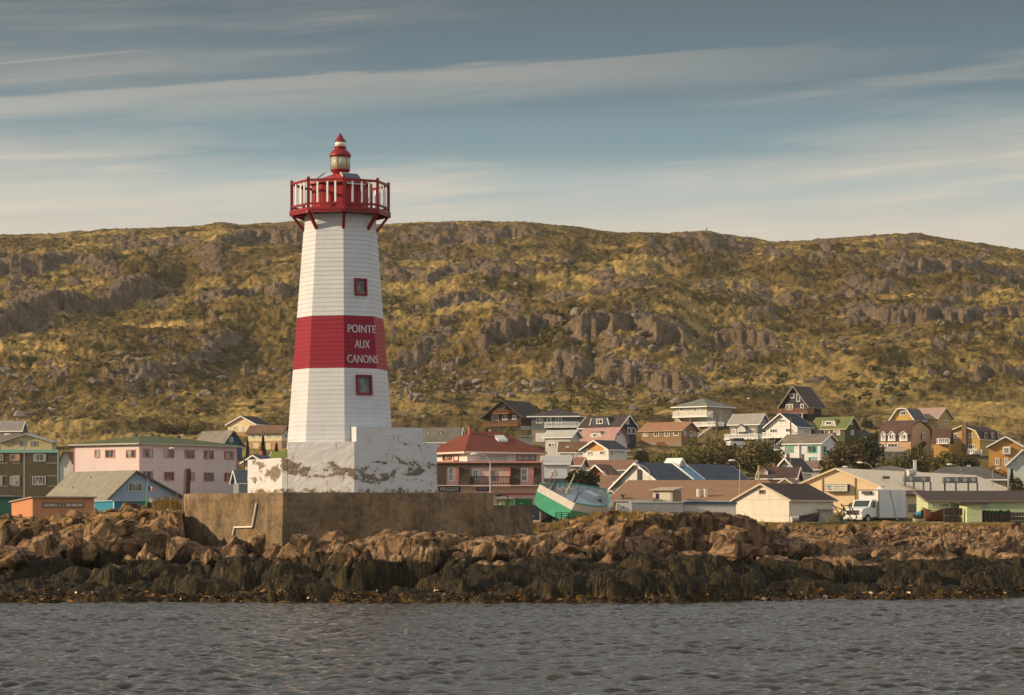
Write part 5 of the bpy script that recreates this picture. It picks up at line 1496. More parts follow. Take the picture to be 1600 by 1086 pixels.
h.slab('R', 230, 256, 785, 795, .0, .06, 'opening', paint((.015, .02, .03))); h.slab('L', 176.6, 178, 783, 806, .0, .05, 'corner_trim', paint((.35, .55, .62)))
PINK = sd((.62, .50, .49), .26, var=.08)
h = hs('pink_building', 'large pale pink two storey building with a low green hipped roof and pink window trims', 218, 115, 371, 790, 693.5, 335, 38, PINK, yr=680, roof=roofing((.085, .105, .045), .25), hip=True, ov=.5, trim=paint((.40, .37, .33)), cat='building')
PKT = paint((.48, .17, .19), .5)
for px, w in ((152, 8), (172, 15), (204.5, 15)): h.window('L', px, 709, w, 13, PKT, 1 if w < 10 else 2)
for px, py in ((231, 708), (264, 708.5), (296, 709.5), (326, 710.5), (358, 711.5), (231, 743), (264, 744), (296, 744.5), (326, 745), (358, 745.5)): h.window('R', px, py, 16, 14, PKT, 3)
h.slab('L', 217, 218.4, 694, 790, .0, .05, 'corner_trim', PKT); h.slab('L', 115, 116.4, 694, 790, .0, .05, 'corner_trim', PKT); h.slab('R', 369.6, 371, 695, 790, .0, .05, 'corner_trim', PKT)
for px, py in ((212, 680.5), (238, 680), (248, 681), (279, 682), (268, 684)):
    Yv = 346 if px < 260 else 350
    c = P(px, py + 2, Yv); MB().tube(c - Vector((0, 0, .9)), c, .14, .14, 8).tube(c, c + Vector((0, 0, .28)), .30, .26, 8).build('roof_vent', paint((.05, .04, .04)), h.root)
hs('arched_white_house', 'white house with a rounded brown gable between the dark block and the pink building', 114, 93, 120, 770, 722, 365, 12, sd((.55, .53, .50)), 'v', 707, BROWNR, CLIP, trim=TRIMD)
h = hs('blue_gable_house', 'grey-roofed house with a deep blue gable peeping over the right end of the pink building', 348, 303, 378, 722, 695, 400, 45, sd((.02, .085, .15)), 'u', 674, roofing((.20, .18, .155)), trim=TRIMD, wins=[('R', 361, 687, 5, 7)])
h = hs('cream_cottage', 'small cream gabled cottage on a terrace, highest house left of the lighthouse', 400, 356, 422, 682, 663, 455, 25, sd((.66, .54, .32)), 'v', 651, DARKR, wins=[('L', 367.5, 669, 6, 7), ('L', 391, 669, 6, 7)])
h.slab('L', 376.5, 380, 667, 675, .0, .05, 'door', paint((.45, .50, .55))); h.slab('L', 364, 389, 674.5, 682, .02, 1.6, 'terrace', paint((.36, .20, .11)))
h = hs('cream_brick_house', 'two storey cream and brick house with a brown roof just left of the lighthouse', 440, 388, 452, 712, 676.5, 425, 20, sd((.66, .58, .38)), 'u', 665.5, BROWNR, lower=paint((.42, .27, .17), .8, .2, 3.0), ylow=688.5, wins=[('L', 395, 681, 5, 6, 1), ('L', 407, 680.5, 7, 6), ('L', 419.5, 680.5, 6, 6), ('L', 431.5, 680, 7, 6), ('R', 446, 681, 4, 6)], trim=TRIMD)
h.slab('L', 396, 405, 692, 709, .0, .05, 'garage_door', paint((.60, .50, .30))); h.slab('L', 416, 423, 692, 709, .0, .05, 'garage_door', paint((.60, .50, .30)))
h = hs('little_orange_house', 'little cream-orange gabled house with a red chimney behind the low white block', 415, 381, 432, 752, 723, 340, 25, sd((.52, .34, .20)), 'v', 712.5, roofing((.10, .095, .10)), ov=.5)
h.chimney(408, 705, 713, 4.5, 345, paint((.42, .12, .06)))
hs('green_roofed_house', 'house showing only its green roof against the left edge of the lighthouse', 446, 424, 455, 735, 718, 352, 20, sd((.5, .45, .36)), 'u', 707, roofing((.14, .17, .04)))
hs('grey_garage', 'low grey garage with a white-edged roof at the right end of the pink building', 373, 364.5, 392, 778, 753, 328, 62, sd((.20, .22, .25)), 'v', 736, roofing((.13, .14, .155)), cat='garage')

# ------------------------------------------------------------------ red-roofed building right of the lighthouse
hb = House('red_roofed_building', 'red-roofed building with brown shingled storey, pink walls and blue shop signs beside the white base', 'building', 730, 676, 842, 730, 707.5, 242, 60)
hb.zb = gz(726, 242)
hb.deep = 1.0
UPW = paint((.62, .58, .52), .6)
hb.walls(UPW); hb.hip(roofing((.165, .045, .030), .16), 673.5, 2.7, .55, trim=paint((.62, .50, .42)), along='v')
hb.chimney(734.6, 667, 679, 5.5, 245.5, paint((.30, .11, .06), .85))
REDP = paint((.36, .07, .055), .6); PKW = paint((.62, .42, .36), .7, .12)
hb.window('R', 770, 714.5, 46, 11, paint((.55, .53, .49)), 4, glass=paint((.34, .36, .35), .25, .2)); hb.window('R', 822, 714.5, 30, 11, REDP, 3, glass=paint((.36, .37, .36), .25, .2))
hb.window('L', 713, 715, 8, 11, REDP, 1, glass=UPW); hb.window('L', 699, 715, 14, 9, REDP, 2)
c = hb.uv(hb.L * .32, hb.R * .62, 0); 
sk0, sk1 = hb.uv(1.35, 4.0, hb.ze + (hb.zr - hb.ze) * .52), hb.uv(1.35, 5.0, hb.ze + (hb.zr - hb.ze) * .52)
upv = (hb.u * (hb.L / 2 + .5) + Vector((0, 0, hb.zr - hb.ze))).normalized() * .9
MB().hexa([sk0, sk1, sk1 + upv, sk0 + upv], [p + Vector((0, 0, .22)) for p in (sk0, sk1, sk1 + upv, sk0 + upv)]).build('skylight', paint((.62, .60, .56), .2), hb.root)
h = House('red_roofed_building', '', 'building', 846, 650, 852, 806, 723, 236, 3, root=hb.root, Rr=6.0)
h.walls(PKW)
SHG = roofing((.060, .044, .030), .3, .3)
zt_, zb_ = h.ze, gz(758.5, 236)
def mans(px0, px1, ya, yb2):
    t0 = h.px_pt('L', px0, 740)[0]; t1 = h.px_pt('L', px1, 740)[0]; a, b = sorted((t0, t1))
    za, zb2 = gz(yb2, 236), gz(ya, 236)
    out = lambda z: .12 + .62 * (zt_ - z) / (zt_ - zb_)
    MB().hexa([h.pt('L', a, za, .01), h.pt('L', b, za, .01), h.pt('L', b, za, out(za)), h.pt('L', a, za, out(za))], [h.pt('L', a, zb2, .01), h.pt('L', b, zb2, .01), h.pt('L', b, zb2, out(zb2)), h.pt('L', a, zb2, out(zb2))]).build('mansard', SHG, h.root)
for a, b in ((650, 697), (717.5, 735), (799, 812.5), (834.5, 846)): mans(a, b, 729.2, 758)
mans(650, 846, 724, 729)
for a in (716.3, 797, 833.3): h.slab('L', a, a + 1.1, 729.3, 757.8, .02, .55, 'cheek', REDP)
h.slab('L', 650, 848, 720.8, 723.4, -.2, .30, 'parapet', paint((.50, .22, .18)))
h.window('L', 705, 741, 11, 22, TRIMW, 1, 2); h.window('L', 743, 741, 10, 16, TRIMW, 2); h.window('L', 770, 742, 9, 16, paint((.25, .2, .16)), 2); h.window('L', 819.5, 742, 11, 21, TRIMW, 1, 2)
h.balcony('L', 736, 798, 745, 757.6, .85, paint((.03, .025, .022)), gap=.14, floor=PKW)
h.slab('L', 650, 846, 757.9, 759.2, .02, .9, 'ledge', paint((.58, .46, .40)))
NAVY = paint((.018, .022, .085), .4); LETW = paint((.80, .80, .80), .5)
sg = h.slab('L', 686, 719.5, 760, 768.6, .05, .16, 'sign_board', NAVY)
def sign_text(hh, f, txt, px, py, w, hpx, out, parent, mat, bold=0.0):
    t, z, Yd = hh.px_pt(f, px, py, out)
    t0 = hh.px_pt(f, px - w / 2.0, py, out)[0]; t1 = hh.px_pt(f, px + w / 2.0, py, out)[0]
    d = hh.dirn(f) * (1 if t1 > t0 else -1)
    return lettering('lettering', txt, hh.pt(f, t, z, out), d, Vector((0, 0, 1)), hh.nrm(f), abs(t1 - t0), hpx * Yd / F, mat, parent, .012, bold)
sign_text(h, 'L', 'PEUGEOT', 702.5, 764.2, 28, 6.2, .16, sg, LETW, .012)
sg = h.slab('L', 744, 763.5, 760.6, 767, .05, .14, 'sign_board', NAVY)
sign_text(h, 'L', 'LOUIS HARDY', 754, 763.8, 17, 3.6, .14, sg, paint((.42, .42, .55), .5), .006)
h.slab('L', 770, 846, 770.6, 773, .02, .12, 'stripe', REDP)
GRN = paint((.03, .26, .09), .4)
h.slab('L', 805, 832, 779, 806, .02, .08, 'shop_front', paint((.015, .13, .05), .3)); h.slab('L', 776, 803, 779, 806, .02, .06, 'shop_front', paint((.20, .23, .20), .3))
h.slab('L', 775, 802, 776.5, 780, .08, .9, 'awning', paint((.32, .29, .28)))
h.slab('L', 796, 801.5, 782, 798, .08, .12, 'poster', paint((.16, .55, .16), .4)); h.slab('L', 782, 787, 784, 790, .08, .12, 'poster', paint((.20, .42, .07), .4))
h.window('L', 784.5, 790, 9, 15, TRIMW, 1, 2); h.window('L', 805.5, 789, 5, 16, TRIMW, 1)
h.slab('L', 812, 817, 785, 788, .09, .13, 'shop_sign', paint((.05, .40, .18), .4))

# ------------------------------------------------------------------ town: centre
h = hs('dormer_house', 'grey-roofed house with a white dormer between the white base and the red roof', 716, 655, 724, 708, 690, 405, 10, sd((.52, .48, .40)), 'u', 669, roofing((.15, .135, .115)))
h.dormer('L', 670, 689, 674.5, 686.5, 1.2, 3.0, sd((.60, .58, .54)), roofing((.24, .21, .18)), win=(679, 680, 10, 7), trim=TRIMW)
h = hs('brown_chalet', 'dark brown timber chalet with two carved balconies below the rocky slope', 814, 764, 830, 676, 647, 465, 25, sd((.075, .035, .018), .3), 'v', 626.5, roofing((.060, .042, .034)), ov=1.3, eave=1.3, Rr=9.0, lower=paint((.48, .44, .38)), ylow=665, trim=TRIMD, wins=[('L', 774, 653.5, 11, 9, 3), ('L', 789, 652.5, 8, 8), ('L', 804, 652, 7, 7), ('L', 782.5, 635.5, 13, 8, 3)])
CHB = paint((.20, .085, .03), .7, .2)
h.balcony('L', 751, 809, 659.5, 664.5, 1.4, CHB); h.balcony('L', 769, 795, 641, 645.5, 1.1, CHB)
h = hs('slate_blue_house', 'slate blue house with a hipped dark roof, white balcony and white garage door', 902, 830.5, 915, 692, 651, 440, 12, sd((.10, .125, .135)), yr=637.5, roof=DARKR, hip=True, along='u', ov=.7, lower=paint((.26, .20, .14), .85, .3, 4.0), ylow=671, wins=[('L', 843, 657.5, 11, 8, 2), ('L', 858, 657, 7, 10, 1), ('L', 873, 656.5, 10, 10, 2), ('R', 909, 658, 5, 7, 1)])
h.balcony('L', 850, 903, 659.5, 666.5, 1.6); h.slab('L', 837, 851, 676.5, 690.5, .0, .06, 'garage_door', paint((.66, .65, .62)))
NAV = sd((.018, .028, .048))
h = hs('navy_house', 'navy blue house with white-edged trapezoid dormer and dark roof', 968, 906, 994, 692, 667, 430, 40, NAV, 'u', 650, DARKR, wins=[('R', 980, 659, 4.5, 8, 1), ('R', 982.5, 673, 5, 10, 1), ('R', 989.5, 673.5, 6, 10, 1), ('L', 958, 674, 7, 8)])
h.dormer('L', 921, 953, 653, 665, .4, 4.0, sd((.035, .055, .085)), DARKR, flare=.12, win=(937, 658.5, 10, 8), trim=TRIMW)
h = hs('pale_grey_house', 'pale grey house with a nearly white roof below the slate blue house', 891, 852, 906, 716, 682.5, 374, 25, sd((.46, .46, .44)), 'u', 673, roofing((.42, .40, .36), .15), wins=[('L', 862, 695.5, 11, 7), ('L', 880, 695.5, 5, 7, 1)])
h = hs('pink_roofed_house', 'white house with a dusty pink gambrel roof and dark-edged dormer', 957, 904, 980, 708, 690, 392, 40, sd((.55, .54, .54)), 'u', 669, roofing((.36, .215, .19), .15), [(0, 0), (.12, .45), (.5, 1), (.88, .45), (1, 0)], wins=[('R', 967, 679, 4, 6, 1)], trim=paint((.22, .12, .11)))
h.dormer('L', 918, 943, 675, 688, .3, 3.6, sd((.52, .50, .48)), roofing((.30, .18, .16)), flare=.22, win=(930, 680, 7, 7), trim=None)
h = hs('orange_peaked_house', 'white gabled house with an orange peak and two wings of brown roof', 951, 911, 978, 724, 702, 362, 40, sd((.66, .64, .60)), 'v', 689, roofing((.065, .058, .06)), wins=[('L', 922, 708, 8, 7), ('L', 941, 707.5, 8, 6), ('R', 956, 707.5, 5, 7, 1), ('R', 972, 707.5, 5, 7, 1)], ov=.5)
h.dormer('L', 920, 942, 699, 701, -.03, .02, paint((.50, .25, .07)), paint((.50, .25, .07)), kind='gable', rise=.55)
h2 = hs('orange_peaked_house', '', 913, 875, 916, 726, 705, 367, 12, sd((.64, .63, .60)), 'u', 691.5, BROWNR, wins=[('L', 896, 711.5, 9, 10, 3)], root=h.root)
h2.slab('L', 884, 889, 697, 699.5, .5, .9, 'skylight', paint((.5, .5, .5), .2))
h = hs('blue_awning_house', 'white house with a dark blue lean-to roof left of the dark round tree', 886, 849, 891, 775, 724, 305, 8, sd((.52, .53, .55)), 'u', 714, roofing((.36, .36, .35), .15), wins=[('L', 864, 739.5, 8, 7), ('L', 857, 762, 13, 8, 3), ('L', 875, 762, 9, 8, 2)])
h.slab('L', 848, 886, 747.5, 753, .05, 1.4, 'lean_to_roof', roofing((.055, .07, .095)))
h = hs('terracotta_house', 'low house under a terracotta roof, left of the red gabled house', 905, 846, 916, 742, 727, 332, 15, sd((.5, .42, .34)), 'u', 716, roofing((.26, .12, .075), .2))
h = hs('wide_brown_house', 'wide low house with a red-brown roof behind the red gabled house', 985, 905, 996, 748, 734, 346, 12, sd((.56, .52, .46)), 'u', 720, roofing((.23, .125, .085), .2))
h = hs('red_gable_house', 'brick red gabled house edged in white beside the dark round tree', 948, 918, 966, 762, 741.5, 316, 30, sd((.26, .075, .05)), 'v', 727.5, roofing((.17, .09, .06)), ov=.5)
h.chimney(944.5, 729, 738, 4.5, 322, paint((.14, .07, .05)))
h = hs('brown_hip_house', 'low house whose broad brown roof rises behind the stranded boat', 974, 926, 986, 782, 766, 296, 12, sd((.5, .46, .4)), 'u', 744, roofing((.215, .13, .085), .2))
h.chimney(955, 736.5, 748, 5, 304, paint((.15, .075, .05)))
# modern white house with the glass strip
h = hs('glass_strip_house', 'modern white house with slate roof cut by a sloping blue glass strip', 1029, 957.5, 1173, 790, 752, 288, 40, sd((.58, .57, .54)), 'v', 725, roofing((.075, .088, .105), .2), [(0, 0), (.47, 1), (1, -.35)], ov=.4)
zr = h.zr
h.slab('L', 995.5, 1003, 733, 752, .0, .06, 'tall_window', glass_dark((.035, .03, .03)))
def rp(b, k, up): return h.uv(k * .47 * h.L, b, h.ze + k * (zr - h.ze) + up)
b0, b1 = h.t_at('R', 1084), h.t_at('R', 1101)
gm = MB().hexa([rp(b0, .0, .16), rp(b1, .0, .16), rp(b1, .98, .16), rp(b0, .98, .16)], [rp(b0, .0, .24), rp(b1, .0, .24), rp(b1, .98, .24), rp(b0, .98, .24)])
gs = gm.build('glass_strip', paint((.05, .20, .34), .12, .25, spec=.6), h.root)
fb = MB()
for b in (b0, b1): fb.bar(rp(b, .0, .26), rp(b, 1.0, .26), .22, .16)
fb.build('strip_frame', TRIMW, gs)
zt2 = zr - .35
bm_ = (b0 + b1) / 2; w2 = (b1 - b0) / 2 - .1
q = lambda a, b, z: h.uv(a, b, z)
dm = MB().hexa([q(.47 * h.L - .6, bm_ - w2, zt2), q(.47 * h.L - .6, bm_ + w2, zt2), q(.47 * h.L - .6, bm_, zt2 + .95)], [q(.47 * h.L + 1.5, bm_ - w2, zt2), q(.47 * h.L + 1.5, bm_ + w2, zt2), q(.47 * h.L + 1.5, bm_, zt2 + .95)]).build('roof_lantern', paint((.25, .27, .28), .2), h.root)
tb = MB()
for p, r_ in ((q(.47 * h.L - .65, bm_ - w2, zt2), q(.47 * h.L - .65, bm_, zt2 + .95)), (q(.47 * h.L - .65, bm_ + w2, zt2), q(.47 * h.L - .65, bm_, zt2 + .95))): tb.bar(p, r_, .14, .14)
for sgn in (-1, 1):
    lo = [q(.47 * h.L - .7, bm_ + sgn * (w2 + .06), zt2 + .03), q(.47 * h.L - .7, bm_, zt2 + 1.03), q(.47 * h.L + 1.5, bm_, zt2 + 1.03), q(.47 * h.L + 1.5, bm_ + sgn * (w2 + .06), zt2 + .03)]
    tb.hexa(lo, [p + Vector((0, 0, .07)) for p in lo])
tb.build('lantern_frame', TRIMW, dm)
# long brown-roofed hall
h = hs('brown_roofed_hall', 'long low grey hall under a broad sandy brown roof right of the stranded boat', 1232, 953, 1245, 812, 783, 262, 3, paint((.40, .39, .37)), yr=750, roof=roofing((.27, .155, .085), .16, .5), hip=True, along='u', inset=2.0, ov=.3, Rr=16.0, trim=paint((.48, .47, .45)), cat='hall', deep=1.5)
for px in (1092, 1102.5): MB().tube(P(px, 783, 263.5), P(px, 764, 263.5), .24, .24, 10).build('vent_pipe', paint((.60, .54, .46), .6), h.root)
MB().tube(P(972, 786, 263), P(972, 774, 263), .20, .20, 10).tube(P(972, 774, 263), P(972, 772.5, 263), .36, .36, 10).build('vent_pipe', paint((.16, .14, .13)), h.root)
h.slab('L', 1066, 1150, 784.5, 788.5, .32, .5, 'blue_fascia', paint((.05, .08, .12)))
h = hs('rooftop_cabin', 'small white and brown cabin standing on the edge of the broad sandy brown roof', 1050.5, 1020, 1065, 785, 766, 258.5, 24, paint((.60, .52, .42), .7, .25), 'u', 762, paint((.42, .33, .25)), [(0, 0), (1, .9)], trim=None, ov=.3, deep=.2, th=.10, cat='cabin')
h.slab('R', 1051, 1064.5, 767, 785, .0, .03, 'brown_cladding', paint((.24, .17, .12))); h.slab('L', 1024.5, 1029, 771, 779, .0, .05, 'window', glass_dark()); h.slab('L', 1031, 1048, 769, 782, .0, .04, 'board', paint((.62, .55, .46)))
# ------------------------------------------------------------------ town: right
h = hs('beige_hip_house', 'beige two storey house with white balconies under a grey-green hipped roof', 1104.4, 1055, 1143, 668, 635.5, 470, 42, sd((.36, .32, .23)), yr=621.5, roof=roofing((.17, .175, .14)), hip=True, ov=.6, wins=[('L', 1066, 639.5, 8, 6), ('L', 1089, 639.5, 10, 7), ('R', 1126, 640, 4, 7, 1), ('L', 1065, 656, 7, 6), ('R', 1110, 655, 6, 7), ('R', 1127, 656, 4, 6, 1)])
h.balcony('L', 1050, 1105, 643, 650.5, 1.6); h.balcony('L', 1078, 1118, 659.5, 665, 2.4); h.posts('L', (1054, 1078), 651, 1.6, paint((.35, .28, .22)))
h = hs('brown_ranch_house', 'long brown single storey house with an orange-brown roof and dark red garage door', 1064.6, 1001.5, 1090, 702, 672, 440, 35, sd((.235, .135, .058)), 'u', 660, roofing((.30, .155, .085), .15), lower=paint((.22, .15, .10)), ylow=689, trim=paint((.42, .30, .20)), wins=[('L', 1009, 677.5, 8, 9), ('L', 1026, 677.5, 8, 9), ('L', 1042.5, 677.5, 8, 9), ('L', 1056.5, 677, 8, 8), ('R', 1070, 677, 3.5, 7, 1), ('R', 1079.5, 678, 3.5, 9, 1), ('R', 1085.5, 678, 3.5, 7, 1)])
h.slab('L', 1026, 1038, 690.5, 700, .0, .06, 'garage_door', paint((.13, .025, .025)))
h = hs('grey_gable_house', 'grey house with a white porch gable and white deck above a parked white car', 1184, 1140, 1201, 695, 662, 432, 35, sd((.17, .165, .16)), 'u', 647, roofing((.29, .265, .235), .15), wins=[('L', 1147, 674.5, 8, 8), ('L', 1157, 674.5, 7, 9), ('L', 1175, 674, 11, 8, 3), ('R', 1189.5, 659.5, 3.5, 9, 1), ('R', 1195, 659.5, 3.5, 8, 1)])
h.dormer('L', 1150, 1164, 669, 672, -.9, 1.0, sd((.5, .5, .48)), GREYR, kind='gable', rise=.55, trim=TRIMW); h.balcony('L', 1131, 1184, 678.5, 685, 1.7); h.posts('L', (1133, 1150, 1168, 1183), 686, 1.7, TRIMW)
h = hs('white_gable_house', 'white gabled house with dark blue roof, white deck and blue lower storey', 1246, 1197, 1267, 695, 666.5, 425, 40, sd((.64, .63, .61)), 'v', 646.5, roofing((.045, .055, .075)), ov=.5, lower=paint((.04, .065, .11)), ylow=683.5, wins=[('L', 1209, 674, 12, 8, 3), ('L', 1234, 672.5, 13, 7, 3), ('L', 1222, 657.5, 11, 4.5, 3), ('R', 1259, 674, 4, 7, 1)])
h.balcony('L', 1190, 1236, 675.5, 682.5, 1.6); h.posts('L', (1192, 1210, 1234), 684, 1.6, TRIMW)
MB().tube(P(1253.5, 662, 432), P(1253.5, 645, 432), .12, .12, 8).build('flue', paint((.5, .48, .45)), h.root)
h = hs('black_gable_house', 'black timber house with a steep dark roof, highest of the town', 1262, 1222, 1283.5, 656, 631.5, 480, 40, sd((.020, .014, .012), .3), 'v', 604, roofing((.085, .062, .052)), ov=.6, eave=.9, trim=paint((.24, .19, .16)), wins=[('L', 1238, 618.5, 6.5, 7.5, 1), ('L', 1247.5, 621.5, 5.5, 12, 1), ('L', 1233.5, 636, 11, 9, 3), ('L', 1253.5, 634.5, 5.5, 7, 1), ('R', 1278, 635.5, 4, 7, 1)])
h.balcony('L', 1213, 1262, 638.5, 645.5, 1.9, paint((.20, .085, .045)))
h = hs('green_roofed_cottage', 'dark green house with a bright green roof and cream dormer', 1320, 1268, 1342, 692, 669, 425, 40, sd((.055, .060, .022)), 'u', 652, roofing((.125, .15, .05), .18), wins=[('L', 1278, 675.5, 10, 7, 3), ('L', 1292.5, 675.5, 9, 7), ('L', 1307.5, 676, 11, 8, 3), ('R', 1331.5, 676, 4, 8, 1), ('R', 1330, 661, 3.5, 5.5, 1)], trim=paint((.46, .38, .26)))
h.dormer('L', 1283, 1307, 656.5, 666.5, .3, 3.6, sd((.46, .40, .30)), roofing((.13, .17, .05)), flare=.16, win=(1295, 661, 9, 6), trim=TRIMW); h.chimney(1316, 649, 654, 3, 431, BRICK)
TQF = paint((.10, .48, .38), .5)
h = hs('turquoise_trimmed_house', 'white two storey house with turquoise window surrounds and a mottled brown roof', 1282, 1219.5, 1309, 728, 692.5, 372, 32, sd((.62, .62, .62)), 'u', 679, roofing((.19, .16, .125), .35), wins=[('L', 1233, 702, 13, 10), ('L', 1269, 702, 15, 12), ('L', 1269.5, 718, 12, 8), ('R', 1288, 702.5, 5.5, 11, 1)], frame=TQF)
h.slab('L', 1247.5, 1248.5, 693.5, 726, .0, .25, 'corner_board', TRIMW); h.chimney(1304, 677, 686, 3.4, 381, BRICK)
h = hs('grey_gabled_cottage', 'grey-white gabled cottage with a dark roof below the turquoise-trimmed house', 1247, 1211, 1268, 752, 737, 326, 35, sd((.52, .51, .50)), 'v', 717, roofing((.075, .058, .05)), ov=.5, wins=[('L', 1225, 730, 8, 5)])
h.chimney(1231, 709.5, 722, 3.6, 330, paint((.12, .055, .035))); h.chimney(1254, 711, 724, 4, 331, paint((.17, .09, .06)))
hs('brown_lean_house', 'low house with a pinkish brown roof at the right of the grey-white cottage', 1280, 1252, 1287, 748, 733, 336, 15, sd((.46, .45, .45)), 'u', 721, roofing((.22, .145, .115), .2))
h = hs('dark_roofed_house', 'low house with a dark brown roof and a cream dormer above the broad sandy roof', 1241, 1186, 1250, 762, 747.5, 300, 12, sd((.36, .20, .15)), 'u', 731, roofing((.085, .05, .042)))
h.dormer('L', 1187, 1199, 736, 740, .8, 3, sd((.55, .45, .33)), roofing((.09, .05, .04)), kind='gable', rise=.35, trim=TRIMW); h.chimney(1209, 725, 735, 4, 304, paint((.36, .13, .07)))
hs('cream_gablet_house', 'small pale brown gabled roof peeping over the white gabled shed', 1242, 1214, 1252, 772, 758, 287, 25, sd((.46, .38, .30)), 'v', 748.5, roofing((.25, .18, .13)), trim=paint((.5, .42, .34)))
# big cream warehouse
CRM = sd((.66, .50, .31), .5, var=.08, line=.15)
h = hs('cream_warehouse', 'large cream warehouse with a pale metal roof, an oblong sign and a yellow door', 1399, 1216, 1606, 812, 770, 278, 27, CRM, 'v', 735, metal((.84, .66, .44), .55, .0, .12), trim=paint((.66, .54, .37)), cat='warehouse', Rr=48.0, ov=.25, th=.14, deep=2)
h.slab('L', 1337, 1360, 769, 805, .0, .05, 'yellow_door', paint((.36, .22, .012), .5))
for px in (1284, 1335): h.slab('L', px, px + 1.4, 747, 806, .0, .12, 'downpipe', paint((.34, .23, .13)))
sgn = h.slab('L', 1290, 1324.5, 756.5, 768.4, .02, .62, 'sign_board', paint((.02, .05, .055), .5))
face = h.slab('L', 1290.8, 1323.8, 757.2, 767.6, .621, .64, 'sign_face', paint((.56, .53, .46), .5), sgn)
h.slab('L', 1292.5, 1299, 758.8, 761.2, .641, .648, 'emblem', paint((.03, .22, .19), .5), sgn); h.slab('L', 1295, 1299.4, 763.4, 765.6, .641, .649, 'emblem', paint((.50, .11, .05), .5), sgn); h.slab('L', 1292.4, 1296, 761.6, 764.2, .641, .647, 'emblem', paint((.28, .30, .36), .5), sgn)
lt = MB()
rl = random.Random(3)
def dashes(x0, x1, y0, y1, col, seed):
    rl.seed(seed); x = x0; n = 0
    while x < x1:
        w = rl.uniform(.35, .8); h.slab('L', x, min(x1, x + w), y0 + rl.uniform(0, .15), y1, .641, .646, 'lettering', col, sgn); x += w + rl.uniform(.12, .3); n += 1
dashes(1301.5, 1320.5, 759.4, 761, paint((.20, .20, .26), .6), 1); dashes(1302, 1321, 762.7, 763.5, paint((.30, .36, .34), .6), 2); dashes(1303.5, 1318.5, 764.4, 765.3, paint((.24, .28, .28), .6), 3)
MB().tube(P(1308.5, 752, 283), P(1308.5, 742, 283), .07, .07, 6).bar(P(1305, 750, 283), P(1310, 750, 283), .15, .2).build('lamp_bracket', paint((.16, .13, .10)), h.root)
wh = h
def rooftop(name, label, px0, px1, py0, py1, pyf, Y, fans):
    r = thing(name, label, 'cooler', P((px0 + px1) / 2, pyf, Y))
    a, b = P(px0, py1, Y), P(px1, py1, Y); hgt = (py1 - py0) * Y / F
    MB().obox(a, b - a, Vector((0, 1.4, 0)), Vector((0, 0, hgt))).build('housing', metal((.15, .16, .165), .5, .3), r)
    for x in (.0, .33, .7, .97):
        q = a + (b - a) * x; MB().bar(q + Vector((.1, .1, 0)), Vector((q.x + .1, q.y + .1, gz(pyf, Y) - .6)), .17, .17).build('leg', metal((.13, .14, .15), .5), r)
    for i in range(fans):
        c = a + (b - a) * ((i + .5) / fans) + Vector((0, -.02, hgt * .5))
        MB().tube(c, c - Vector((0, .09, 0)), hgt * .36, hgt * .36, 14).build('fan', metal((.34, .34, .33), .4), r)
    return r
rooftop('rooftop_cooler', 'grey cooling unit on legs with fan housings, nearer the gable on the warehouse roof', 1413, 1454, 744.5, 753, 763, 286, 2)
rooftop('rooftop_cooler', 'longer grey cooling unit on legs, further right on the warehouse roof', 1475, 1527.5, 745.5, 754.5, 766, 287, 4)
t = thing('roof_blower', 'white drum blower on top of the cooling unit nearer the gable', 'blower', P(1423, 744, 286.5))
MB().tube(P(1417, 739, 286.2), P(1428, 737.5, 286.8), .38, .38, 14).build('drum', paint((.55, .53, .50), .5), t); MB().bar(P(1415, 744.3, 286.4), P(1416, 733, 286.4), .3, .3).build('mount', metal((.25, .25, .25)), t); MB().bar(P(1426, 744.3, 286.6), P(1426, 735, 286.6), .25, .25).build('mount', metal((.25, .25, .25)), t)
t = thing('roof_stack', 'tall square white flue behind the cooling units', 'flue', P(1429.5, 742, 300))
MB().cbox(P(1429.5, 731, 300), .36 * .9, .34, 22 * 300 / F).build('stack_shaft', paint((.62, .58, .54)), t); MB().cbox(P(1429.5, 719.5, 300) , .42, .44, .12).build('stack_cap', paint((.5, .47, .44)), t)
t = thing('roof_hatch', 'small dark hatch on the pale metal warehouse roof', 'hatch', P(1384, 748, 285)); MB().obox(P(1379.5, 748.5, 284), Vector((.75, 0, 0)), Vector((0, .6, .12)), Vector((0, 0, .22))).build('hatch_lid', paint((.10, .08, .06)), t)
hs('grey_hip_house', 'house with a low grey hipped roof behind the cream warehouse', 1433, 1346, 1445, 752, 739, 322, 10, sd((.4, .38, .35)), yr=726.5, roof=roofing((.135, .125, .11)), hip=True, along='u', ov=.4)
hs('dark_roofed_store', 'long store with a dark grey roof behind the cooling units', 1572, 1436, 1590, 768, 750, 330, 8, sd((.3, .29, .28)), yr=729, roof=roofing((.105, .098, .092)), hip=True, along='u', inset=3.5, ov=.4, cat='store')
t = thing('roof_box', 'small pale box on the dark grey roof behind the cooling units', 'box', P(1514, 732, 335)); MB().cbox(P(1514, 730, 335), .38, .4, .55).build('box_body', paint((.5, .49, .46)), t)
h = hs('white_gabled_shed', 'white gabled shed with a dark roof on the grass above the shore', 1233, 1148.5, 1302, 822, 780.5, 245, 40, sd((.66, .60, .50), .22, line=.22), 'v', 757, roofing((.070, .045, .036), .2), ov=.22, eave=.35, trim=paint((.48, .40, .32)), cat='shed', wins=[('L', 1191, 768.5, 9.5, 6.5, 2)], frame=paint((.22, .18, .14)), deep=1.2)
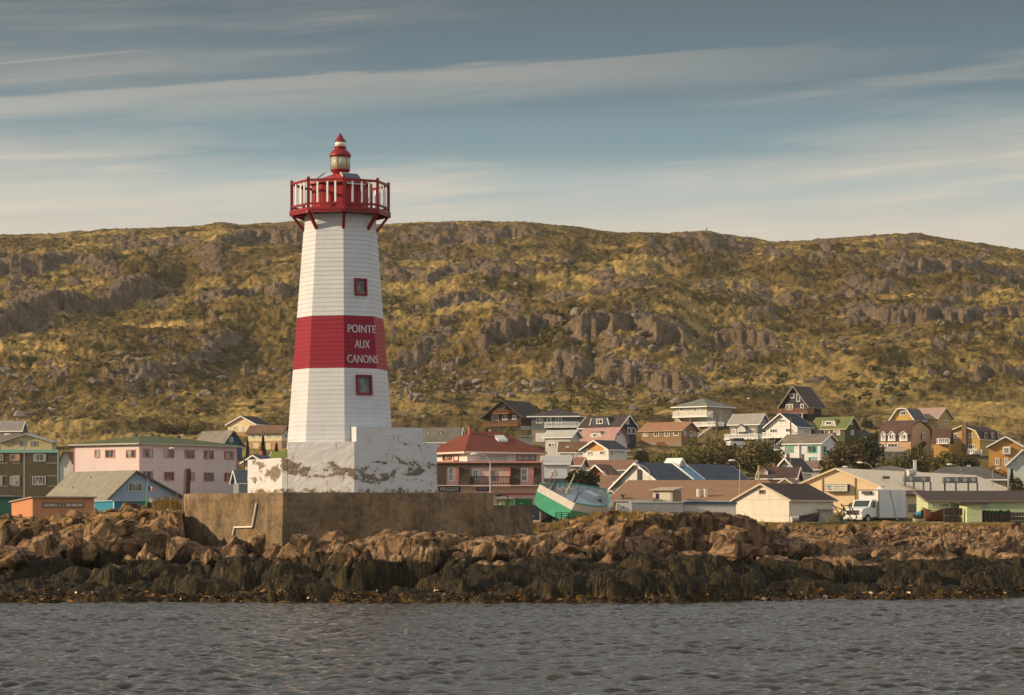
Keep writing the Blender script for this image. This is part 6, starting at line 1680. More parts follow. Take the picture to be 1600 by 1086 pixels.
# low pale green sheds at the right
GRE = sd((.46, .52, .29), .3, line=.22)
h = hs('cream_lean_to', 'cream lean-to with a grey shutter between the lorry and the pale green shed', 1450, 1414, 1458, 822, 774, 268, 2, sd((.60, .47, .30), .3), 'u', 768, roofing((.085, .06, .05)), [(0, 0), (1, 1)], trim=None, cat='lean-to', Rr=5.0, wins=())
h.slab('L', 1419, 1439.5, 788, 800, .0, .05, 'shutter', paint((.20, .165, .155)))
h = hs('pale_green_shed', 'long pale green shed with a dark roof at the right end of the yard', 1640, 1450, 1648, 824, 783, 243, 2, GRE, 'u', 768.5, roofing((.060, .042, .035), .25), [(0, 0), (1, 1)], trim=paint((.20, .15, .12)), cat='shed', Rr=9.0, ov=.2, wins=[('L', 1469.5, 789.5, 27, 5.5, 5), ('L', 1540, 789, 8, 5.5, 2)], frame=paint((.5, .52, .45)))
h.slab('L', 1485, 1509.5, 786.5, 821, .0, .06, 'teal_cladding', sd((.17, .26, .18), .25, vertical=True))
h = hs('green_porch', 'pale green boarded porch standing out from the long pale green shed', 1534, 1511, 1536, 824, 787.5, 236.5, 3, sd((.50, .55, .30), .25, line=.2), 'u', 783.5, roofing((.065, .045, .038)), [(0, 0), (1, .7)], trim=None, cat='porch', ov=.6, Rr=6.0)
# upper right
PCH = paint((.50, .30, .17), .75, .12)
h = hs('arched_dormer_house', 'peach house under a big brown mansard roof with white arched dormers', 1423, 1374, 1455, 706, 686, 400, 30, PCH, 'u', 657, roofing((.105, .058, .042), .2), [(0, 0), (.07, .72), (.45, 1), (.93, .62), (1, 0)], ov=.15, trim=None)
for px, w in ((1380, 8), (1393, 12), (1411.5, 13)):
    h.dormer('L', px - w / 2.0, px + w / 2.0, 679, 686, -.22, 1.0, TRIMW, TRIMW, flare=.08, kind='gable', rise=.40, win=(px, 682.5, w * .62, 7.5))
h.window('R', 1443, 680, 4, 9, TRIMW, 1, 1, .2); h.window('L', 1395, 696, 16, 7, TRIMW, 3); h.window('L', 1380, 696, 5, 8, TRIMW, 1)
YEL = sd((.42, .30, .12), .26, var=.08)
h = hs('yellow_upper_house', 'yellow house with two gables and a wooden deck high on the right', 1464.5, 1427, 1487, 676, 652.5, 452, 40, YEL, 'u', 637.5, roofing((.32, .22, .175), .12), wins=[('L', 1439, 658.5, 10, 9, 2), ('R', 1478, 659.5, 4, 6, 1)], trim=paint((.55, .48, .38)))
h2 = hs('yellow_upper_house', '', 1428, 1392, 1446, 676, 655, 448, 30, sd((.52, .33, .09), .26), 'v', 638.5, roofing((.10, .095, .10), .15), CLIP, root=h.root, wins=[('L', 1411, 645.5, 9, 7, 2), ('L', 1412, 660, 11, 7, 2)], ov=.4)
h.balcony('L', 1429, 1466, 663.5, 669.5, 1.5, paint((.42, .33, .2))); h.posts('L', (1431, 1448, 1465), 671, 1.5, paint((.40, .31, .19)))
h = hs('yellow_gambrel_house', 'deep yellow gambrel house with a tall stone chimney on its front', 1531, 1478, 1566, 716, 684.5, 402, 30, sd((.45, .29, .09), .26, var=.08), 'v', 666, roofing((.075, .048, .038), .2), [(0, 0), (.1, .55), (.5, 1), (.9, .55), (1, 0)], ov=.4, wins=[('L', 1493.5, 681, 6, 9, 1), ('L', 1517, 680.5, 6, 8, 1), ('L', 1518, 698, 10, 7, 3)], trim=paint((.66, .56, .40)))
ch = h.slab('L', 1502.5, 1509.5, 660.5, 704, .0, .6, 'chimney', paint((.20, .115, .07), .9, .35, 5.0))
for px in (1540, 1551, 1561): h.window('R', px, 680.5, 4, 9, paint((.5, .44, .34)), 1, 1, .12)
h.balcony('L', 1510, 1531, 702, 708, 1.0)
h2 = hs('yellow_gambrel_house', '', 1482, 1459, 1486, 716, 690, 398, 20, sd((.48, .28, .08), .26), 'u', 671, roofing((.105, .058, .045)), [(0, 0), (.3, .8), (.5, 1), (1, 0)], root=h.root, trim=None)
h2.balcony('L', 1463, 1482, 685, 692, 1.2)
h = hs('orange_gable_house', 'orange house with white windows and a bay at the right edge', 1598, 1545, 1625, 740, 697.5, 352, 15, sd((.44, .235, .06), .26, var=.08), 'v', 683.5, GREYR, ov=.5, wins=[('L', 1558.5, 721.5, 6.5, 11, 2), ('L', 1572.5, 721, 6.5, 10.5, 2)])
o = h.slab('L', 1567, 1579, 698, 710, .0, .45, 'bay', TRIMW); h.window('L', 1573, 704, 10.5, 10, TRIMW, 4, 1, .45)
hs('pale_teal_house', 'pale blue-grey gabled house in the right corner below the orange house', 1624, 1574, 1640, 750, 726, 325, 12, sd((.42, .47, .45), .26), 'v', 703.5, GREYR, ov=.45, wins=[('L', 1594, 717, 5, 7)])
# ------------------------------------------------------------------ stranded boat
def loft(stations, close=True):
    """stations: list of rings of equal length -> vertices, quads"""
    n = len(stations[0]); V = [p for r_ in stations for p in r_]; Fq = []
    for i in range(len(stations) - 1):
        for j in range(n - 1): Fq.append((i * n + j, i * n + j + 1, (i + 1) * n + j + 1, (i + 1) * n + j))
    return V, Fq
hd = R(22); heel = R(27)
bh = Vector((math.sin(hd), math.cos(hd), 0)); bs = Vector((math.cos(hd), -math.sin(hd), 0)); bu = Vector((0, 0, 1))
bs2 = bs * math.cos(heel) - bu * math.sin(heel); bu2 = bu * math.cos(heel) + bs * math.sin(heel)
Yb = 205.0
org = P(856, 803, Yb)          # middle of the transom foot
pitch = R(-2.0); bh2 = bh * math.cos(pitch) - bu2 * math.sin(pitch)
BK = 1.06
def BP(x, y, z): return org + (bh2 * x + bs2 * y + bu2 * z) * BK
boat = thing('stranded_boat', 'green and white wooden boat propped up heeling over on the grass right of the plinth', 'boat', org)
LB = 9.6
def hull_ring(x, k=1.0, zoff=0.0, top=0.0):
    t = x / LB
    b = (1.52 + .38 * math.sin(min(1, t * 1.25) * math.pi * .62)) * (1 - max(0, (t - .45) / .55) ** 2.4) * k
    sh = 1.62 - .22 * math.sin(t * math.pi * .8) + .75 * max(0, t - .5) ** 1.6 + top
    ke = .0 + .55 * max(0, t - .72) ** 1.4
    r_ = []
    for i in range(13):
        a = (i / 12.0) * math.pi - math.pi / 2
        s_ = math.sin(a); c_ = abs(math.cos(a))
        y = b * (abs(s_) ** .32) * (1 if s_ >= 0 else -1)
        z = ke + zoff + (sh - ke - zoff) * (1 - c_ ** .8)
        r_.append(BP(x, y, z))
    return r_
def two_tone():
    n = NT('boat_paint'); a = n.attr('height')
    v = n.noise(n.co(), 1.5, 5, .65); w = n.noise(n.mapping(n.co(), (6, 6, 1)), 1.5, 4, .7)
    g = n.mix(n.rng(v, .3, .7), (.045, .30, .18), (.09, .40, .26)); wh = n.mix(v, (.60, .55, .48), (.74, .70, .63))
    c = n.mix(n.rng(a, .995, 1.0), g, wh); c = n.mix(n.rng(w, .62, .75, 0, .6), c, (.20, .15, .09))
    return n.done(c, .5, .35)
M_BOAT = two_tone()
xs = [LB * i / 22.0 for i in range(23)]
V, Fq = loft([hull_ring(x) for x in xs])
def hgt(p, x): 
    t = x / LB; sh = 1.62 - .22 * math.sin(t * math.pi * .8) + .75 * max(0, t - .5) ** 1.6
    return ((p - org).dot(bu2)) / BK / (sh - .52)
att = []
for i, x in enumerate(xs): att += [hgt(p, x) for p in V[i * 13:(i + 1) * 13]]
o = np_mesh('hull', np.array([list(p - org) for p in V]), np.array(Fq), M_BOAT, {'height': att}, smooth=True, parent=boat)
# transom: built in strips so its paint line is crisp
r0 = hull_ring(0.0)
mb = MB(); 
def trans(z0, z1, mi):
    b = []
    for z in (z0, z1):
        k = np.interp(z, [(q - org).dot(bu2) / BK for q in r0[6:]], [(q - org).dot(bs2) / BK for q in r0[6:]]); b.append(k)
    q = [BP(-.02, -b[0], z0), BP(-.02, b[0], z0), BP(-.02, b[1], z1), BP(-.02, -b[1], z1)]
    mb.hexa(q, [p + bh2 * .08 for p in q], mi)
zz = [.02, .12, .3, .6, 1.08]
for a, b in zip(zz[:-1], zz[1:]): trans(a, b, 0)
trans(1.08, 1.62, 1)
mb.build('transom', [paint((.065, .36, .22), .5, .25, 2.0), paint((.70, .65, .57), .5, .15)], boat)
mbr = MB()
def rail(side, zo): return [hull_ring(x)[12 if side > 0 else 0] + bu2 * zo for x in xs]
for sd_ in (1, -1): mbr.path(rail(sd_, .03), .055, 6)
mbr.build('gunwale', paint((.05, .30, .25), .5), boat)
Vi, Fi = loft([hull_ring(x, .955, .62, -.02) for x in xs[:-1]])
o = np_mesh('inner_hull', np.array([list(p - org) for p in Vi]), np.array(Fi), paint((.46, .50, .52), .6, .15), None, True, boat)
dk = MB(); dzz = .86
for i in range(20):
    a, b = hull_ring(xs[i], .93), hull_ring(xs[i + 1], .93); fa = lambda r_, x: max(abs((q - org).dot(bs2)) / BK for q in r_) * .97
    ya, yb_ = fa(a, 0), fa(b, 0)
    dk.poly([BP(xs[i], -ya, dzz), BP(xs[i], ya, dzz), BP(xs[i + 1], yb_, dzz), BP(xs[i + 1], -yb_, dzz)])
dk.build('deck', paint((.42, .46, .48), .7, .25), boat)
for i in range(3, 21, 2):
    rb = MB()
    p, q = hull_ring(xs[i], .94)[1], hull_ring(xs[i], .94)[0]; rb.bar(BP(xs[i], (p - org).dot(bs2) / BK, .86), q, .05, .06)
    rb.build('hull_frame', paint((.05, .25, .24), .6), boat)
for x in (3.6, 4.7, 5.8): MB().obox(BP(x, -1.55, .87), bh2 * .55, bs2 * .4, bu2 * .42).build('fish_box', paint((.55, .48, .38), .7), boat)
MB().obox(BP(7.1, -.7, .87), bh2 * 1.2, bs2 * 1.0, bu2 * .55).build('fore_hatch', paint((.48, .52, .55), .6), boat)
for k, (x, y, hh_, rr, c) in enumerate(((.3, -1.05, 2.0, .05, (.25, .10, .05)), (.25, -.62, 1.05, .10, (.04, .04, .04)), (1.2, .15, 2.2, .05, (.56, .48, .38)), (.3, 1.32, 1.05, .08, (.05, .05, .05)))):
    pz = BP(x, y, .9); pt2 = BP(x, y, 1.62 + hh_ * .72); m = MB().tube(pz, pt2, rr, rr * .8, 8).build('davit', paint(c, .6), boat)
    MB().lathe(0, 0, [(.001, -.12), (.12, -.06), (.13, .06), (.001, .14)], 10).build('davit_head', paint((.68, .66, .62), .5), m).location = pt2 - root_loc(m)
for i, (px, py) in enumerate(((844, 812), (876, 818))):
    a = P(px, 799 if i == 0 else 806, Yb + .3); b = P(px, py, Yb + .3); b.z -= .3
    o = MB().bar(a, b, .12, .12).build('prop_timber', paint((.42, .32, .20), .8), None, loc=b)
    tag(o, ('upright timber prop under the high side of the stranded boat', 'short timber prop under the low corner of the stranded boat')[i], 'prop')
o = MB().bar(P(827, 813, 204), P(833, 806, 204.5), .13, .13).build('loose_timber', paint((.35, .26, .17), .8), None, loc=P(830, 812, 204)); tag(o, 'loose timber leaning in the grass left of the stranded boat', 'timber')
# dark wire crate before the boat
cr_ = thing('wire_crate', 'dark open frame crate standing before the low side of the boat', 'crate', P(878, 814, 196))
m = MB(); c0 = P(868.5, 814, 196); wx_ = P(888, 814, 196).x - c0.x; hz_ = 13 * 196 / F
for i in range(5): z = hz_ * i / 4; m.bar(c0 + Vector((0, 0, z)), c0 + Vector((wx_, 0, z)), .045, .045); m.bar(c0 + Vector((0, .8, z)), c0 + Vector((wx_, .8, z)), .045, .045)
for x in (0, .45, 1): m.bar(c0 + Vector((wx_ * x, -.03, -.5)), c0 + Vector((wx_ * x, -.03, hz_)), .06, .06); m.bar(c0 + Vector((wx_ * x, .83, -.5)), c0 + Vector((wx_ * x, .83, hz_)), .06, .06)
for x in (0, 1):
    for z in (.05, hz_): m.bar(c0 + Vector((wx_ * x, 0, z)), c0 + Vector((wx_ * x, .8, z)), .045, .045)
m.build('crate_frame', metal((.03, .04, .038), .6), cr_)

# yard huts between boat and crag
r = shed_box('weathered_hut', 'weathered brown and grey hut in front of the boat deck', 'hut', 897, 934, 786, 812, 214, 2.5, paint((.30, .25, .19), .8, .35), roof=paint((.16, .12, .10)))
MB().obox(P(901, 808, 213.96), Vector((P(913, 0, 214).x - P(901, 0, 214).x, 0, 0)), Vector((0, -.04, 0)), Vector((0, 0, 19 * 214 / F))).build('pale_board', paint((.52, .44, .34), .8, .2), r)
MB().obox(P(917, 808, 213.96), Vector((.25, 0, 0)), Vector((0, -.04, 0)), Vector((0, 0, 20 * 214 / F))).build('door_post', paint((.50, .46, .42), .8), r)
r = shed_box('white_container', 'white container with a rusty edge between the weathered hut and white cabinet', 'container', 935.5, 961, 784.5, 810, 216, 2.4, paint((.62, .62, .60), .6, .2), yaw=0)
MB().obox(P(957.5, 808, 215.9), Vector((.18, 0, 0)), Vector((0, .06, 0)), Vector((0, 0, 23 * 216 / F))).build('rusty_edge', paint((.30, .15, .06), .8), r)
r = shed_box('white_cabinet', 'white metal cabinet bearing a small red mark, right of the white container', 'cabinet', 964, 985, 785.5, 808, 218, 1.2, paint((.64, .62, .57), .5, .12))
MB().obox(P(973, 794.5, 217.97), Vector((.13, 0, 0)), Vector((0, -.02, 0)), Vector((0, 0, .17))).build('red_mark', paint((.45, .02, .03)), r)
r = shed_box('grey_store', 'long low grey store before the sandy brown roof', 'store', 987, 1068, 786, 812, 232, 4.0, paint((.27, .27, .275), .7, .15), roof=paint((.40, .40, .39)), ov=.05)
r = shed_box('blue_edged_store', 'low white store with a dark blue roof edge behind the crag', 'store', 1068.5, 1150, 788, 812, 234, 4.0, paint((.52, .50, .46), .7), roof=paint((.04, .07, .10)), ov=.1)

# ------------------------------------------------------------------ lorry
th = R(40); Yt = 258.0
lc = Vector((gx(1373, Yt), Yt, 0)); lu = Vector((-math.cos(th), math.sin(th), 0)); lv = Vector((math.sin(th), math.cos(th), 0)); lz = Vector((0, 0, 1))
zg = gz(818.5, Yt)
def T(a, b, z): q = lc + lu * a + lv * b; return Vector((q.x, q.y, zg + z))
lorry = thing('white_lorry', 'white box lorry with a bonnet cab parked on the grass of the yard', 'lorry', T(1.15, 1, 0))
WL = paint((.66, .66, .66), .35, .08); W_ = 2.35
zb0, zb1 = gz(808.5, Yt) - zg, gz(765, Yt) - zg
MB().obox(T(0, 0, zb0), lu * W_, lv * 4.9, lz * (zb1 - zb0)).build('cargo_box', siding((.60, .60, .60), .3, vertical=True, line=.12), lorry)
m = MB()
for a in (-.02, W_ - .06): m.obox(T(a, -.03, zb0), lu * .08, lv * .10, lz * (zb1 - zb0 + .02))
m.obox(T(-.03, -.02, zb0 - .10), lu * (W_ + .06), lv * 4.95, lz * .09); m.obox(T(.06, -.03, zb1 - .08), lu * (W_ - .12), lv * .08, lz * .1)
m.build('box_edge', paint((.20, .14, .09), .6), lorry)
m = MB(); q0, q1 = T(-.012, 2.0, zb1 - .1), T(-.012, 3.0, zb0 + .15); m.bar(q0, q1, .10, .02, 0, lu); m.build('side_stripe', paint((.10, .09, .09), .5), lorry)
MB().obox(T(.75, -.30, zb1 - .42), lu * 1.0, lv * .29, lz * .28).build('cooler_unit', paint((.05, .035, .03), .5), lorry)
# cab: profile along b, extruded over the width
def extr(name, prof, a0, a1, mat, parent=lorry, mi=0):
    return MB().hexa([T(a0, b, z) for b, z in prof], [T(a1, b, z) for b, z in prof]).build(name, mat, parent)
cab = extr('cab', [(-.12, .75), (-.12, 2.25), (-.35, 2.33), (-.95, 2.30), (-1.38, 1.62), (-2.45, 1.42), (-2.62, 1.30), (-2.66, .62), (-.6, .62)], .18, W_ - .18, WL)
g0, g1 = T(.36, -1.02, 2.22), T(.36, -1.385, 1.65)
wv = lu * (W_ - .72); nn = (wv.cross(g1 - g0)).normalized(); nn = nn if nn.dot(-lv) > 0 else -nn
MB().hexa([g1 + nn * .01, g1 + wv + nn * .01, g0 + wv + nn * .01, g0 + nn * .01], [p + nn * .02 for p in (g1 + nn * .01, g1 + wv + nn * .01, g0 + wv + nn * .01, g0 + nn * .01)]).build('windscreen', paint((.035, .055, .045), .06, .2, spec=.6), cab)
MB().hexa([T(.165, -.35, 1.55), T(.165, -.95, 1.55), T(.165, -.88, 2.15), T(.165, -.35, 2.15)], [T(.178, -.35, 1.55), T(.178, -.95, 1.55), T(.178, -.88, 2.15), T(.178, -.35, 2.15)]).build('side_window', glass_dark((.02, .025, .025)), cab)
MB().obox(T(.52, -2.70, .86), lu * (W_ - 1.04), lv * .05, lz * .44).build('grille', paint((.05, .045, .045), .4), cab)
for a in (.22, W_ - .50): MB().obox(T(a, -2.69, .92), lu * .27, lv * .04, lz * .26).build('headlight', paint((.58, .56, .50), .15), cab)
MB().obox(T(.10, -2.82, .42), lu * (W_ - .2), lv * .16, lz * .30).build('bumper', paint((.60, .58, .55), .4), lorry)
for a in (.62, W_ - .80): MB().obox(T(a, -2.835, .50), lu * .18, lv * .02, lz * .12).build('fog_lamp', paint((.04, .04, .04)), lorry)
extr('chassis', [(-2.4, .50), (4.7, .50), (4.7, zb0 - .12), (-2.4, .74)], .55, W_ - .55, paint((.03, .028, .026)))
for b, a in ((-1.75, .08), (-1.75, W_ - .36), (3.4, .02), (3.4, W_ - .42)):
    w = MB().tube(T(a, b, .46), T(a + (.28 if b < 0 else .40), b, .46), .46, .46, 20).build('wheel', paint((.018, .017, .016), .8), lorry)
    MB().tube(T(a - .015, b, .46), T(a + .002, b, .46), .24, .24, 14).build('rim', paint((.40, .39, .37), .4), w)
for a in (.02, W_ + .02):
    m = MB().cbox(T(a - .06, -1.25, 1.85), .20, .06, .40, 0, lu, lv, lz).build('mirror', paint((.05, .05, .05), .4), cab)
zgt = gz(819, 268)
t = thing('white_tank', 'white domed plastic tank standing behind the lorry', 'tank', P(1376, 819, 268))
tc = P(1376.5, 0, 268)
zt_1 = gz(772, 268)
MB().lathe(tc.x, tc.y, [(1.05, zgt), (1.05, zt_1), (.98, zt_1 + .25), (.72, zt_1 + .48), (.3, zt_1 + .60), (.3, zt_1 + .70), (.0, zt_1 + .70)], 28).build('tank_body', paint((.62, .60, .57), .45, .1), t, True)
MB().lathe(tc.x + .1, tc.y, [(.24, zt_1 + .70), (.24, zt_1 + .80), (.0, zt_1 + .80)], 14).build('tank_lid', paint((.3, .28, .25), .6), t)

# ------------------------------------------------------------------ yard clutter
def at(px, py, Y): return P(px, py, Y)
t = thing('steel_skip', 'dark tilted steel skip beside the white gabled shed', 'skip', at(1266, 820, 240))
c0 = at(1250, 820.5, 240); w = Vector((1.55, .1, 0)); d = Vector((.2, 1.4, 0))
MB().hexa([c0, c0 + w, c0 + w + d, c0 + d], [c0 + Vector((-.1, 0, .75)), c0 + w + Vector((.2, 0, 1.1)), c0 + w + d + Vector((.2, 0, 1.1)), c0 + d + Vector((-.1, 0, .75))]).build('skip_body', metal((.035, .032, .032), .6), t)
MB().bar(c0 + Vector((-.05, -.04, .10)), c0 + w + Vector((.15, -.04, 1.05)), .07, .10).bar(c0 + Vector((-.1, -.04, .78)), c0 + w + Vector((.2, -.04, 1.13)), .08, .10).build('skip_rib', metal((.10, .085, .075), .6), t)
t = thing('white_drum', 'pale drum lying between the white gabled shed and the steel skip', 'drum', at(1243, 818, 242)); MB().tube(at(1236, 812, 242), at(1250, 811, 242.3), .30, .30, 14).build('drum_body', paint((.50, .47, .42), .6, .2), t)
t = thing('concrete_slabs', 'grey concrete slab leaning behind the wire cage', 'slab', at(1290, 818, 247)); c0 = at(1279, 819, 247)
MB().obox(c0, Vector((1.35, .2, 0)), Vector((-.05, .35, .1)), Vector((.05, .3, 1.25))).obox(c0 + Vector((-.2, .15, 1.26)), Vector((1.75, .2, .02)), Vector((0, .5, .05)), Vector((0, 0, .12))).build('slab_body', concrete((.30, .27, .24)), t)
t = thing('wire_cage', 'pallet cage of faded yellow bars in front of the rusty lattice', 'cage', at(1301, 820, 238)); c0 = at(1292, 820, 238); m = MB(); wd_ = at(1311, 0, 238).x - c0.x
for i in range(7): m.bar(c0 + Vector((wd_ * i / 6, 0, 0)), c0 + Vector((wd_ * i / 6, 0, .62)), .05, .05); m.bar(c0 + Vector((wd_ * i / 6, .7, 0)), c0 + Vector((wd_ * i / 6, .7, .62)), .05, .05)
for z in (.03, .32, .62): m.bar(c0 + Vector((0, -.05, z)), c0 + Vector((wd_, -.05, z)), .05, .05); m.bar(c0 + Vector((0, .75, z)), c0 + Vector((wd_, .75, z)), .05, .05)
m.obox(c0 + Vector((.05, .08, .0)), Vector((wd_ - .1, 0, 0)), Vector((0, .55, 0)), Vector((0, 0, .5))); m.build('cage_frame', paint((.27, .22, .12), .7, .25), t)
t = thing('rusty_lattice', 'rusty lattice of steel girders leaning between the slab and the lorry', 'girders', at(1318, 818, 249)); m = MB()
for a, b in (((1301, 788), (1322, 818)), ((1314, 787), (1334, 815)), ((1327, 787), (1339, 808)), ((1303, 791), (1331, 802)), ((1314, 790), (1328, 790)), ((1310, 815), (1326, 800)), ((1320, 806), (1317, 790)), ((1307, 812), (1316, 797)), ((1330, 802), (1326, 789))): m.bar(at(*a, 249), at(*b, 249.6), .09, .07)
m.build('girder', paint((.085, .052, .038), .8, .3), t)
t = thing('timber_heap', 'heap of dark timber and scrap lying under the lattice beside the lorry', 'scrap', at(1322, 819, 246)); m = MB(); rr_ = random.Random(4)
for i in range(16): x = rr_.uniform(1306, 1338); y = rr_.uniform(811, 818); m.bar(at(x, y, 246 + rr_.random()), at(x + rr_.uniform(-9, 9), y + rr_.uniform(-3, 3), 246 + rr_.random()), .14, .10)
m.build('plank', paint((.045, .036, .03), .85, .4), t)
t = thing('green_netting', 'small heap of green netting left of the lorry', 'netting', at(1314, 819, 239))
v, f = rock_shape(3, 64, 5, .25); o = np_mesh('net_heap', v * [.65, .45, .3], f, paint((.012, .10, .045), .9, .3), parent=t)
def hull_small(name, label, px, py, Y, L_, B_2, H_, yaw, mat, top):
    t = thing(name, label, 'boat', at(px, py, Y)); c = at(px, py, Y); yv = R(yaw); ax = Vector((math.cos(yv), math.sin(yv), 0)); ay = Vector((-math.sin(yv), math.cos(yv), 0))
    st = []
    for i in range(13):
        q = i / 12.0; b = B_2 * (1 - abs(2 * q - 1) ** 3 * (.55 if q < .5 else 1)); sh = H_ * (.86 + .3 * abs(2 * q - 1) ** 2)
        st.append([c + ax * ((q - .5) * L_) + ay * (b * math.sin(a)) + Vector((0, 0, sh * (1 - max(0, math.cos(a)) ** .7))) for a in [(-.5 + k / 10.0) * math.pi for k in range(11)]])
    V, Fq = loft(st); np_mesh('hull', np.array([list(p - c) for p in V]), np.array(Fq), mat, None, True, t)
    m = MB()
    for a, b in zip(st[:-1], st[1:]): m.poly([a[0], b[0], b[-1], a[-1]])
    o = m.build('cover', top, t); o.location.z = .10 * H_
    return t
hull_small('rust_red_hull', 'rust red boat hull on the grass between the lorry and the dark crates', 1458, 815, 240, 2.0, .7, 1.0, 8, paint((.16, .045, .022), .7, .3), paint((.10, .04, .025), .8))
hull_small('blue_covered_dinghy', 'small dinghy under a bright blue cover in the grass right of the lorry', 1436, 817.5, 232, 1.1, .42, .40, -6, paint((.36, .34, .22), .7), paint((.02, .30, .50), .5))
t = thing('blue_tarpaulin', 'blue tarpaulin domed over goods behind the rust red hull', 'tarpaulin', at(1438, 816, 246)); c0 = at(1438, 802, 246)
MB().obox(at(1428, 818, 246), Vector((1.2, 0, 0)), Vector((0, .8, 0)), Vector((0, 0, .9))).build('goods', paint((.045, .03, .025), .9), t); v, f = rock_shape(3, 71, 4, .08); o = np_mesh('cover', v * [.55, .5, .28] + np.array(c0 - t.location) + [0, .35, -.05], f, paint((.025, .20, .34), .5), parent=t)
t = thing('dark_crates', 'stack of dark crates against the teal cladding of the green shed', 'crates', at(1487, 820, 238)); 
for i, (px, y0, y1, w) in enumerate(((1476, 806, 820, 8), (1485, 806, 820, 8), (1494, 806, 820, 8), (1476, 794, 805.6, 9), (1486, 793.5, 805.6, 9), (1496, 794, 805.6, 8))):
    MB().obox(at(px, y1, 238), Vector((w * 238 / F, 0, 0)), Vector((0, .7, 0)), Vector((0, 0, (y1 - y0) * 238 / F))).build('crate', siding((.040, .028, .022), .16), t)
BAL = siding((.055, .034, .022), .3, vertical=True); GRT = paint((.006, .075, .030), .8, .3)
def bale(px, py_top):
    c = at(px, 820, 238); zt2 = gz(py_top, 238)
    t = thing('net_barrel', 'dark brown barrel with a rounded green net top standing along the pale green wall', 'barrel', c, 'green topped barrels along the green wall')
    MB().lathe(c.x, c.y, [(.20, c.z - .3), (.21, c.z + .5), (.20, zt2 - .30)], 14).build('barrel_body', BAL, t, True)
    MB().lathe(c.x, c.y, [(.205, zt2 - .30), (.215, zt2 - .2), (.15, zt2 - .06), (.0, zt2)], 14).build('net_top', GRT, t, True)
for px, y in ((1538.5, 796.5), (1544.5, 797), (1551, 797.5), (1557, 797.5), (1563.5, 796.5), (1569.5, 798), (1575.5, 796)): bale(px, y)
t = thing('pot_stack', 'brown stack of fishing pots right of the green topped barrels', 'pots', at(1592, 820, 238)); m = MB(); rr_.seed(9)
for i in range(4):
    for j in range(3): 
        c = at(1582.5 + i * 8.2, 817 - j * 6.8, 238 + rr_.uniform(0, .2)); m.cbox(c, .40, .5, .33)
        for k in range(3): m.bar(c + Vector((-.2 + .2 * k, -.27, -.18)), c + Vector((-.2 + .2 * k, -.27, .19)), .03, .03, 1)
m.build('pot', [paint((.075, .042, .026), .9, .5, 4.0), paint((.30, .26, .22), .8)], t)
t = thing('green_dinghy', 'small upturned green dinghy at the foot of the orange shed', 'dinghy', at(95, 813, 232)); v, f = ICO[3]; v = v * [.42, .3, .22]; v[:, 2] = np.clip(v[:, 2], -.02, 1)
np_mesh('upturned_hull', v, f, paint((.03, .30, .12), .4), None, True, t)
t = thing('white_skiff', 'white skiff lying by the turquoise workshop', 'skiff', at(153, 806, 232)); v = ICO[3][0] * [.55, .3, .2]; v[:, 2] = np.clip(v[:, 2], -.05, 1); np_mesh('upturned_hull', v, f, paint((.6, .56, .48), .5), None, True, t)

# ------------------------------------------------------------------ flags, lamps, poles
fp = thing('flag_pole', 'thin green flag pole in front of the blue gabled shed', 'flag pole', at(228, 803, 236))
MB().tube(at(227.7, 806, 236), at(230.5, 760, 236), .06, .05, 8).build('lower_pole', paint((.10, .32, .03), .5), fp); MB().tube(at(230.5, 760, 236), at(232, 747, 236), .04, .03, 8).build('upper_pole', paint((.30, .22, .15), .6), fp)
def flag(name, label, px0, px1, y0, y1, sl, bands):
    c = at(px0, y0, 236); W = (px1 - px0) * 236 / F; Hh = (y1 - y0) * 236 / F; n = 18
    V, Fq, mi = [], [], []
    for i in range(n + 1):
        q = i / n
        for j in range(5):
            V.append(tuple(Vector((q * W, math.sin(q * 9 + j * .5) * .07 * q, -j / 4 * Hh - q * sl * Hh + math.sin(q * 7) * .03))))
    me = bpy.data.meshes.new(name)
    for i in range(n):
        for j in range(4): Fq.append((i * 5 + j, i * 5 + j + 1, (i + 1) * 5 + j + 1, (i + 1) * 5 + j)); mi.append(min(len(bands) - 1, int(i / n * len(bands))))
    me.from_pydata(V, [], Fq)
    for b in bands: me.materials.append(b)
    me.polygons.foreach_set('material_index', mi); me.polygons.foreach_set('use_smooth', [True] * len(Fq))
    o = link(name, me); o.location = c
    so = o.modifiers.new('thickness', 'SOLIDIFY'); so.thickness = .012
    return tag(o, label, 'flag')
flag('french_flag', 'blue, white and red flag flying from the green pole', 232, 242, 760, 767, .1, [paint((.015, .025, .07)), paint((.62, .60, .58)), paint((.45, .03, .04))])
flag('white_flag', 'white flag with a small emblem flying low on the green pole', 231.5, 244, 778, 785, .35, [paint((.60, .57, .53)), paint((.42, .40, .36)), paint((.58, .55, .50)), paint((.40, .36, .32)), paint((.62, .58, .54))])
LPM = metal((.30, .29, .27), .5, .3); LPH = paint((.70, .67, .60), .35, .05)
def lamp(label, pxp, py_top, py_base, pxl, pyl, Y, mat=LPM, head=LPH, wood=False, r=.05):
    b = at(pxp, py_base, Y); t = thing('street_lamp', label, 'street lamp', b)
    top = at(pxp, py_top, Y); hd_ = at(pxl, pyl, Y)
    MB().tube(b - Vector((0, 0, 1.0)), top, r * 1.3, r, 8).build('pole', mat, t)
    pts = []
    for i in range(8):
        q = i / 7.0; a = q * math.pi / 2
        pts.append(Vector((top.x + (hd_.x - top.x) * (1 - math.cos(a)), Y, top.z + (hd_.z - top.z) * math.sin(a))))
    MB().path(pts, r * .7, 6).build('arm', mat, t)
    s_ = 1 if hd_.x > top.x else -1
    v = ICO[2][0] * [.36, .15, .11] + np.array(hd_ - b) + [s_ * .25, 0, .0]
    np_mesh('lamp_head', v, ICO[2][1], head, None, True, t)
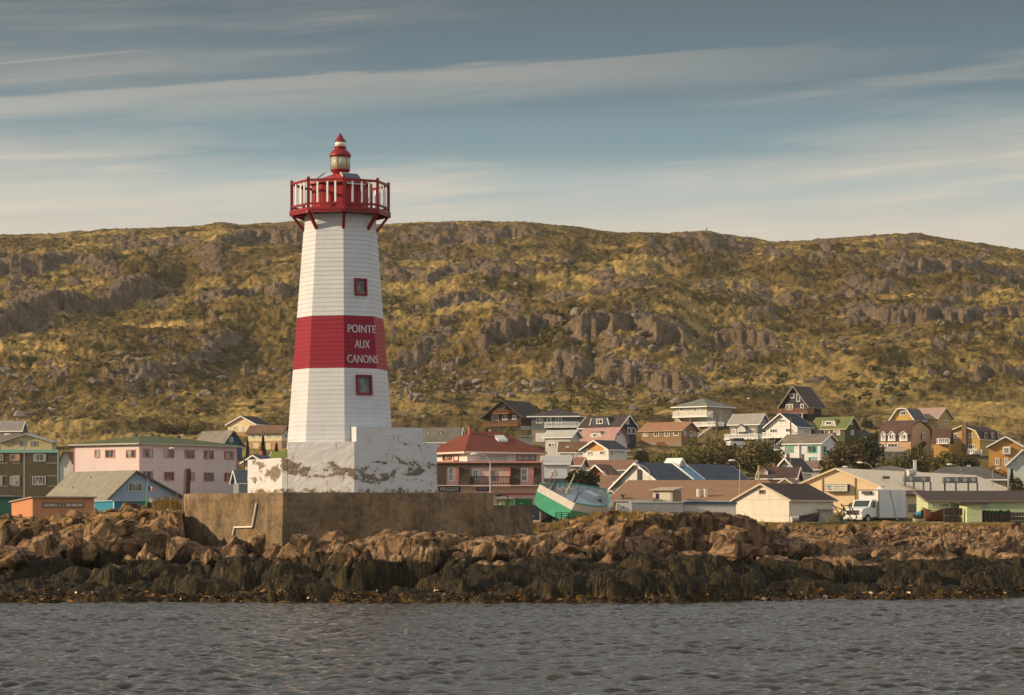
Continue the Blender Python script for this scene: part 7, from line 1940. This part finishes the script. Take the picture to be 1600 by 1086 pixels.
lamp('tall street lamp in front of the dark corrugated block', 38, 694, 790, 16, 679, 262)
lamp('curved street lamp in front of the pink building', 290.5, 722, 790, 272, 700.5, 318)
lamp('pale street lamp before the red-roofed building', 766, 726, 775, 746, 709.5, 222, paint((.45, .44, .42), .5))
lamp('white curved street lamp at the gable of the glass strip house', 1015, 742, 770, 998, 726.5, 274, paint((.55, .52, .47), .5))
lamp('tall pale street lamp rising over the broad sandy brown roof', 1156, 733, 775, 1148, 719.5, 256, paint((.36, .33, .29), .5))
lamp('street lamp standing between the dark brown roof and grey-white cottage', 1235, 716, 752, 1217, 703, 318)
lamp('street lamp arching over the warehouse ridge, the taller of two side by side', 1364, 736, 750, 1347, 722.5, 300)
lamp('short street lamp tilted over the warehouse gable', 1334, 736, 748, 1324, 729.5, 306)
lamp('street lamp arching over the dark roof behind the cooling units', 1503, 740, 755, 1487, 725.5, 315)
lamp('lamp on a pole at the far right behind the orange house', 1551, 738, 752, 1557, 732, 318)
lamp('dark street lamp before the green shop front', 793, 776, 812, 784, 773.5, 203, paint((.03, .025, .025), .5), paint((.04, .035, .035), .5))
lamp('lamp on a wooden pole left of the bushes below the brown ranch house', 1008.5, 706, 726, 1002, 702.5, 398, paint((.13, .09, .06), .8), r=.11)
lamp('lamp on a wooden pole before the beige two storey house', 1120, 648, 696, 1112, 646.5, 428, paint((.11, .08, .06), .8), r=.13)
lamp('lamp on a wooden pole up the slope left of the black timber house', 1178, 627, 648, 1172, 622.5, 486, paint((.11, .08, .06), .8), r=.12)
def pole(label, px, y0, y1, Y, r=.12, c=(.12, .085, .06), arm=True):
    b = at(px, y1, Y); t = thing('utility_pole', label, 'pole', b); MB().tube(b - Vector((0, 0, 1)), at(px, y0, Y), r, r * .8, 8).build('shaft', paint(c, .8), t)
    if arm: MB().bar(at(px - 3, y0 + 2, Y), at(px + 3, y0 + 2, Y), .10, .10).build('cross_arm', paint(c, .8), t)
pole('dark wooden pole in front of the white gabled house with the blue storey', 1235.5, 651, 690, 402)
pole('wooden pole in front of the little orange house', 381.5, 713, 742, 332, .13)
pole('slim wooden pole on the slope behind the pink building', 130, 661, 690, 440, .10)
pole('pale wooden pole by the dark brown roof and cream dormer', 1185.5, 727, 748, 300, .13, (.42, .30, .16), False)
pole('short wooden pole above the right end of the warehouse roof', 1590, 672, 690, 440, .10)
pole('stubby pole with a white insulator over the brown roofs', 944, 736, 752, 300, .13, (.45, .42, .38))

# ------------------------------------------------------------------ cars, walls, stairs
def car(label, px, py, Y, yaw, c):
    b = at(px, py, Y); t = thing('parked_car', label, 'car', b); yv = R(yaw); ax = Vector((math.cos(yv), math.sin(yv), 0)); ay = Vector((-math.sin(yv), math.cos(yv), 0))
    q = lambda x, y, z: b + ax * x + ay * y + Vector((0, 0, z))
    ex = lambda pr, y0, y1, n, m, p=t: MB().hexa([q(x, y0, z) for x, z in pr], [q(x, y1, z) for x, z in pr]).build(n, m, p)
    bd = ex([(-2.0, .3), (2.0, .3), (2.05, .62), (1.95, .86), (1.0, .95), (-1.9, .95), (-2.05, .7)], -.85, .85, 'body', paint(c, .3, .05, spec=.5))
    ex([(-1.75, .95), (.95, .95), (.35, 1.42), (-1.35, 1.42)], -.74, .74, 'cabin', paint((.03, .035, .04), .1), bd); ex([(-1.3, 1.42), (.3, 1.42), (.25, 1.47), (-1.25, 1.47)], -.70, .70, 'car_roof', paint(c, .3, .05), bd)
    for x in (-1.25, 1.25):
        for y in (-.87, .67): MB().tube(q(x, y, .31), q(x, y + .2, .31), .31, .31, 14).build('wheel', paint((.02, .02, .02), .8), t)
car('white car parked under the white deck of the grey gable house', 1156, 699, 430, 20, (.66, .65, .63))
car('dark blue car parked right of the green-roofed cottage', 1348, 685, 457, 5, (.02, .03, .05))
car('black car parked behind the white picket fence', 1366, 699.5, 436, 15, (.02, .02, .022))
car('grey car parked just left of the black car behind the picket fence', 1355.5, 700, 434, 15, (.14, .14, .15))
car('dark car behind the low return wall by the green shop', 829, 819, 206, 10, (.025, .03, .07))
t = thing('electric_box', 'pale box standing at the end of the low return wall', 'box', at(817, 806, 203)); MB().cbox(at(817, 797, 203), .42, .4, 14 * 203 / F).build('box_body', paint((.55, .42, .33), .6), t)
w = thing('retaining_wall', 'grey retaining wall under the white picket fence', 'wall', at(1390, 720, 392)); MB().obox(at(1355, 724, 392), Vector((P(1442, 0, 392).x - P(1355, 0, 392).x, 1, 0)), Vector((0, .5, 0)), Vector((0, 0, 18.5 * 392 / F))).build('wall', concrete((.22, .21, .20)), w)
w = thing('picket_fence', 'white picket fence on the grey retaining wall', 'fence', at(1384, 705.6, 392)); m = MB(); a, b = at(1351, 705.6, 392.1), at(1414, 705.6, 392.9)
for i in range(46): m.cbox(a + (b - a) * (i / 45.0) + Vector((0, 0, .36)), .07, .04, .72)
for z in (.18, .55): m.bar(a + Vector((0, .05, z)), b + Vector((0, .05, z)), .05, .06)
m.build('picket', TRIMW, w)
st_ = thing('stone_stairs', 'pale steps climbing the bank below the beige two storey house', 'stairs', at(1094, 683, 446)); m = MB()
for i in range(8): m.obox(at(1092 + i * 2.9, 683 - i * 2.1, 446 + i * .35), Vector((.42, .1, 0)), Vector((-.2, 1.0, 0)), Vector((0, 0, .30)))
m.build('step', concrete((.42, .38, .32)), st_)
t = thing('cairn', 'small cairn of stones on the skyline of the ridge', 'cairn', (0, 0, 0))
cy_ = 985.0; cx_ = gx(1104, cy_); cz = hill_h(cx_, cy_); t.location = (cx_, cy_, cz - .2); t.scale = (.62, .62, .62)
for k, (rr2, z) in enumerate(((.9, .3), (.7, 1.1), (.5, 1.8), (.3, 2.3))): v, f = rock_shape(2, 50 + k, 8); np_mesh('cairn_stone', v * [rr2, rr2, .55] + [0, 0, z], f, M_STONE, smooth=False, parent=t)
hut = thing('garden_shed', 'small grey garden shed below the slate blue house', 'shed', at(822, 700, 420)); MB().obox(at(812, 702, 420), Vector((2.0, .2, 0)), Vector((0, 2, 0)), Vector((0, 0, 1.9))).build('wall', sd((.34, .34, .33)), hut); MB().obox(at(811, 683, 419.8), Vector((2.3, .2, 0)), Vector((0, 2.3, .2)), Vector((0, 0, .12))).build('roof', GREYR, hut)

# ------------------------------------------------------------------ trees, bushes
def leaf_mat(c1, c2):
    n = NT('leaves'); k = n.attr('tone')
    v = n.noise(n.pos(), .9, 3, .6)
    col = n.mix(n.math('ADD', n.math('MULTIPLY', k, .6), n.math('MULTIPLY', v, .4)), c1, c2)
    return n.done(col, .75, .15)
LM = {'olive': leaf_mat((.030, .030, .010), (.20, .165, .046)), 'dark': leaf_mat((.014, .018, .007), (.060, .058, .020)), 'rust': leaf_mat((.030, .022, .009), (.15, .105, .036)), 'fir': leaf_mat((.008, .016, .008), (.038, .055, .024)), 'bright': leaf_mat((.05, .052, .012), (.27, .23, .058))}
BARK = paint((.055, .04, .03), .9, .3)
def plant(name, label, cat, px, py0, py1, w, Y, kind, seed, n=900, conifer=False, trunk=True, group=None):
    """crown of many small leaf faces gathered in clumps, on a trunk with limbs"""
    rg = np.random.default_rng(seed)
    py1 = max(py1, float(base_py(np.array([float(px)]), np.array([float(Y)]))[0]) + 1)
    b = at(px, py1, Y); Hh = (py1 - py0) * Y / F; W = w * (1.0 if conifer else 1.15) * Y / F; n = int(n * (1.0 if conifer else 1.35))
    t = thing(name, label, cat, b, group)
    if conifer:
        tr = MB().tube(b - Vector((0, 0, .6)), b + Vector((0, 0, Hh * .97)), W * .045, .01, 7)
        q = rg.random(n) ** .75; ang = rg.uniform(0, 6.283, n); tier = np.floor(q * 9) / 9
        rad = W * .5 * (1 - q) * (.55 + .45 * (1 - (q - tier) * 9)) * rg.uniform(.35, 1.05, n) ** .5 + .03
        c = np.stack([np.cos(ang) * rad, np.sin(ang) * rad, (.05 + .95 * q) * Hh - rad * .25], -1)
    else:
        tr = MB(); top = b + Vector((0, 0, Hh * .45)); tr.tube(b - Vector((0, 0, .6)), top, W * .035 + .04, W * .02 + .02, 7)
        nc = max(7, int(W * Hh * 1.2)); nc = min(nc, 30)
        cc = rg.normal(size=(nc, 3)); cc /= np.linalg.norm(cc, axis=1)[:, None]
        cc = cc * rg.uniform(.35, .85, nc)[:, None] * [W * .5, W * .42, Hh * .48] + [0, 0, Hh * .50]
        if cat == 'bush': cc[:, 2] *= rg.uniform(.55, 1.0, nc)
        for k in range(nc): tr.tube(top if cc[k][2] > Hh * .5 else b + Vector((0, 0, Hh * .2)), b + Vector(cc[k]), .035 + W * .008, .012, 5)
        idx = rg.integers(0, nc, n); rs = rg.uniform(.16, .30, nc) * min(W, Hh)
        d = rg.normal(size=(n, 3)); d /= np.linalg.norm(d, axis=1)[:, None]
        c = cc[idx] + d * (rs[idx] * rg.uniform(.5, 1.1, n) ** .6)[:, None] * [1.1, 1, .85]
        c[:, 2] = np.maximum(c[:, 2], .05)
    if trunk: tr.build('trunk', BARK, t)
    sz = rg.uniform(.5, 1.2, n) * max(.09, .035 * math.sqrt(W * Hh) + .05)
    a = rg.normal(size=(n, 3)); a /= np.linalg.norm(a, axis=1)[:, None]; e = rg.normal(size=(n, 3)); e -= (e * a).sum(1)[:, None] * a; e /= np.linalg.norm(e, axis=1)[:, None]
    V = np.stack([c - a * sz[:, None], c + e * sz[:, None] * .6, c + a * sz[:, None], c - e * sz[:, None] * .6], 1).reshape(-1, 3)
    np_mesh('crown', V, np.arange(4 * n).reshape(n, 4), LM[kind], {'tone': np.repeat(rg.random(n), 4)}, False, t)
PL = [
 ('tree', 'dark round evergreen tree between the white house and the red gabled house', 908, 728, 768, 48, 258, 'dark', 2600, 0),
 ('tree', 'tall olive tree in front of the grey gable house with the white deck', 1186, 681, 730, 52, 345, 'olive', 2200, 0),
 ('tree', 'broad dark tree right of the turquoise-trimmed house', 1322, 692, 742, 70, 335, 'rust', 3000, 0),
 ('tree', 'round dark tree at the right end of the broad dark tree', 1352, 682, 738, 44, 345, 'dark', 1900, 0),
 ('bush', 'tall olive bush mass under the right half of the ranch house', 1076, 686, 728, 56, 352, 'bright', 2200, 0),
 ('bush', 'spreading olive bush between the stone stairs and the tall olive tree', 1122, 684, 726, 48, 356, 'olive', 1900, 0),
 ('bush', 'olive bush left of the turquoise-trimmed house', 1208, 696, 732, 34, 352, 'olive', 1300, 0),
 ('bush', 'olive bush directly right of the lamp below the ranch house', 1030, 698, 730, 40, 330, 'bright', 1500, 0),
 ('bush', 'grey-green bush with bare twigs in the middle of the bank below the ranch house', 1062, 692, 730, 44, 335, 'olive', 1300, 0),
 ('bush', 'wide olive bush on the bank below the stone stairs', 1098, 688, 728, 52, 340, 'olive', 2000, 0),
 ('bush', 'low olive bush left of the tall olive tree', 1137, 694, 728, 44, 345, 'rust', 1500, 0),
 ('bush', 'small bush at the foot of the ranch house corner', 1084, 683, 700, 26, 410, 'olive', 700, 0),
 ('bush', 'dark bush under the orange-peaked house', 1003, 688, 722, 22, 360, 'dark', 800, 0),
 ('bush', 'bush beside the grey gable house, under its left deck post', 1130, 684, 702, 26, 400, 'olive', 700, 0),
 ('bush', 'dark bush right of the beige two storey house', 1150, 636, 660, 24, 468, 'dark', 700, 0),
 ('bush', 'olive bush below the brown timber chalet', 790, 668, 694, 46, 430, 'bright', 1500, 0),
 ('bush', 'bright green bush by the grey garden shed', 836, 690, 710, 16, 400, 'bright', 600, 0),
 ('bush', 'tangled olive bush on the slope left of the chalet', 705, 640, 672, 46, 490, 'olive', 1400, 0),
 ('bush', 'low bush on the slope between the chalet and the slate blue house roof', 862, 630, 646, 34, 500, 'olive', 700, 0),
 ('bush', 'wide grey-green bush below the peach house', 1396, 700, 734, 46, 340, 'olive', 1600, 0),
 ('bush', 'dense bush right of the wide grey-green bush', 1434, 694, 734, 44, 345, 'olive', 1700, 0),
 ('bush', 'grey olive bush under the yellow gambrel house', 1478, 694, 733, 52, 350, 'olive', 1900, 0),
 ('bush', 'dark bush at the foot of the stone chimney', 1513, 700, 732, 34, 352, 'dark', 1200, 0),
 ('bush', 'small dark bush against the right wall of the peach house', 1437, 680, 704, 20, 392, 'dark', 600, 0),
 ('bush', 'dark bush at the lower left of the orange house', 1558, 730, 744, 22, 335, 'dark', 600, 0),
 ('bush', 'ragged olive bush at the right edge behind the small fir', 1596, 736, 756, 24, 318, 'olive', 700, 0),
 ('bush', 'pale scrub bush left of the lighthouse above the cream cottage', 420, 648, 664, 24, 480, 'bright', 600, 0),
 ('bush', 'brown bush on the slope above the pink building', 270, 655, 676, 60, 460, 'rust', 900, 0),
 ('bush', 'grassy bush above the right end of the pink building', 310, 658, 674, 34, 455, 'olive', 700, 0),
 ('bush', 'bush behind the dark-roofed house with the cream dormer', 1205, 716, 738, 40, 322, 'olive', 1000, 0),
 ('bush', 'dark bush between the black timber house and the green roof', 1352, 652, 668, 22, 470, 'dark', 500, 0),
 ('bush', 'scrub bush left of the arched dormer house', 1367, 668, 688, 18, 430, 'olive', 500, 0),
 ('fir_tree', 'dark fir, middle and tallest of three before the cream and brick house', 411, 681, 714, 21, 385, 'fir', 1100, 1),
 ('fir_tree', 'narrow dark fir left of the tallest fir', 387, 688, 718, 16, 382, 'fir', 800, 1),
 ('fir_tree', 'small fir, right of the tallest fir beside the lighthouse', 432, 692, 715, 20, 388, 'fir', 800, 1),
 ('fir_tree', 'small dark fir right of the broad dark tree', 1380, 699, 730, 19, 342, 'fir', 900, 1),
 ('fir_tree', 'dark fir before the pale blue-grey house at the right edge', 1581, 733, 756, 17, 316, 'fir', 800, 1),
 ('fir_tree', 'little fir by the chimney of the grey-white cottage', 1252, 733, 748, 12, 318, 'fir', 500, 1),
]
for i, (nm, lb, px, y0, y1, w, Y, kd, n, con) in enumerate(PL): plant(nm, lb, 'tree' if 'tree' in nm else 'bush', px, y0, y1, w, Y, kd, 60 + i, n, bool(con))

# far scrub on the hill, and the grass of the yard edge
def scrub(n, seed):
    rg = np.random.default_rng(seed); V = []; tone = []
    spots = [(850, 545, 60, 10, 3), (800, 650, 60, 12, 1), (1420, 450, 14, 6, .6), (1560, 462, 40, 8, 1), (1380, 625, 60, 10, 1.2), (700, 600, 200, 60, 2), (400, 640, 120, 20, 1), (940, 640, 120, 14, 1.4),
             (1300, 590, 250, 60, 2.2), (500, 560, 500, 80, 2), (1100, 520, 400, 60, 1.5), (250, 540, 200, 70, 2)]
    w = np.array([s[4] for s in spots]); w = w / w.sum(); k = 0
    while k < n:
        s = spots[rg.choice(len(spots), p=w)]; px = s[0] + rg.normal() * s[2] * .6; py = s[1] + rg.normal() * s[3] * .6
        if not (-20 < px < 1620 and 380 < py < 668) or py > base_py(np.array([px]), np.array([490.0]))[0]: continue
        Y = hill_Y(px, py); X = gx(px, Y); z = hill_h(X, Y); r = rg.uniform(.5, 1.5); m = 60
        d = rg.normal(size=(m, 3)); d /= np.linalg.norm(d, axis=1)[:, None]; c = d * rg.uniform(.5, 1, m)[:, None] ** .5 * [r, r, r * .7] + [X, Y, z + r * .3]
        a = rg.normal(size=(m, 3)) * .22; e = rg.normal(size=(m, 3)) * .16
        V.append(np.stack([c - a, c + e, c + a, c - e], 1).reshape(-1, 3)); tone.append(np.repeat(rg.random(m) * .7, 4)); k += 1
    return np.concatenate(V), np.concatenate(tone)
Vs, Ts = scrub(240, 3)
tag(np_mesh('hill_scrub', Vs, np.arange(len(Vs)).reshape(-1, 4), LM['olive'], {'tone': Ts}, False), 'dark low scrub scattered over the hillside', 'scrub', kind='stuff')
def blades(n, seed):
    rg = np.random.default_rng(seed)
    A_ = [(1185, 1640, 134, 150, .13, .62), (-20, 285, 108, 128, .10, .2), (240, 287, 103, 107, .26, .10), (835, 1000, 106, 130, .14, .14), (860, 1000, 103, 109, .09, .10), (1010, 1180, 110, 125, .12, .06)]
    w = np.array([a[5] for a in A_]); w = w / w.sum(); k = rg.choice(len(A_), size=n, p=w); A2 = np.array(A_)[k]
    px = rg.uniform(A2[:, 0], A2[:, 1]); Y = rg.uniform(A2[:, 2], A2[:, 3]); X = (px - 800) / F * Y
    keep = (fbm(X / 1.1, Y / 1.1, 3, 88) + rg.normal(0, .12, n)) > -.12
    X, Y, hh = X[keep], Y[keep], A2[keep, 4]; m = len(X); z = shore_z(X, Y)[0]
    h = hh * np.exp(rg.normal(0, .35, m)) * (.7 + 1.1 * np.clip(fbm(X / 2.4, Y / 2.4, 2, 99) + .3, 0, 1)); a = rg.uniform(0, 6.28, m); ln = rg.uniform(.1, .6, m) * h; w_ = rg.uniform(.008, .02, m)
    dx, dy = np.cos(a), np.sin(a)
    V = np.stack([np.stack([X - w_, Y, z - .05], -1), np.stack([X + w_, Y, z - .05], -1), np.stack([X + w_ * .8 + dx * ln * .4, Y + dy * ln * .4, z + h * .6], -1), np.stack([X - w_ * .8 + dx * ln * .4, Y + dy * ln * .4, z + h * .6], -1),
                  np.stack([X + dx * ln + w_ * .2, Y + dy * ln, z + h], -1), np.stack([X + dx * ln - w_ * .2, Y + dy * ln, z + h], -1)], 1)
    b = (np.arange(m) * 6)[:, None, None] + np.array([[0, 1, 2, 3], [3, 2, 4, 5]])[None]
    return V.reshape(-1, 3), b.reshape(-1, 4), np.repeat(rg.random(m), 6)
Vg, Fg, Tg = blades(46000, 6)
tag(np_mesh('dry_grass', Vg, Fg, leaf_mat((.10, .075, .02), (.42, .27, .08)), {'tone': Tg}, False), 'dry yellow grass along the top of the shore', 'grass', kind='stuff')
# ------------------------------------------------------------------ thin evening haze
hz_ = MB().obox((-560, -30, -6), (1120, 0, 0), (0, 1500, 0), (0, 0, 150))
nm_ = bpy.data.materials.new('haze'); nm_.use_nodes = True; nt_ = nm_.node_tree; nt_.nodes.clear()
vo_ = nt_.nodes.new('ShaderNodeOutputMaterial'); pv_ = nt_.nodes.new('ShaderNodeVolumePrincipled')
pv_.inputs['Color'].default_value = (.95, .93, .90, 1); pv_.inputs['Density'].default_value = 0.00007; pv_.inputs['Anisotropy'].default_value = 0.2
nt_.links.new(pv_.outputs[0], vo_.inputs['Volume'])
tag(hz_.build('haze', nm_), 'thin evening haze over the town and hillside', 'haze', kind='stuff')
